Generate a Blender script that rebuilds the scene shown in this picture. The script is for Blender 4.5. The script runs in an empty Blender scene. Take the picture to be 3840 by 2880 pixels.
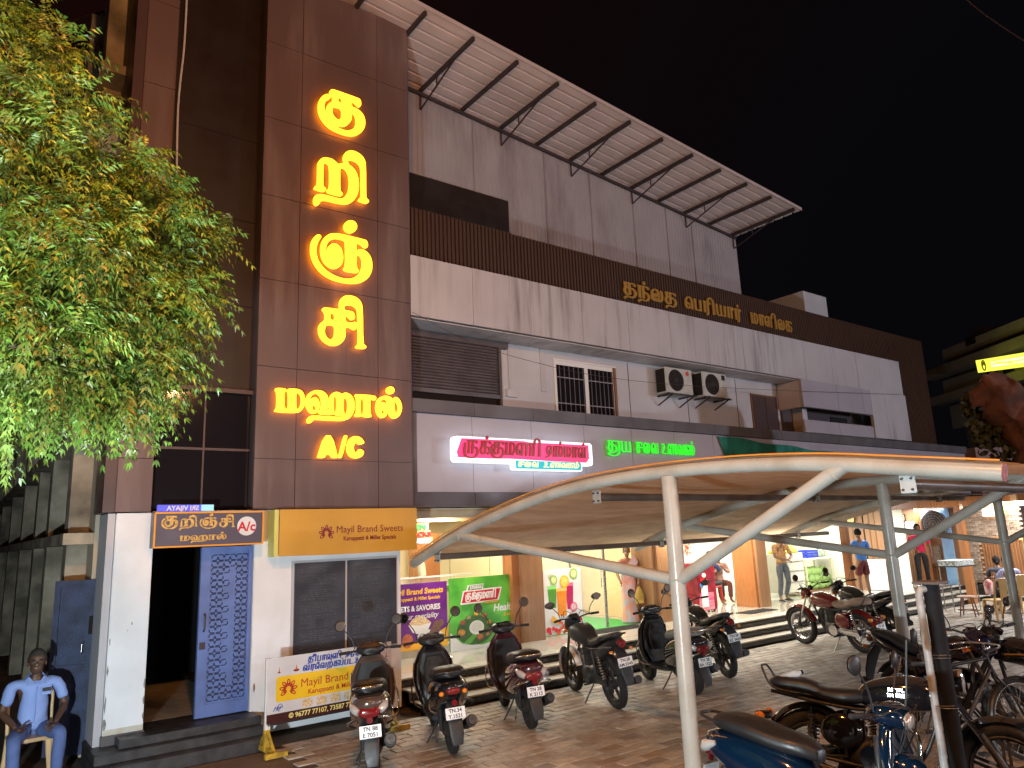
import bpy, bmesh, math, random
from mathutils import Vector, Matrix, Euler, noise
from mathutils.geometry import tessellate_polygon
random.seed(7)
R = math.radians
sc = bpy.context.scene
COL = sc.collection

# ------------------------------------------------------------------ camera
CAM_O = Vector((0, 0, 2.2)); YAW, PITCH, ROLL, FPX = 0.6515976, 0.2028523, -0.0412687, 2758.94
_f = Vector((math.sin(YAW)*math.cos(PITCH), math.cos(YAW)*math.cos(PITCH), math.sin(PITCH)))
_r = Vector((math.cos(YAW), -math.sin(YAW), 0)); _u = _r.cross(_f)
_r2 = _r*math.cos(ROLL)+_u*math.sin(ROLL); _u2 = -_r*math.sin(ROLL)+_u*math.cos(ROLL)
cd = bpy.data.cameras.new('camera'); cam = bpy.data.objects.new('camera', cd); COL.objects.link(cam)
cd.sensor_width = 36; cd.lens = 36*FPX/3840; cd.clip_end = 800; cd.clip_start = 0.05
cam.matrix_world = Matrix((( _r2.x,_u2.x,-_f.x,0),(_r2.y,_u2.y,-_f.y,0),(_r2.z,_u2.z,-_f.z,2.2),(0,0,0,1)))
sc.camera = cam
def at(x, y, axis, v):
    """the point of the plane (axis = v) that a sight line of the photograph meets"""
    d = _f + _r2*((x-1920)/FPX) - _u2*((y-1440)/FPX)
    return CAM_O + d*((v-CAM_O[axis])/d[axis])

# ------------------------------------------------------------------ night sky, lamps, exposure
w = bpy.data.worlds.new('World'); sc.world = w; w.use_nodes = True
bg = w.node_tree.nodes['Background']
_tc = w.node_tree.nodes.new('ShaderNodeTexCoord'); _sx = w.node_tree.nodes.new('ShaderNodeSeparateXYZ'); w.node_tree.links.new(_tc.outputs['Generated'], _sx.inputs[0])
_mr = w.node_tree.nodes.new('ShaderNodeMapRange'); _mr.inputs[1].default_value = 0.2; _mr.inputs[2].default_value = .85; w.node_tree.links.new(_sx.outputs[0], _mr.inputs[0])
_mx = w.node_tree.nodes.new('ShaderNodeMix'); _mx.data_type = 'RGBA'; _mx.inputs[6].default_value = (.95, .26, .20, 1); _mx.inputs[7].default_value = (.30, .30, .42, 1)
w.node_tree.links.new(_mr.outputs[0], _mx.inputs[0]); w.node_tree.links.new(_mx.outputs[2], bg.inputs[0]); bg.inputs[1].default_value = 0.0035
vs = sc.view_settings; vs.view_transform = 'Standard'; vs.look = 'None'; vs.exposure = 1.0; vs.gamma = 1; vs.use_curve_mapping = False
sc.cycles.use_denoising = True
sc.cycles.max_bounces = 6; sc.cycles.diffuse_bounces = 3; sc.cycles.glossy_bounces = 3
sc.cycles.caustics_reflective = False; sc.cycles.caustics_refractive = False
def lamp(kind, loc, power, col, size=0.3, rot=None, sizey=None, spot=None):
    l = bpy.data.lights.new('street_lamp_light', kind); l.energy = power; l.color = col
    if kind == 'AREA':
        l.size = size
        if sizey: l.shape = 'RECTANGLE'; l.size_y = sizey
    elif kind in ('POINT', 'SPOT'): l.shadow_soft_size = size
    if spot: l.spot_size = R(spot); l.spot_blend = .6
    o = bpy.data.objects.new(l.name, l); o.location = loc
    if rot is not None:
        d = Vector(rot)-Vector(loc); o.rotation_euler = d.to_track_quat('-Z', 'Y').to_euler()
    COL.objects.link(o); return o
# street lamps out of frame, inferred from their light, then added fill lamps
lamp('POINT', (19, -5, 3.8), 1250, (0.82, 0.86, 1.0), 0.15)
lamp('POINT', (-0.9, 2.0, 1.0), 900, (0.82, 0.95, 1.0), 0.10)
lamp('POINT', (4.6, -2.5, 6.6), 380, (1.0, 0.44, 0.18), 0.12)
lamp('POINT', (0.9, 2.2, 6.4), 560, (1.0, 0.38, 0.08), 0.12)  # extra orange lamp added to warm the right edge of the tree
for sx_ in (0.5, 6, 11.5, 17): lamp('POINT', (sx_, -9.5, 2.3), 300, (1.0, 0.88, 0.86), 0.35)  # row of soft lamps added as fill for the whole front

# ------------------------------------------------------------------ materials
def mat(name, col, rough=.6, metal=0., var=.12, scale=3., bump=0., bscale=60., emit=None, estr=0., spec=.5, coat=0., alpha=1., stretch=(1,1,1), col2=None, detail=4., trans=0., lo=.35, hi=.65):
    m = bpy.data.materials.new(name); m.use_nodes = True; nt = m.node_tree; b = nt.nodes['Principled BSDF']
    c = (*col, 1); c2 = (*(col2 if col2 else [max(0, k*(1-var*2)) for k in col]), 1)
    tc = nt.nodes.new('ShaderNodeTexCoord'); mp = nt.nodes.new('ShaderNodeMapping'); mp.inputs['Scale'].default_value = stretch
    nt.links.new(tc.outputs['Object'], mp.inputs[0])
    if var > 0 or col2:
        n = nt.nodes.new('ShaderNodeTexNoise'); n.inputs['Scale'].default_value = scale; n.inputs['Detail'].default_value = detail
        nt.links.new(mp.outputs[0], n.inputs[0])
        mr = nt.nodes.new('ShaderNodeMapRange'); mr.inputs[1].default_value = lo; mr.inputs[2].default_value = hi
        nt.links.new(n.outputs[0], mr.inputs[0])
        mx = nt.nodes.new('ShaderNodeMix'); mx.data_type = 'RGBA'; mx.inputs[6].default_value = c; mx.inputs[7].default_value = c2
        nt.links.new(mr.outputs[0], mx.inputs[0]); nt.links.new(mx.outputs[2], b.inputs['Base Color'])
        ma = nt.nodes.new('ShaderNodeMath'); ma.operation = 'MULTIPLY_ADD'; ma.inputs[1].default_value = .15; ma.inputs[2].default_value = max(0, rough-.07)
        nt.links.new(mr.outputs[0], ma.inputs[0]); nt.links.new(ma.outputs[0], b.inputs['Roughness'])
    else:
        b.inputs['Base Color'].default_value = c; b.inputs['Roughness'].default_value = rough
    b.inputs['Metallic'].default_value = metal; b.inputs['Specular IOR Level'].default_value = spec
    if coat: b.inputs['Coat Weight'].default_value = coat; b.inputs['Coat Roughness'].default_value = .06
    if bump:
        n2 = nt.nodes.new('ShaderNodeTexNoise'); n2.inputs['Scale'].default_value = bscale; n2.inputs['Detail'].default_value = 5
        nt.links.new(mp.outputs[0], n2.inputs[0]); bp = nt.nodes.new('ShaderNodeBump'); bp.inputs['Strength'].default_value = bump; bp.inputs['Distance'].default_value = .02
        nt.links.new(n2.outputs[0], bp.inputs['Height']); nt.links.new(bp.outputs[0], b.inputs['Normal'])
    if emit: b.inputs['Emission Color'].default_value = (*emit, 1); b.inputs['Emission Strength'].default_value = estr
    if trans: b.inputs['Transmission Weight'].default_value = trans
    if alpha < 1: b.inputs['Alpha'].default_value = alpha
    return m
def glow(name, col, s):
    m = bpy.data.materials.new(name); m.use_nodes = True; nt = m.node_tree; b = nt.nodes['Principled BSDF']
    b.inputs['Base Color'].default_value = (*[min(1, k) for k in col], 1); b.inputs['Emission Color'].default_value = (*col, 1); b.inputs['Emission Strength'].default_value = s
    return m
def streaky(name, col, dirt, rough=.5, amount=.5, sx=3.0):
    """painted cladding with vertical rain streaks"""
    m = mat(name, col, rough, var=.05, scale=1.2); nt = m.node_tree; b = nt.nodes['Principled BSDF']
    src = b.inputs['Base Color'].links[0].from_socket
    tc = nt.nodes.new('ShaderNodeTexCoord'); mp = nt.nodes.new('ShaderNodeMapping'); mp.inputs['Scale'].default_value = (sx, 1, .22)
    nt.links.new(tc.outputs['Object'], mp.inputs[0])
    n = nt.nodes.new('ShaderNodeTexNoise'); n.inputs['Scale'].default_value = 1.6; n.inputs['Detail'].default_value = 6; n.inputs['Roughness'].default_value = .62
    nt.links.new(mp.outputs[0], n.inputs[0])
    n2 = nt.nodes.new('ShaderNodeTexNoise'); n2.inputs['Scale'].default_value = .45; nt.links.new(tc.outputs['Object'], n2.inputs[0])
    r1 = nt.nodes.new('ShaderNodeMapRange'); r1.inputs[1].default_value = .47; r1.inputs[2].default_value = .66; nt.links.new(n.outputs[0], r1.inputs[0])
    r2 = nt.nodes.new('ShaderNodeMapRange'); r2.inputs[1].default_value = .4; r2.inputs[2].default_value = .6; nt.links.new(n2.outputs[0], r2.inputs[0])
    mu = nt.nodes.new('ShaderNodeMath'); mu.operation = 'MULTIPLY'; nt.links.new(r1.outputs[0], mu.inputs[0]); nt.links.new(r2.outputs[0], mu.inputs[1])
    mu2 = nt.nodes.new('ShaderNodeMath'); mu2.operation = 'MULTIPLY'; mu2.inputs[1].default_value = amount; nt.links.new(mu.outputs[0], mu2.inputs[0])
    mx = nt.nodes.new('ShaderNodeMix'); mx.data_type = 'RGBA'; nt.links.new(src, mx.inputs[6]); mx.inputs[7].default_value = (*dirt, 1)
    nt.links.new(mu2.outputs[0], mx.inputs[0]); nt.links.new(mx.outputs[2], b.inputs['Base Color'])
    return m
def woodmat(name, c1, c2, rough=.35, axis=2, sc_=8., coat=.2):
    st = [1, 1, 1]; st[axis] = .06
    return mat(name, c1, rough, col2=c2, scale=sc_, stretch=tuple(st), detail=6, coat=coat, lo=.3, hi=.7)
M = {}
M['clad_brown'] = streaky('brown_cladding', (.118, .076, .072), (.22, .165, .155), .42, .6, 2.2)
M['clad_brown_dark'] = mat('dark_brown_cladding', (.075, .045, .045), .4, var=.1)
M['clad_white'] = streaky('white_cladding', (.47, .45, .47), (.22, .20, .20), .5, .95, 3.4)
M['clad_white2'] = streaky('white_sign_cladding', (.37, .35, .40), (.30, .27, .29), .45, .25, 2.)
M['band_grey'] = mat('grey_coping', (.12, .11, .12), .55, var=.18, scale=1.5)
M['band_dark'] = mat('dark_band', (.085, .07, .078), .45, var=.1, scale=1.5)
M['wall_white'] = streaky('white_plaster', (.50, .50, .53), (.42, .42, .41), .8, .35, 1.5)
M['wall_bluewhite'] = mat('old_white_paint', (.76, .80, .84), .8, var=.05, scale=2.5, bump=.25, bscale=14)
M['slat_brown'] = woodmat('brown_slats', (.062, .028, .014), (.036, .016, .009), .6, 2, 30, 0)
M['corr'] = streaky('metal_sheet_wall', (.33, .31, .33), (.19, .165, .18), .5, .95, .9)
M['roof_sheet'] = mat('roof_sheet', (.62, .52, .50), .45, metal=.2, var=.1, scale=.8)
M['steel_dark'] = mat('dark_steel', (.06, .045, .045), .5, metal=.4)
M['shutter'] = mat('shutter_paint', (.085, .066, .068), .5, var=.15, scale=4)
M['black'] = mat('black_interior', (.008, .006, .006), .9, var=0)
M['darkglass'] = mat('dark_glass', (.012, .010, .012), .06, var=0, spec=.9)
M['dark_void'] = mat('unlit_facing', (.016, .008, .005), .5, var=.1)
M['white_frame'] = mat('white_upvc', (.7, .7, .7), .35, var=.02)
M['gold'] = mat('gold_letters', (.55, .30, .07), .4, metal=.45, var=.08)
M['glow_yellow'] = glow('lit_yellow_acrylic', (1.0, .45, .012), 2.6)
M['rim'] = glow('lit_letter_edge', (1.0, .30, .025), 1.7)
M['canopy_steel'] = mat('cream_steel_paint', (.45, .45, .41), .30, scale=3, spec=.5, col2=(.34, .31, .26), lo=.45, hi=.75, bump=.06, bscale=40)
M['purlin'] = mat('grey_brown_steel', (.16, .12, .10), .4, var=.2)
M['fabric'] = mat('brown_canopy_fabric', (.74, .60, .47), .8, var=.2, scale=2.2, stretch=(1, 3, 1), bump=.5, bscale=5)
def translucent(m, c, f):
    nt = m.node_tree; b = nt.nodes['Principled BSDF']; o = nt.nodes['Material Output']; t = nt.nodes.new('ShaderNodeBsdfTranslucent'); t.inputs[0].default_value = (*c, 1)
    x = nt.nodes.new('ShaderNodeMixShader'); x.inputs[0].default_value = f; nt.links.new(b.outputs[0], x.inputs[1]); nt.links.new(t.outputs[0], x.inputs[2]); nt.links.new(x.outputs[0], o.inputs[0])
translucent(M['fabric'], (.68, .52, .36), .45)
M['orange_edge'] = mat('orange_edge_trim', (.75, .32, .05), .5, var=.1)
M['galv'] = mat('galvanised_plate', (.55, .56, .55), .4, metal=.5, var=.1, scale=12)
M['wood_panel'] = woodmat('brown_wood_panel', (.34, .185, .095), (.27, .14, .07), .3, 2, 9)
M['wood_dark'] = woodmat('dark_wood_panel', (.22, .11, .055), (.17, .085, .04), .35, 2, 9)
M['wood_orange'] = woodmat('orange_wood_post', (.36, .145, .05), (.28, .105, .035), .3, 2, 7)
M['cream'] = mat('cream_wall_tile', (.74, .60, .36), .3, var=.05, scale=.8)
M['cream_white'] = mat('white_shop_wall', (.82, .82, .70), .4, var=.03)
M['beige_board'] = woodmat('beige_board', (.62, .44, .24), (.52, .36, .19), .4, 2, 5)
M['glass'] = mat('clear_glass', (.9, .95, .93), .02, var=0, alpha=.12, spec=.8)
M['granite'] = mat('black_granite', (.022, .020, .022), .15, var=.35, scale=18, spec=.6)
M['tread'] = mat('stone_tread', (.46, .43, .38), .38, var=.14, scale=6, spec=.6)
M['floor_tile'] = mat('polished_floor', (.48, .45, .38), .07, var=.08, scale=2, spec=.6)
M['plaster_beige'] = mat('stone_ledge', (.44, .42, .36), .5, var=.12, scale=5)
M['step_grey'] = mat('grey_step', (.05, .05, .055), .5, var=.3, scale=7, bump=.2)
M['chrome'] = mat('chrome', (.75, .75, .76), .12, metal=1, var=0)
M['steel'] = mat('brushed_steel', (.45, .44, .42), .3, metal=.9, var=.08, scale=20)
M['rubber'] = mat('tyre_rubber', (.018, .017, .017), .75, var=.2, scale=30, bump=.3, bscale=90)
M['blackplastic'] = mat('black_plastic', (.022, .022, .024), .42, var=.15, scale=10)
M['blackgloss'] = mat('black_gloss_paint', (.008, .008, .010), .12, var=0, coat=1)
M['seat'] = mat('seat_vinyl', (.013, .012, .013), .45, var=.2, scale=8, bump=.1)
M['engine'] = mat('engine_alloy', (.085, .08, .076), .5, metal=.5, var=.3, scale=20)
M['taillight'] = mat('red_tail_lens', (.15, .008, .010), .08, var=0, coat=1)
M['clearlens'] = mat('clear_lens', (.55, .52, .50), .05, var=0, coat=1, metal=.3)
M['amber'] = mat('amber_lens', (.75, .22, .02), .15, var=0, coat=1)
M['plate'] = mat('number_plate', (.78, .78, .78), .4, var=.06, scale=30)
M['ink'] = mat('black_ink', (.015, .015, .02), .6, var=0)
M['mirror'] = mat('mirror_glass', (.5, .5, .5), .05, metal=1, var=0)
M['white'] = mat('white_paint', (.74, .74, .74), .4, var=.03)
M['pipe_white'] = mat('dirty_white_pvc', (.46, .47, .47), .45, var=.25, scale=6)
M['paint_red'] = mat('maroon_gloss_paint', (.16, .012, .010), .12, var=0, coat=1)
M['paint_blue'] = mat('blue_gloss_paint', (.002, .012, .032), .12, var=0, coat=1)
M['paint_darkred'] = mat('dark_maroon_paint', (.05, .010, .016), .15, var=0, coat=1)
M['paint_brown'] = mat('bronze_brown_paint', (.07, .045, .035), .18, var=0, coat=1)
M['paint_navy'] = mat('navy_black_paint', (.010, .008, .028), .12, var=0, coat=1)
M['paint_silver'] = mat('silver_paint', (.42, .42, .42), .25, metal=.6, var=.03)
M['tan'] = mat('tan_seat_cover', (.36, .25, .18), .6, var=.15, scale=8, bump=.15)
M['skin_dark'] = mat('dark_brown_skin', (.105, .052, .030), .5, var=.1, scale=12)
M['skin'] = mat('brown_skin', (.26, .135, .08), .5, var=.08, scale=12)
M['hair'] = mat('black_hair', (.008, .007, .007), .8, var=0, spec=.2, bump=.6, bscale=200)
M['eye'] = mat('eye_white', (.30, .27, .25), .3, var=0)
M['lip'] = mat('lips', (.14, .05, .04), .5, var=0)

# ------------------------------------------------------------------ mesh helpers
class MB:
    """collects shapes into one mesh"""
    def __init__(s): s.v = []; s.f = []
    def add(s, vs_, fs): n = len(s.v); s.v += [Vector(v) for v in vs_]; s.f += [tuple(i+n for i in f) for f in fs]; return s
    def box(s, x0, x1, y0, y1, z0, z1):
        return s.add([(x0,y0,z0),(x1,y0,z0),(x1,y1,z0),(x0,y1,z0),(x0,y0,z1),(x1,y0,z1),(x1,y1,z1),(x0,y1,z1)],
                     [(0,3,2,1),(4,5,6,7),(0,1,5,4),(1,2,6,5),(2,3,7,6),(3,0,4,7)])
    def obox(s, c, ax, ay, az):
        """box by centre and three half-extent vectors"""
        c, ax, ay, az = map(Vector, (c, ax, ay, az))
        P = [c+i*ax+j*ay+k*az for k in (-1, 1) for j, i in ((-1,-1),(-1,1),(1,1),(1,-1))]
        return s.add(P, [(0,3,2,1),(4,5,6,7),(0,1,5,4),(1,2,6,5),(2,3,7,6),(3,0,4,7)])
    def bar(s, a, b, w, h=None, up=(0,0,1)):
        a, b = Vector(a), Vector(b); d = (b-a); L = d.length; d.normalize(); up = Vector(up)
        if abs(d.dot(up)) > .98: up = Vector((1, 0, 0))
        x = d.cross(up).normalized(); y = x.cross(d); h = h or w
        return s.obox((a+b)/2, x*w/2, y*h/2, d*L/2)
    def tube(s, pts, r, n=10, smooth=0, caps=True, flat=1.):
        pts = [Vector(p) for p in pts]; rs = list(r) if hasattr(r, '__len__') else [r]*len(pts)
        if smooth and len(pts) > 2: pts, rs = smooth_path(pts, rs, smooth)
        base = len(s.v); prev = None
        for i, p in enumerate(pts):
            a = pts[max(i-1, 0)]; b = pts[min(i+1, len(pts)-1)]; d = (b-a).normalized() if (b-a).length > 1e-9 else Vector((0,0,1))
            if prev is None:
                u = Vector((0,0,1)) if abs(d.z) < .9 else Vector((1,0,0)); x = d.cross(u).normalized()
            else: x = (prev - d*prev.dot(d)).normalized()
            prev = x; y = d.cross(x)
            for k in range(n): t = 2*math.pi*k/n; s.v.append(p + (x*math.cos(t)+y*math.sin(t)*flat)*rs[i])
        for i in range(len(pts)-1):
            for k in range(n): a = base+i*n+k; b = base+i*n+(k+1)%n; s.f.append((a, b, b+n, a+n))
        if caps: s.f.append(tuple(base+k for k in reversed(range(n)))); s.f.append(tuple(base+(len(pts)-1)*n+k for k in range(n)))
        return s
    def cyl(s, a, b, r, r2=None, n=16): return s.tube([a, b], [r, r if r2 is None else r2], n)
    def torus(s, c, axis, R_, r, n=28, m=10, a0=0, a1=2*math.pi, flat=1.):
        c = Vector(c); ax = Vector(axis).normalized(); u = Vector((0,0,1)) if abs(ax.z) < .9 else Vector((1,0,0)); x = ax.cross(u).normalized(); y = ax.cross(x)
        full = abs(a1-a0-2*math.pi) < 1e-6; base = len(s.v); N = n if full else n+1
        for i in range(N):
            t = a0+(a1-a0)*i/n; d = x*math.cos(t)+y*math.sin(t)
            for k in range(m): p = 2*math.pi*k/m; s.v.append(c+d*(R_+r*math.cos(p))+ax*r*flat*math.sin(p))
        for i in range(n):
            for k in range(m):
                a = base+i*m+k; b = base+i*m+(k+1)%m; j = ((i+1) % N)
                s.f.append((a, b, base+j*m+(k+1)%m, base+j*m+k))
        return s
    def sphere(s, c, r, n=14, m=10, sx=1, sy=1, sz=1, rot=None):
        base = len(s.v); c = Vector(c)
        for i in range(m+1):
            ph = math.pi*i/m
            for k in range(n):
                t = 2*math.pi*k/n; v = Vector((math.sin(ph)*math.cos(t)*r*sx, math.sin(ph)*math.sin(t)*r*sy, math.cos(ph)*r*sz))
                if rot: v = rot @ v
                s.v.append(c+v)
        for i in range(m):
            for k in range(n): a = base+i*n+k; b = base+i*n+(k+1)%n; s.f.append((a, a+n, b+n, b))
        return s
    def loft(s, secs, n=20, e=2.6):
        """secs: (centre, half width vec, half height vec[, exponent])"""
        base = len(s.v)
        for sec in secs:
            c, a, b = Vector(sec[0]), Vector(sec[1]), Vector(sec[2]); ee = sec[3] if len(sec) > 3 else e
            for k in range(n):
                t = 2*math.pi*k/n; ct, st = math.cos(t), math.sin(t)
                s.v.append(c + a*math.copysign(abs(ct)**(2/ee), ct) + b*math.copysign(abs(st)**(2/ee), st))
        for i in range(len(secs)-1):
            for k in range(n): a = base+i*n+k; b = base+i*n+(k+1)%n; s.f.append((a, b, b+n, a+n))
        s.f.append(tuple(base+k for k in reversed(range(n)))); s.f.append(tuple(base+(len(secs)-1)*n+k for k in range(n)))
        return s
    def body(s, secs, n=20, e=2.6, sub=3):
        """sections along x: (x, z centre, half width, half height), smoothed"""
        P = [Vector((x, zc, 0)) for x, zc, hw, hh in secs]
        keys = [tuple(q) for q in secs]; out = []
        for i in range(len(keys)-1):
            k0, k1, k2, k3 = keys[max(i-1,0)], keys[i], keys[i+1], keys[min(i+2,len(keys)-1)]
            for j in range(sub):
                t = j/sub; out.append([.5*((2*b)+(c-a)*t+(2*a-5*b+4*c-d)*t*t+(3*b-a-3*c+d)*t**3) for a, b, c, d in zip(k0,k1,k2,k3)])
        out.append(list(keys[-1]))
        return s.loft([((x,0,zc),(0,max(.004,hw),0),(0,0,max(.004,hh))) for x, zc, hw, hh in out], n, e)
    def lathe(s, c, prof, n=20, axis=(0,0,1)):
        c = Vector(c); ax = Vector(axis).normalized(); u = Vector((1,0,0)) if abs(ax.x) < .9 else Vector((0,1,0)); x = ax.cross(u).normalized(); y = ax.cross(x); base = len(s.v)
        for r, h in prof:
            for k in range(n): t = 2*math.pi*k/n; s.v.append(c+ax*h+(x*math.cos(t)+y*math.sin(t))*r)
        for i in range(len(prof)-1):
            for k in range(n): a = base+i*n+k; b = base+i*n+(k+1)%n; s.f.append((a, b, b+n, a+n))
        return s
    def quad(s, a, b, c, d): return s.add([a,b,c,d], [(0,1,2,3)])
    def build(s, name, m, parent=None, smooth=False, bevel=0.):
        me = bpy.data.meshes.new(name); me.from_pydata([tuple(v) for v in s.v], [], s.f); me.validate(); me.update()
        bm = bmesh.new(); bm.from_mesh(me); bmesh.ops.recalc_face_normals(bm, faces=bm.faces)
        if bevel:
            try: bmesh.ops.bevel(bm, geom=[e for e in bm.edges if len(e.link_faces) == 2 and e.calc_face_angle(0) > .5], offset=bevel, segments=2, affect='EDGES', clamp_overlap=True)
            except Exception: pass
        bm.to_mesh(me); bm.free()
        if smooth:
            me.polygons.foreach_set('use_smooth', [True]*len(me.polygons))
            try: me.set_sharp_from_angle(angle=R(smooth if smooth is not True else 48))
            except Exception: pass
        if m: me.materials.append(m)
        return link(name, me, parent)
def smooth_path(pts, rs, sub):
    out, ro = [], []
    for i in range(len(pts)-1):
        p0, p1, p2, p3 = pts[max(i-1,0)], pts[i], pts[i+1], pts[min(i+2,len(pts)-1)]
        for j in range(sub):
            t = j/sub; out.append(.5*((2*p1)+(p2-p0)*t+(2*p0-5*p1+4*p2-p3)*t*t+(3*p1-p0-3*p2+p3)*t**3)); ro.append(rs[i]+(rs[i+1]-rs[i])*t)
    out.append(pts[-1]); ro.append(rs[-1]); return out, ro
def link(name, me, parent=None):
    o = bpy.data.objects.new(name, me); COL.objects.link(o)
    if parent is not None: o.parent = parent
    return o
def tag(o, label=None, cat=None, group=None, kind=None):
    if label: o['label'] = label
    if cat: o['category'] = cat
    if group: o['group'] = group
    if kind: o['kind'] = kind
    return o
def empty(name, loc=(0,0,0), rz=0, label=None, cat=None, group=None, rot=None, s=1):
    o = bpy.data.objects.new(name, None); o.empty_display_size = .1; COL.objects.link(o); o.location = loc
    o.rotation_euler = rot if rot else (0,0,rz); o.scale = (s,s,s); return tag(o, label, cat, group)
KIDS = {}
def copy_tree(o, parent=None):
    c = o.copy(); COL.objects.link(c)
    if parent is not None: c.parent = parent
    for ch in o.children: copy_tree(ch, c)
    return c
def B(name, x0, x1, y0, y1, z0, z1, m, parent=None, bevel=0.):
    return MB().box(x0, x1, y0, y1, z0, z1).build(name, m, parent, bevel=bevel)
# ------------------------------------------------------------------ lettering
def text_mesh(s, size=1., bold=0., shear=0., depth=0., align='CENTER', xs=1.):
    c = bpy.data.curves.new('lettering', 'FONT'); c.body = s; c.size = size; c.offset = bold; c.shear = shear; c.extrude = depth; c.align_x = align; c.resolution_u = 3
    o = bpy.data.objects.new('lettering', c); COL.objects.link(o)
    dg = bpy.context.evaluated_depsgraph_get(); me = bpy.data.meshes.new_from_object(o.evaluated_get(dg)); me.materials.clear()
    COL.objects.unlink(o); bpy.data.objects.remove(o)
    if xs != 1: me.transform(Matrix.Diagonal((xs, 1, 1, 1)))
    return me
def fitw(me, wd):
    xs_ = [v.co.x for v in me.vertices]; f = wd/(max(xs_)-min(xs_)); me.transform(Matrix.Diagonal((f, 1, 1, 1))); return me
def put(me, name, m, loc, parent, xdir=(1,0,0), up=(0,0,1)):
    """stand lettering on a plane: its x runs along xdir, its y along up"""
    x = Vector(xdir).normalized(); y = Vector(up); y = (y - x*y.dot(x)).normalized(); z = x.cross(y)
    me = me.copy(); me.transform(Matrix(((x.x,y.x,z.x,loc[0]),(x.y,y.y,z.y,loc[1]),(x.z,y.z,z.z,loc[2]),(0,0,0,1))))
    me.materials.append(m); return link(name, me, parent)
def chaikin(p, k=1):
    for _ in range(k):
        q = []
        for i in range(len(p)):
            a, b = p[i], p[(i+1) % len(p)]; q += [(a[0]*.75+b[0]*.25, a[1]*.75+b[1]*.25), (a[0]*.25+b[0]*.75, a[1]*.25+b[1]*.75)]
        p = q
    return p
def solid(mb, loops, to3, depth):
    """outline (first loop) with holes, front face + side walls; depth is a vector towards the wall"""
    L = [[Vector((p[0], p[1], 0)) for p in l] for l in loops]; base = len(mb.v)
    for l in L:
        for p in l: mb.v.append(to3(p.x, p.y))
    for t in tessellate_polygon(L): mb.f.append(tuple(base+i for i in t))
    b2 = len(mb.v); n = b2-base
    for i in range(n): mb.v.append(mb.v[base+i]+depth)
    k = base
    for l in L:
        for i in range(len(l)):
            a = k+i; b = k+(i+1) % len(l); mb.f.append((a, b, b+n, a+n))
        k += len(l)
    return mb
def ell(cx, cy, rx, ry, n=20, t0=0.): 
    c, s_ = math.cos(t0), math.sin(t0)
    return [(cx+rx*math.cos(2*math.pi*i/n)*c-ry*math.sin(2*math.pi*i/n)*s_, cy+rx*math.cos(2*math.pi*i/n)*s_+ry*math.sin(2*math.pi*i/n)*c) for i in range(n)]
def P(s): q = [float(t) for t in s.split()]; return list(zip(q[::2], q[1::2]))
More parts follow.
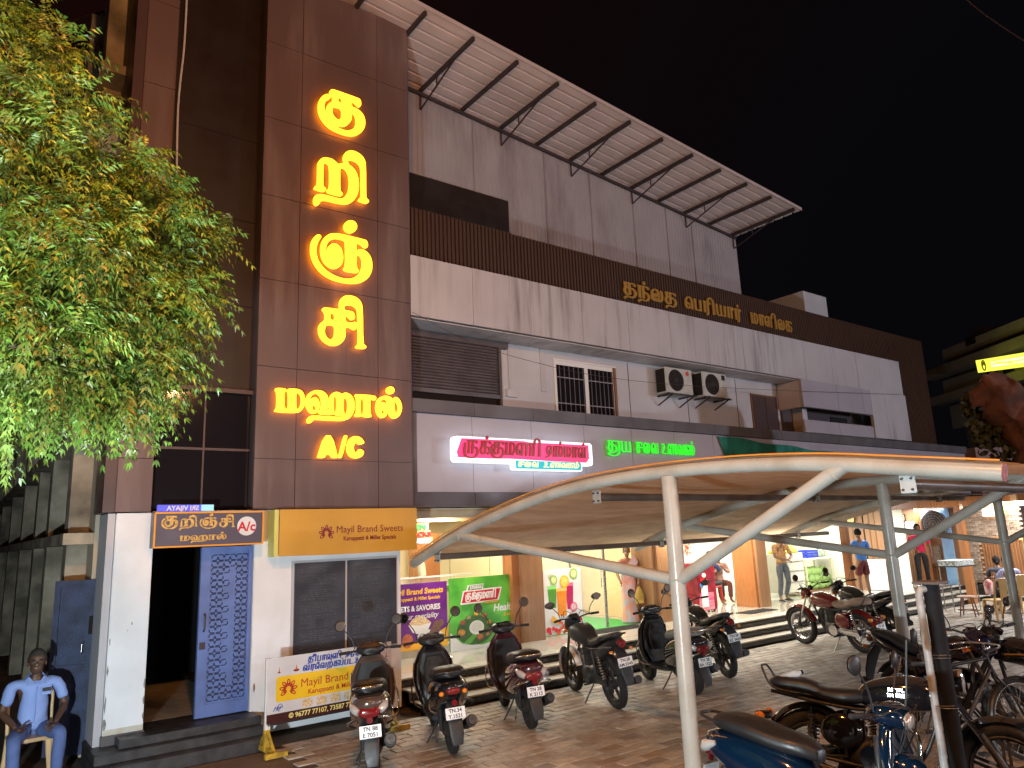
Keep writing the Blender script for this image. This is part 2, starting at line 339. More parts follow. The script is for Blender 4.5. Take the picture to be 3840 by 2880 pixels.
# letter outlines of the tall lit sign: (origin x, y, zoom, [[outline, hole ...], ...])
LET = {
'ku': (1170, 310, 7.542, [[P("565 185 620 190 1330 440 1375 490 1390 560 1390 640 1350 680 1310 660 1250 590 1190 535 1130 515 1125 680 1250 720 1380 810 1470 930 1510 1080 1500 1230 1430 1370 1320 1450 1200 1495 1080 1495 900 1455 700 1380 500 1270 350 1120 240 950 190 800 180 640 210 500 280 390 380 325 460 320 520 350 540 395 510 445 450 475 390 510 350 600 350 740 390 900 470 1040 600 1180 760 1280 900 1340 1040 1355 1150 1320 1230 1240 1260 1120 1250 980 1210 880 1130 810 1125 1030 1080 1120 990 1200 880 1225 720 1190 580 1100 470 960 420 820 420 700 460 600 530 555 600 530 590 350 560 320 505 260 520 210"), P("740 385 860 420 855 580 740 540"), P("575 720 600 680 660 672 850 720 855 940 820 1020 760 1050 690 1020 620 940 575 850")]]),
'ri': (1150, 540, 6.635, [[P("470 330 400 340 330 390 290 460 280 560 275 1030 210 1045 190 1090 210 1120 430 1185 480 1155 490 1110 420 1050 412 1000 420 470 450 450 520 470 580 540 580 1100 520 1130 510 1170 540 1205 850 1290 895 1270 900 1220 850 1180 835 1130 835 620 850 585 890 575 970 610 1040 720 1070 880 1070 1050 1030 1220 960 1310 880 1360 780 1350 600 1300 450 1260 320 1240 220 1270 180 1350 180 1450 210 1510 265 1530 310 1490 350 1420 400 1395 480 1395 650 1435 820 1475 980 1490 1100 1460 1220 1350 1290 1180 1305 1000 1280 820 1220 660 1130 560 1050 510 1030 460 1030 400 1090 385 1180 400 1290 460 1350 560 1365 700 1370 1330 1310 1345 1290 1390 1320 1420 1500 1478 1550 1440 1550 1400 1490 1345 1480 1300 1475 500 1440 370 1350 260 1220 180 1100 155 1000 180 930 260 915 360 955 480 870 475 790 505 720 430 620 360")]]),
'nj': (1140, 810, 6.143, [[P("340 420 390 445 400 480 370 530 320 610 290 720 290 860 320 1000 400 1130 500 1240 640 1340 800 1410 950 1445 1080 1445 1180 1410 1280 1330 1340 1200 1355 1060 1330 940 1270 880 1215 885 1215 1190 1260 1240 1265 1275 1220 1310 1000 1275 930 1245 915 1200 970 1150 965 600 930 550 830 525 720 510 620 540 540 620 505 740 500 840 515 910 530 800 570 700 640 635 720 625 800 670 870 760 905 900 900 1040 850 1140 780 1195 700 1210 600 1180 500 1100 430 990 390 850 390 700 430 560 510 460 600 405 720 395 850 410 1400 540 1450 570 1475 640 1470 710 1430 740 1370 700 1300 635 1205 610 1205 800 1280 760 1370 770 1470 840 1540 940 1575 1080 1570 1240 1520 1370 1430 1470 1310 1530 1150 1553 950 1540 700 1480 480 1370 310 1210 200 1010 155 820 165 640 210 520 280 440")], [ell(1075, 240, 150, 143)]]),
'si': (1170, 1080, 6.6375, [[P("330 478 720 535 690 460 690 360 730 260 810 195 910 180 1040 200 1150 260 1230 360 1265 500 1275 1390 1340 1430 1360 1470 1320 1510 1220 1505 1120 1495 1090 1460 1120 1420 1165 1380 1150 560 1110 490 1030 430 930 410 840 425 800 470 815 550 940 570 1020 585 1060 650 1075 740 1040 785 990 795 940 740 880 690 835 680 835 850 1000 865 1060 840 1100 850 1120 900 1115 1000 1070 1045 1010 1020 950 975 835 965 840 1190 800 1290 720 1380 620 1430 500 1430 380 1390 260 1290 190 1170 165 1030 185 930 240 850 335 800 330 610 265 540 265 505"), P("460 620 575 630 575 800 460 795"), P("330 1000 350 940 410 910 575 925 575 1130 555 1210 500 1275 440 1280 380 1240 330 1150 315 1080")]]),
'mahal': (1010, 1420, 4.254, [
 [P("110 145 265 155 265 185 245 220 240 485 310 485 310 220 285 195 300 158 430 160 500 180 550 230 572 330 565 430 520 500 460 543 250 540 100 525 85 505 125 465 125 215 95 180"), P("430 215 470 220 510 270 520 350 505 430 470 480 430 490")],
 [P("770 180 850 195 920 250 945 330 945 440 915 525 968 520 968 320 990 250 1050 210 1110 215 1160 250 1200 222 1250 225 1320 270 1360 370 1365 470 1330 570 1270 640 1180 670 1050 670 800 655 710 650 680 690 640 712 610 700 605 650 640 600 700 585 900 600 1180 615 1240 560 1262 450 1255 340 1220 290 1190 290 1185 520 1205 550 1190 590 1080 588 1050 560 1080 520 1085 330 1070 275 1040 270 1030 300 1030 520 1045 545 1020 578 850 570 795 555 790 530 830 490 840 400 835 320 800 255 750 230 690 250 650 310 638 440 650 380 680 310 740 290 790 340 808 420 790 500 750 550 690 560 630 520 590 430 585 340 620 250 690 195"), ell(720, 465, 30, 42)],
 [P("1385 245 1690 268 1710 310 1685 352 1650 330 1615 310 1615 560 1635 590 1620 615 1510 610 1485 585 1515 555 1515 300 1460 295 1460 560 1480 580 1465 607 1380 603 1362 580 1400 545 1400 300 1370 270")],
 [P("1860 270 1930 285 1980 340 2000 420 2005 520 2025 585 2055 530 2065 440 2040 380 2000 340 1990 300 2030 290 2080 330 2115 420 2115 500 2080 590 2010 640 1950 620 1910 550 1900 450 1895 380 1870 330 1820 325 1770 370 1750 490 1760 430 1790 380 1830 370 1880 420 1893 510 1870 590 1810 632 1750 600 1710 520 1705 420 1730 330 1790 285"), ell(1820, 530, 26, 40)],
 [ell(1935, 185, 62, 60)]]),
'ac': (1010, 1420, 4.254, [
 [P("885 905 1005 905 1095 1250 1080 1265 1000 1262 980 1210 905 1210 880 1265 780 1262 775 1250"), P("945 1020 925 1110 968 1110")],
 [P("1195 905 1245 905 1240 950 1160 1260 1115 1265 1115 1240")],
 [P("1380 915 1460 935 1510 1000 1515 1030 1440 1055 1410 1020 1380 1018 1350 1060 1345 1120 1365 1175 1400 1180 1430 1130 1450 1120 1515 1160 1490 1230 1430 1265 1360 1270 1290 1240 1245 1160 1245 1060 1275 970 1330 925")]]),
}
SIGN_Y = 9.20     # front plane of the lit letters
def let_world(key):
    """outlines in wall coordinates (x, z)"""
    ox, oy, zm, pieces = LET[key]; out = []
    for loops in pieces:
        out.append([[(lambda p: (p.x, p.z))(at(ox+x/zm, oy+y/zm, 1, SIGN_Y)) for x, y in chaikin(l, 1)] for l in loops])
    return out
LW = {k: let_world(k) for k in LET}
# stroke letters for the small Tamil signs: x-height 1, broad-nib pen
def O(cx, cy, r, n=9): return [(cx+r*math.cos(2*math.pi*i/n), cy+r*1.15*math.sin(2*math.pi*i/n)) for i in range(n+1)]
G = {
'ka': (1.0, [[(0,1),(.8,1),(.87,.84)], [(.1,1),(.1,.62)], [(.42,.6),(.12,.6),(0,.32),(.12,.04),(.3,0),(.42,.1)], [(.42,1),(.42,.05)], [(.42,.58),(.75,.5),(.85,.25),(.68,0)]]),
'sa': (1.0, [[(0,1),(.8,1),(.87,.84)], [(.1,1),(.1,.62)], [(.42,.6),(.12,.6),(0,.32),(.12,.04),(.3,0),(.42,.1)], [(.42,1),(.42,.05)], [(.42,.5),(.88,.5)]]),
'tha': (1.05, [[(0,1),(.8,1),(.87,.84)], [(.1,1),(.1,.62)], [(.42,.6),(.12,.6),(0,.32),(.12,.06),(.3,.04),(.42,.12)], [(.42,1),(.42,.08)], [(.42,.6),(.8,.5),(.9,.15),(.65,-.18),(.2,-.16),(-.05,-.36)]]),
'na': (1.05, [[(0,1),(.8,1),(.87,.84)], [(.12,1),(.12,0)], [(.45,1),(.45,0)], [(.45,.5),(.8,.42),(.9,.1),(.65,-.2),(.2,-.18),(-.02,-.38)]]),
'pa': (.85, [[(-.05,1),(.14,1)], [(.05,1),(.05,.03)], [(0,.03),(.62,.03)], [(.6,1),(.6,0)]]),
'ya': (1.15, [[(-.05,1),(.12,1)], [(.05,1),(.05,.2),(.2,0),(.5,.04)], [(.5,1),(.5,.04)], [(.5,.04),(.95,.04)], [(.95,1),(.95,0)]]),
'ma': (1.05, [[(-.05,1),(.15,1)], [(.06,1),(.06,.02)], [(-.02,.03),(.7,.03)], [(.45,1),(.45,.02)], [(.45,1),(.78,.92),(.9,.5),(.7,.03)]]),
'ra': (.75, [[(0,1),(.62,1),(.68,.84)], [(.12,1),(.12,0)], [(.46,1),(.46,0),(.3,-.2)]]),
'aa': (.78, [[(0,1),(.62,1),(.68,.84)], [(.12,1),(.12,0)], [(.46,1),(.46,0)]]),
'i': (.5, [[(-.28,.95),(-.3,1.25),(-.05,1.45),(.22,1.25),(.26,.8),(.26,0)], [(.14,0),(.38,0)]]),
'ii': (.55, [[(-.28,.95),(-.3,1.25),(-.05,1.45),(.22,1.25),(.26,.8),(.26,0)], O(.0,1.2,.1)]),
'la': (1.25, [O(.24,.26,.2), [(.02,.3),(.08,.8),(.35,1),(.6,.8),(.66,.3),(.8,.02),(1.02,.2),(1.06,.7),(.92,.98)]]),
'lla': (1.3, [O(.22,.26,.18), [(.0,.3),(.06,.82),(.32,1),(.54,.82),(.56,0)], [(.5,1),(1.12,1)], [(.92,1),(.92,0)]]),
'va': (1.2, [O(.24,.26,.2), [(.02,.3),(.08,.8),(.35,1),(.6,.8),(.62,.03)], [(.55,.03),(1.0,.03)], [(1.0,1),(1.0,0)]]),
'nna': (2.0, [O(.2,.24,.17), [(.0,.3),(.05,.8),(.3,1),(.5,.8),(.52,0)], [(.52,.75),(.7,1),(.95,.8),(.96,0)], [(.96,.75),(1.15,1),(1.4,.8),(1.4,0)], [(1.4,1),(1.85,1)], [(1.75,1),(1.75,0)]]),
'rra': (1.15, [[(.1,0),(.1,.8),(.28,1),(.45,.8),(.48,0)], [(.48,.8),(.68,1),(.9,.7),(.88,.1),(.6,-.2),(.2,-.18),(0,-.38)]]),
'ta': (.9, [[(.06,1),(.06,.03)], [(0,.03),(.8,.03)]]),
'u': (1.2, [[(.42,.72),(.26,.62),(.34,.48),(.52,.6),(.56,.84),(.36,1),(.12,.92)], [(.54,.66),(.4,.35),(.05,.1)], [(.05,.04),(1.1,.04)]]),
'a': (1.25, [O(.32,.42,.16), [(.1,.45),(.16,.9),(.42,1),(.62,.85),(.58,.3),(.3,.02),(0,-.08)], [(.46,.4),(1.05,.4)], [(1.05,1),(1.05,0)]]),
'aaa': (1.6, [O(.32,.42,.16), [(.1,.45),(.16,.9),(.42,1),(.62,.85),(.58,.3),(.3,.02),(0,-.08)], [(.46,.4),(1.0,.4)], [(1.0,1),(1.0,-.05),(1.3,-.1),(1.4,.2),(1.2,.4)]]),
'ru': (1.2, [[(0,1),(.78,1),(.85,.84)], [(.15,1),(.15,0)], [(.5,1),(.5,0)], [(.5,.5),(.85,.45),(1.0,.1),(.75,-.28),(.3,-.34),(-.12,-.2),(-.24,.25),(-.2,.8)]]),
'ku': (1.25, [[(.2,1),(1.0,1),(1.07,.84)], [(.3,1),(.3,.62)], [(.62,.6),(.32,.6),(.2,.35),(.3,.08),(.5,.04),(.62,.14)], [(.62,1),(.62,.08)], [(.62,.58),(1.0,.48),(1.1,.1),(.8,-.26),(.35,-.26),(0,.0),(-.08,.5),(.08,.8)]]),
'thuu': (1.35, [[(0,1),(.8,1)], [(.1,1),(.1,.62)], [(.42,.6),(.12,.6),(0,.32),(.12,.06),(.3,.04),(.42,.12)], [(.42,1),(.42,.08)], [(.42,.6),(.8,.5),(.85,.1),(.5,-.1),(.15,-.1),(0,-.3),(.5,-.42),(1.0,-.3),(1.15,0),(1.15,1)], [(1.15,1),(.9,1)]]),
'ai': (1.2, [O(.3,.3,.15), [(.05,.3),(.1,.8),(.4,1),(.62,.8),(.6,.1),(.75,.02),(.92,.25),(.95,.75),(.86,.95)], O(.3,.3,.26)]),
'e': (.9, [O(.24,.26,.2), [(.02,.3),(.08,.8),(.36,1.05),(.66,.85),(.68,0)]]),
'ee': (.9, [O(.24,.26,.2), [(.02,.3),(.08,.8),(.36,1.05),(.66,.85),(.68,0)], O(.5,1.15,.12)]),
'dot': (0., 'dot'), ' ': (.55, []),
}
def tamil(words, h=1., slant=0., thin=.10, thick=.2, depth=0., xs=1.):
    """mesh of pen strokes; returns (mesh builder, width); lies in xy, front at z = 0 and up"""
    mb = MB(); x = 0.; k = 0; lastadv = 0
    def T(px, py): return ((px+py*slant)*xs*h, py*h)
    for key in words.split('|'):
        adv, strokes = G[key]
        if strokes == 'dot': strokes = [O(-lastadv*.5-.05, 1.32, .10)]; dot = True
        else: dot = False
        for st in strokes:
            pts, _ = smooth_path([Vector((a, b, 0)) for a, b in st], [0]*len(st), 4) if len(st) > 2 else ([Vector((a, b, 0)) for a, b in st], None)
            z = depth + .0012*h*(k % 7); k += 1; L = []; Rr = []
            if dot:
                c = [(x+st[0][0]-.12+math.cos(t*.628)*.14, 1.32+math.sin(t*.628)*.16) for t in range(10)]
                solid(mb, [c], lambda a, b: Vector((*T(a, b), z)), Vector((0, 0, -z-.0001))); break
            for i, p in enumerate(pts):
                d = (pts[min(i+1, len(pts)-1)]-pts[max(i-1, 0)]); d.normalize(); wd = thin+(thick-thin)*abs(d.y); n = Vector((-d.y, d.x, 0))*wd/2
                q = p.copy()
                if i == 0: q -= d*thin*.3
                if i == len(pts)-1: q += d*thin*.3
                L.append(q+n); Rr.append(q-n)
            base = len(mb.v)
            for a, b in zip(L, Rr):
                for q in (a, b): xx, yy = T(x+q.x, q.y); mb.v += [Vector((xx, yy, z)), Vector((xx, yy, 0))]
            for i in range(len(L)-1):
                a = base+4*i; b = a+4
                mb.f.append((a, a+2, b+2, b))
                if depth: mb.f += [(a+1, a, b, b+1), (a+2, a+3, b+3, b+2)]
            if depth: e_ = base+4*(len(L)-1); mb.f += [(base, base+1, base+3, base+2), (e_, e_+2, e_+3, e_+1)]
        x += adv+.1 if adv else 0
        if adv: lastadv = adv
    return mb, x*h*xs
def tamil_mesh(words, width, h, **kw):
    """scaled to the given width"""
    mb, W0 = tamil(words, h, **kw); f = width/W0
    me = bpy.data.meshes.new('lettering'); me.from_pydata([(v.x*f, v.y, v.z) for v in mb.v], [], mb.f); me.update(); return me
def flower(mb, c, s_, to3):
    """seven-petal loop emblem"""
    cx, cy = c
    for i, a in enumerate((-62, -28, 4, 36, 68, 100, 132)):
        t = R(a-35+90); t = R(215-i*42) ; dx, dy = math.cos(t), math.sin(t)
        px, py = cx+dx*s_*.62, cy+dy*s_*.62
        solid(mb, [ell(px, py, s_*.38, s_*.20, 14, t), ell(px+dx*s_*.1, py+dy*s_*.1, s_*.17, s_*.08, 10, t)], to3, Vector((0, .002, 0)))
# ================================================================== the setting
def st(o): o['kind'] = 'structure'; return o
M['asphalt'] = mat('dusty_ground', (.14, .105, .075), .85, var=.25, scale=1.4, bump=.5, bscale=30)
M['grout'] = mat('paver_joint_sand', (.035, .026, .020), .9, var=.2, scale=8)
st(B('ground', -120, 160, -60, 160, -.5, -.035, M['asphalt']))
st(B('dirt_strip', -2.4, 3.2, 3.0, 8.66, -.034, -.012, M['asphalt'], None))
# pavers
PV = [mat('paver_%s' % n, c, .45, var=.16, scale=9, bump=.35, bscale=70, spec=.5) for n, c in
      (('grey', (.40, .36, .32)), ('grey_brown', (.35, .295, .25)), ('dark_stone', (.26, .22, .19)), ('pale_stone', (.50, .45, .40)), ('red_brown', (.30, .225, .175)))]
PL, PD = .31, .155
def paver_box(mb, x, y, l, d, dz, tx, ty):
    x0, x1, y0, y1 = x+.005, x+l-.005, y+.005, y+d-.005; b = .006
    top = [(x0+b,y0+b,dz-tx-ty),(x1-b,y0+b,dz+tx-ty),(x1-b,y1-b,dz+tx+ty),(x0+b,y1-b,dz-tx+ty)]
    low = [(x0,y0,dz-.008),(x1,y0,dz-.008),(x1,y1,dz-.008),(x0,y1,dz-.008)]; bot = [(a,b_,-.045) for a, b_, _ in low]
    mb.add(top+low+bot, [(0,1,2,3),(4,5,1,0),(5,6,2,1),(6,7,3,2),(7,4,0,3),(8,9,5,4),(9,10,6,5),(10,11,7,6),(11,8,4,7)])
pave = st(B('paving', 3.0, 26, .3, 8.785, -.034, -.018, M['grout']))
cells = []
j = 0; y = 1.0
while y < 8.7:
    x = 3.05+(.5*PL if j % 2 else 0)+random.uniform(-.02, .02)
    while x < 23.6:
        l = PL
        if x+l > 3.0:
            # seen by the camera?
            d = Vector((x+l/2, y+PD/2, 0))-CAM_O; zc = d.dot(_f)
            if zc > 0:
                px, py = 1920+FPX*d.dot(_r2)/zc, 1440-FPX*d.dot(_u2)/zc
                if -100 < px < 3950 and py < 2990: cells.append((zc, x, y, l))
        x += l
    y += PD; j += 1
cells.sort()
protos = []
for k in range(5):
    mb = MB(); paver_box(mb, 0, 0, PL, PD, 0, random.uniform(-.0012, .0012), random.uniform(-.001, .001))
    me = mb.build('paver', PV[k]).data; protos.append(me)
for o in list(COL.objects):
    if o.name.startswith('paver') : bpy.data.objects.remove(o)
wts = [0,0,0,0,1,1,2,3,4]
rest = [MB() for _ in range(5)]
for i, (zc, x, y, l) in enumerate(cells):
    k = random.choice(wts)
    if i < 290:
        o = bpy.data.objects.new('paver', protos[k]); COL.objects.link(o); o.parent = pave; o.location = (x, y, random.uniform(-.002, .002))
    else: paver_box(rest[k], x, y, l, PD, random.uniform(-.002, .002), random.uniform(-.0012, .0012), random.uniform(-.001, .001))
mb = MB(); me = bpy.data.meshes.new('distant_pavers'); mi = []
for k, r_ in enumerate(rest): n = len(mb.v); mb.v += r_.v; mb.f += [tuple(i+n for i in f) for f in r_.f]; mi += [k]*len(r_.f); me.materials.append(PV[k])
me.from_pydata([tuple(v) for v in mb.v], [], mb.f); me.polygons.foreach_set('material_index', mi); me.update()
o = link('distant_pavers', me, pave); o['kind'] = 'stuff'
# steps and platform (three risers)
plat = st(empty('platform_steps', (0,0,0)))
SX0, SX1 = 5.06, 22.4
for k, (yy, z0, z1) in enumerate(((8.80, -.03, .12), (9.10, .12, .24), (9.40, .24, .36))):
    x1 = SX1
    B('riser', SX0, x1, yy, yy+.06, z0, z1-.022, M['granite'], plat)
    for xx in range(int((x1-SX0)/1.2)+1):
        xa = SX0+xx*1.2; xb = min(xa+1.196, x1)
        if k < 2: B('tread', xa, xb, yy-.018, yy+.33, z1-.022, z1, M['tread'], plat, bevel=.004)
        else: B('nosing', xa, xb, yy-.018, yy+.30, z1-.022, z1, M['tread'], plat, bevel=.004)
for xx in range(30):
    for yk in range(4):
        xa = SX0+xx*.8; ya = 9.70+yk*.95
        if xa < 29: B('floor_tile', xa+.0015, xa+.7985, ya+.0015, ya+.9485, .30, .358+random.uniform(0,.0008), M['floor_tile'], plat)
B('platform_core', SX0, 29, 9.47, 13.6, -.02, .30, M['grout'], plat)
# the platform turns the corner on the right
for k, (xx, z0, z1) in enumerate(((22.4, -.03, .12), (22.63, .12, .24), (22.86, .24, .36))):
    B('riser', xx, xx+.06, 3.5, 8.78, z0, z1-.022, M['granite'], plat)
    B('tread', xx-.018, xx+.30 if k < 2 else xx+1.2, 3.5, 8.775, z1-.022, z1, M['tread'], plat)
B('platform_core', 22.95, 29, 3.5, 9.2, -.02, .335, M['grout'], plat)
# dark steps before the hall door
dst = st(empty('door_steps', (0,0,0)))
for yy, z0, z1, xa in ((8.72, -.03, .11, 1.36), (8.90, .11, .2, 1.36), (9.04, .2, .285, 1.60)):
    B('door_step', xa, 3.07, yy, 9.75, z0+.001, z1, M['step_grey'], dst, bevel=.006)
st(B('stone_ledge', 5.06, 8.15, 10.86, 11.1, .34, .50, M['plaster_beige']))

# ================================================================== main building
bld = empty('commercial_building', (5, 9.3, 0), 0, 'long brown and white clad commercial building with a tall dark pillar and a sheet roof', 'building')
BM = Matrix.Translation((-5, -9.3, 0))
def part(name, x0, x1, y0, y1, z0, z1, m, parent=None, bevel=0.):
    o = B(name, x0, x1, y0, y1, z0, z1, m, None, bevel); o.parent = parent or bld; o.matrix_parent_inverse = BM if (parent is None or parent is bld) else Matrix(); return o
def adopt(o, parent=None):
    o.parent = parent or bld; o.matrix_parent_inverse = BM if (parent is None or parent is bld) else Matrix(); return o
def abuild(mb, name, m, parent=None, **k): return adopt(mb.build(name, m, None, **k), parent)
g = .004
# tall pillar cladding
cols = [2.98, 3.51, 4.70, 5.24]; rows = [2.645, 3.28, 4.48, 5.67, 6.87, 8.03, 9.21, 10.37]
for i in range(3):
    for j in range(7): part('pillar_panel', cols[i]+g, cols[i+1]-g, 9.3+random.uniform(0,.003), 9.36, rows[j]+g, rows[j+1]-g, M['clad_brown'])
part('pillar_core', 2.985, 5.236, 9.325, 10.4, 2.66, 10.36, M['band_dark'])
part('pillar_side', 5.24, 5.245, 9.3, 9.47, 2.65, 10.37, M['clad_brown'])
# left pilaster
prow = [2.63, 3.24, 4.44, 5.63, 6.82, 8.0, 9.2, 10.4, 11.6]
for j in range(8): part('pilaster_panel', 1.46, 1.83-g, 9.3, 9.36, prow[j]+g, prow[j+1]-g, M['clad_brown'])
part('pilaster_core', 1.345, 1.82, 9.325, 10.0, 2.64, 12.5, M['clad_brown_dark'])
part('pilaster_return', 1.335, 1.455, 9.31, 9.9, 2.63, 11.6, M['clad_brown_dark'])
# glazed and boarded recess between them
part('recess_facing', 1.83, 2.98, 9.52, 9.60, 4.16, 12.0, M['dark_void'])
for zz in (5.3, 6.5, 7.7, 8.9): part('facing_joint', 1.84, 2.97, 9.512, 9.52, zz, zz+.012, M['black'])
part('ledge', 1.83, 2.98, 9.40, 9.6, 4.11, 4.16, M['clad_brown_dark'])
for a, b in ((1.85, 2.40), (2.42, 2.96)):
    for c, d in ((2.68, 3.38), (3.41, 4.10)): part('glass_pane', a, b, 9.47, 9.48, c, d, M['darkglass'])
part('mullion', 2.40, 2.42, 9.455, 9.49, 2.66, 4.11, M['clad_brown_dark']); part('transom', 1.84, 2.97, 9.46, 9.485, 3.38, 3.41, M['clad_brown_dark'])
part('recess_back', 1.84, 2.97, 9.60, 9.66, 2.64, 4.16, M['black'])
# wide bands of the long front
J = [5.245+.0, 6.38, 7.56, 8.74, 9.92, 11.10, 12.28, 13.46, 14.64, 15.82, 17.01, 18.2, 19.35, 20.52]
for i in range(len(J)-1):
    part('fascia_panel', J[i]+g, J[i+1]-g, 9.3+random.uniform(0,.004), 9.36, 5.50, 6.455, M['clad_white'])
    part('fascia_soffit', J[i]+g, J[i+1]-g, 9.37, 9.9, 5.475, 5.49, M['clad_white'])
part('fascia_core', 5.25, 20.50, 9.33, 9.9, 5.495, 6.44, M['band_grey'])
JJ = [5.40, 6.39, 7.57, 8.75, 9.93, 11.11, 12.30, 13.48, 14.66, 15.84, 17.0, 18.2, 19.4, 20.6, 21.8, 23.0, 24.2]
for i in range(len(JJ)-1):
    part('sign_band_panel', JJ[i]+g, JJ[i+1]-g, 9.45+random.uniform(0,.004), 9.5, 2.875, 4.045, M['clad_white2'])
    part('lower_band_panel', JJ[i]+g-(.155 if i == 0 else 0), JJ[i+1]-g, 9.42, 9.5, 2.66, 2.868, M['band_dark'])
    part('coping', JJ[i]+g-(.155 if i == 0 else 0), JJ[i+1]-g, 9.38, 9.93, 4.052, 4.25, M['band_grey'])
part('sign_band_edge', 5.25, 5.395, 9.44, 9.5, 2.875, 4.045, M['band_grey'])
part('band_core', 5.25, 24.1, 9.48, 9.9, 2.67, 4.04, M['band_dark'])
# recessed first floor wall
part('first_floor_wall', 5.25, 22.2, 9.93, 10.1, 4.25, 5.6, M['wall_white'])
for x in (10.46, 12.2, 13.9): part('wall_joint', x, x+.012, 9.922, 9.93, 4.26, 5.46, M['band_grey'])
# rolling shutter with slats
sh = part('rolling_shutter', 5.26, 7.26, 9.90, 9.925, 4.50, 5.36, M['shutter'])
for k in range(17):
    z = 4.56+k*.05; o = MB().tube([(5.26, 9.895, z+.0), (7.26, 9.895, z+.0)], .022, 8, flat=.45).build('slat', M['shutter'], sh)
B('bottom_rail', 5.26, 7.26, 9.87, 9.90, 4.47, 4.535, M['band_grey'], sh)
part('shutter_hood', 5.26, 7.45, 9.84, 9.93, 5.36, 5.46, M['shutter'])
part('shutter_guide', 7.26, 7.31, 9.86, 9.93, 4.30, 5.36, M['shutter'])
part('shutter_gap', 5.26, 7.30, 9.918, 9.93, 4.27, 4.47, M['black'])
# conduit, switch box, flat duct
part('conduit', 7.50, 7.52, 9.90, 9.93, 4.66, 5.47, M['wall_white']); part('junction_box', 7.42, 7.65, 9.87, 9.93, 4.53, 4.66, M['wall_white'], None, .006)
for q in range(5): part('duct_strip', 8.22+q*.022, 8.238+q*.022, 9.905, 9.93, 4.69, 5.47, M['wall_white'])
# sliding window
win = part('window', 8.53, 10.06, 9.905, 9.928, 4.30, 5.30, M['white_frame'])
for a, b in ((8.58, 9.26), (9.36, 10.0)):
    B('pane', a, b, 9.898, 9.903, 4.30, 5.22, M['darkglass'], win)
    for q in range(6): xx = a+.06+q*(b-a-.1)/5; B('grille_bar', xx, xx+.012, 9.888, 9.896, 4.31, 5.21, M['band_grey'], win)
    for zz in (4.5, 4.98): B('grille_bar', a, b, 9.884, 9.890, zz, zz+.016, M['corr'], win)
B('sill_trim', 8.50, 10.10, 9.88, 9.905, 5.30, 5.33, M['white_frame'], win)
B('reveal', 10.02, 10.07, 9.87, 9.904, 4.27, 5.30, M['wood_dark'], win)
# brown balcony door and boxes of the right end
dr = part('balcony_door', 14.42, 15.42, 9.90, 9.93, 4.28, 5.17, M['wood_dark'])
for q in range(2): B('door_leaf', 14.46+q*.48, 14.91+q*.48, 9.885, 9.90, 4.29, 5.13, M['clad_brown_dark'], dr)
part('balcony_pier', 15.95, 16.15, 9.6, 9.93, 4.25, 5.49, M['wall_white'])
for a, b in ((15.48, 17.01), (17.01, 18.2), (18.2, 18.62)): part('balcony_panel', a+g, b-g, 9.26, 9.34, 4.84, 5.492, M['clad_white2'])
part('balcony_return', 15.485, 15.53, 9.345, 9.9, 4.84, 5.47, M['wall_white'])
for a, b in ((15.50, 17.0), (17.0, 18.62)): part('balcony_kerb', a+g, b-g, 9.30, 9.36, 4.253, 4.545, M['clad_white2'])
for a, b in ((18.62, 19.35), (19.35, 20.52)): part('end_panel', a+g, b-g, 9.26, 9.34, 4.253, 5.492, M['clad_white'])
part('balcony_back', 15.54, 18.61, 9.86, 9.92, 4.26, 5.45, M['band_dark'])
part('balcony_opening', 17.6, 18.4, 9.845, 9.86, 4.50, 4.82, M['black'])
# brown slatted parapet: narrow ribs
part('parapet_core', 5.25, 22.4, 9.47, 9.75, 6.462, 7.30, M['slat_brown'])
mb = MB(); x = 5.27
while x < 22.38: mb.box(x, x+.045, 9.435, 9.475, 6.465, 7.31); x += .075
o = abuild(mb, 'parapet_ribs', M['slat_brown']); o['kind'] = 'stuff'
mb = MB(); x = 20.56
while x < 22.38: mb.box(x, x+.045, 9.435, 9.475, 4.26, 6.462); x += .075
o = abuild(mb, 'end_wall_ribs', M['slat_brown']); o['kind'] = 'stuff'
part('end_wall', 20.54, 22.4, 9.47, 9.9, 4.26, 6.462, M['slat_brown'])
# sheet-clad upper hall with a sloping roof
def rz(x): return 10.33-.0855*(x-5.25)
mb = MB(); x = 5.25
while x < 15.3:
    x2 = min(x+.10, 15.3); a = 10.5; d = .008
    for (xa, xb, ya, yb) in ((x, x+.04, a, a), (x+.04, x+.05, a, a-d), (x+.05, x+.09, a-d, a-d), (x+.09, x+.10, a-d, a)):
        if xa > x2: continue
        lo_ = 7.2
        mb.quad((xa, ya, lo_), (xb, yb, lo_), (xb, yb, rz(xb)), (xa, ya, rz(xa)))
    x += .10
abuild(mb, 'sheet_wall', M['corr'])
mb = MB(); mb.quad((15.3, 10.5, 7.0), (15.3, 16, 7.0), (15.3, 16, rz(15.3)), (15.3, 10.5, rz(15.3))); abuild(mb, 'gable_side_wall', M['corr'])
part('louvre_opening', 5.26, 8.05, 10.44, 10.47, 7.86, 8.51, M['dark_void'])
part('opening_frame', 5.26, 8.08, 10.43, 10.44, 7.83, 7.86, M['steel_dark'])
for xx in (7.3, 9.05, 10.3, 11.6, 12.7, 13.6): part('sheet_lap', xx, xx+.02, 10.47, 10.482, 7.25, rz(xx)-.1, M['corr'])
roof = MB(); yo, yi = 8.69, 14.0
x0, x1 = 3.6, 15.45; ny = 22
ys = []; y = yo
while y < 11.2: ys += [(y, 0), (y+.19, 0), (y+.205, .035), (y+.235, .05), (y+.25, 0)]; y += .25
ys.append((y, 0))
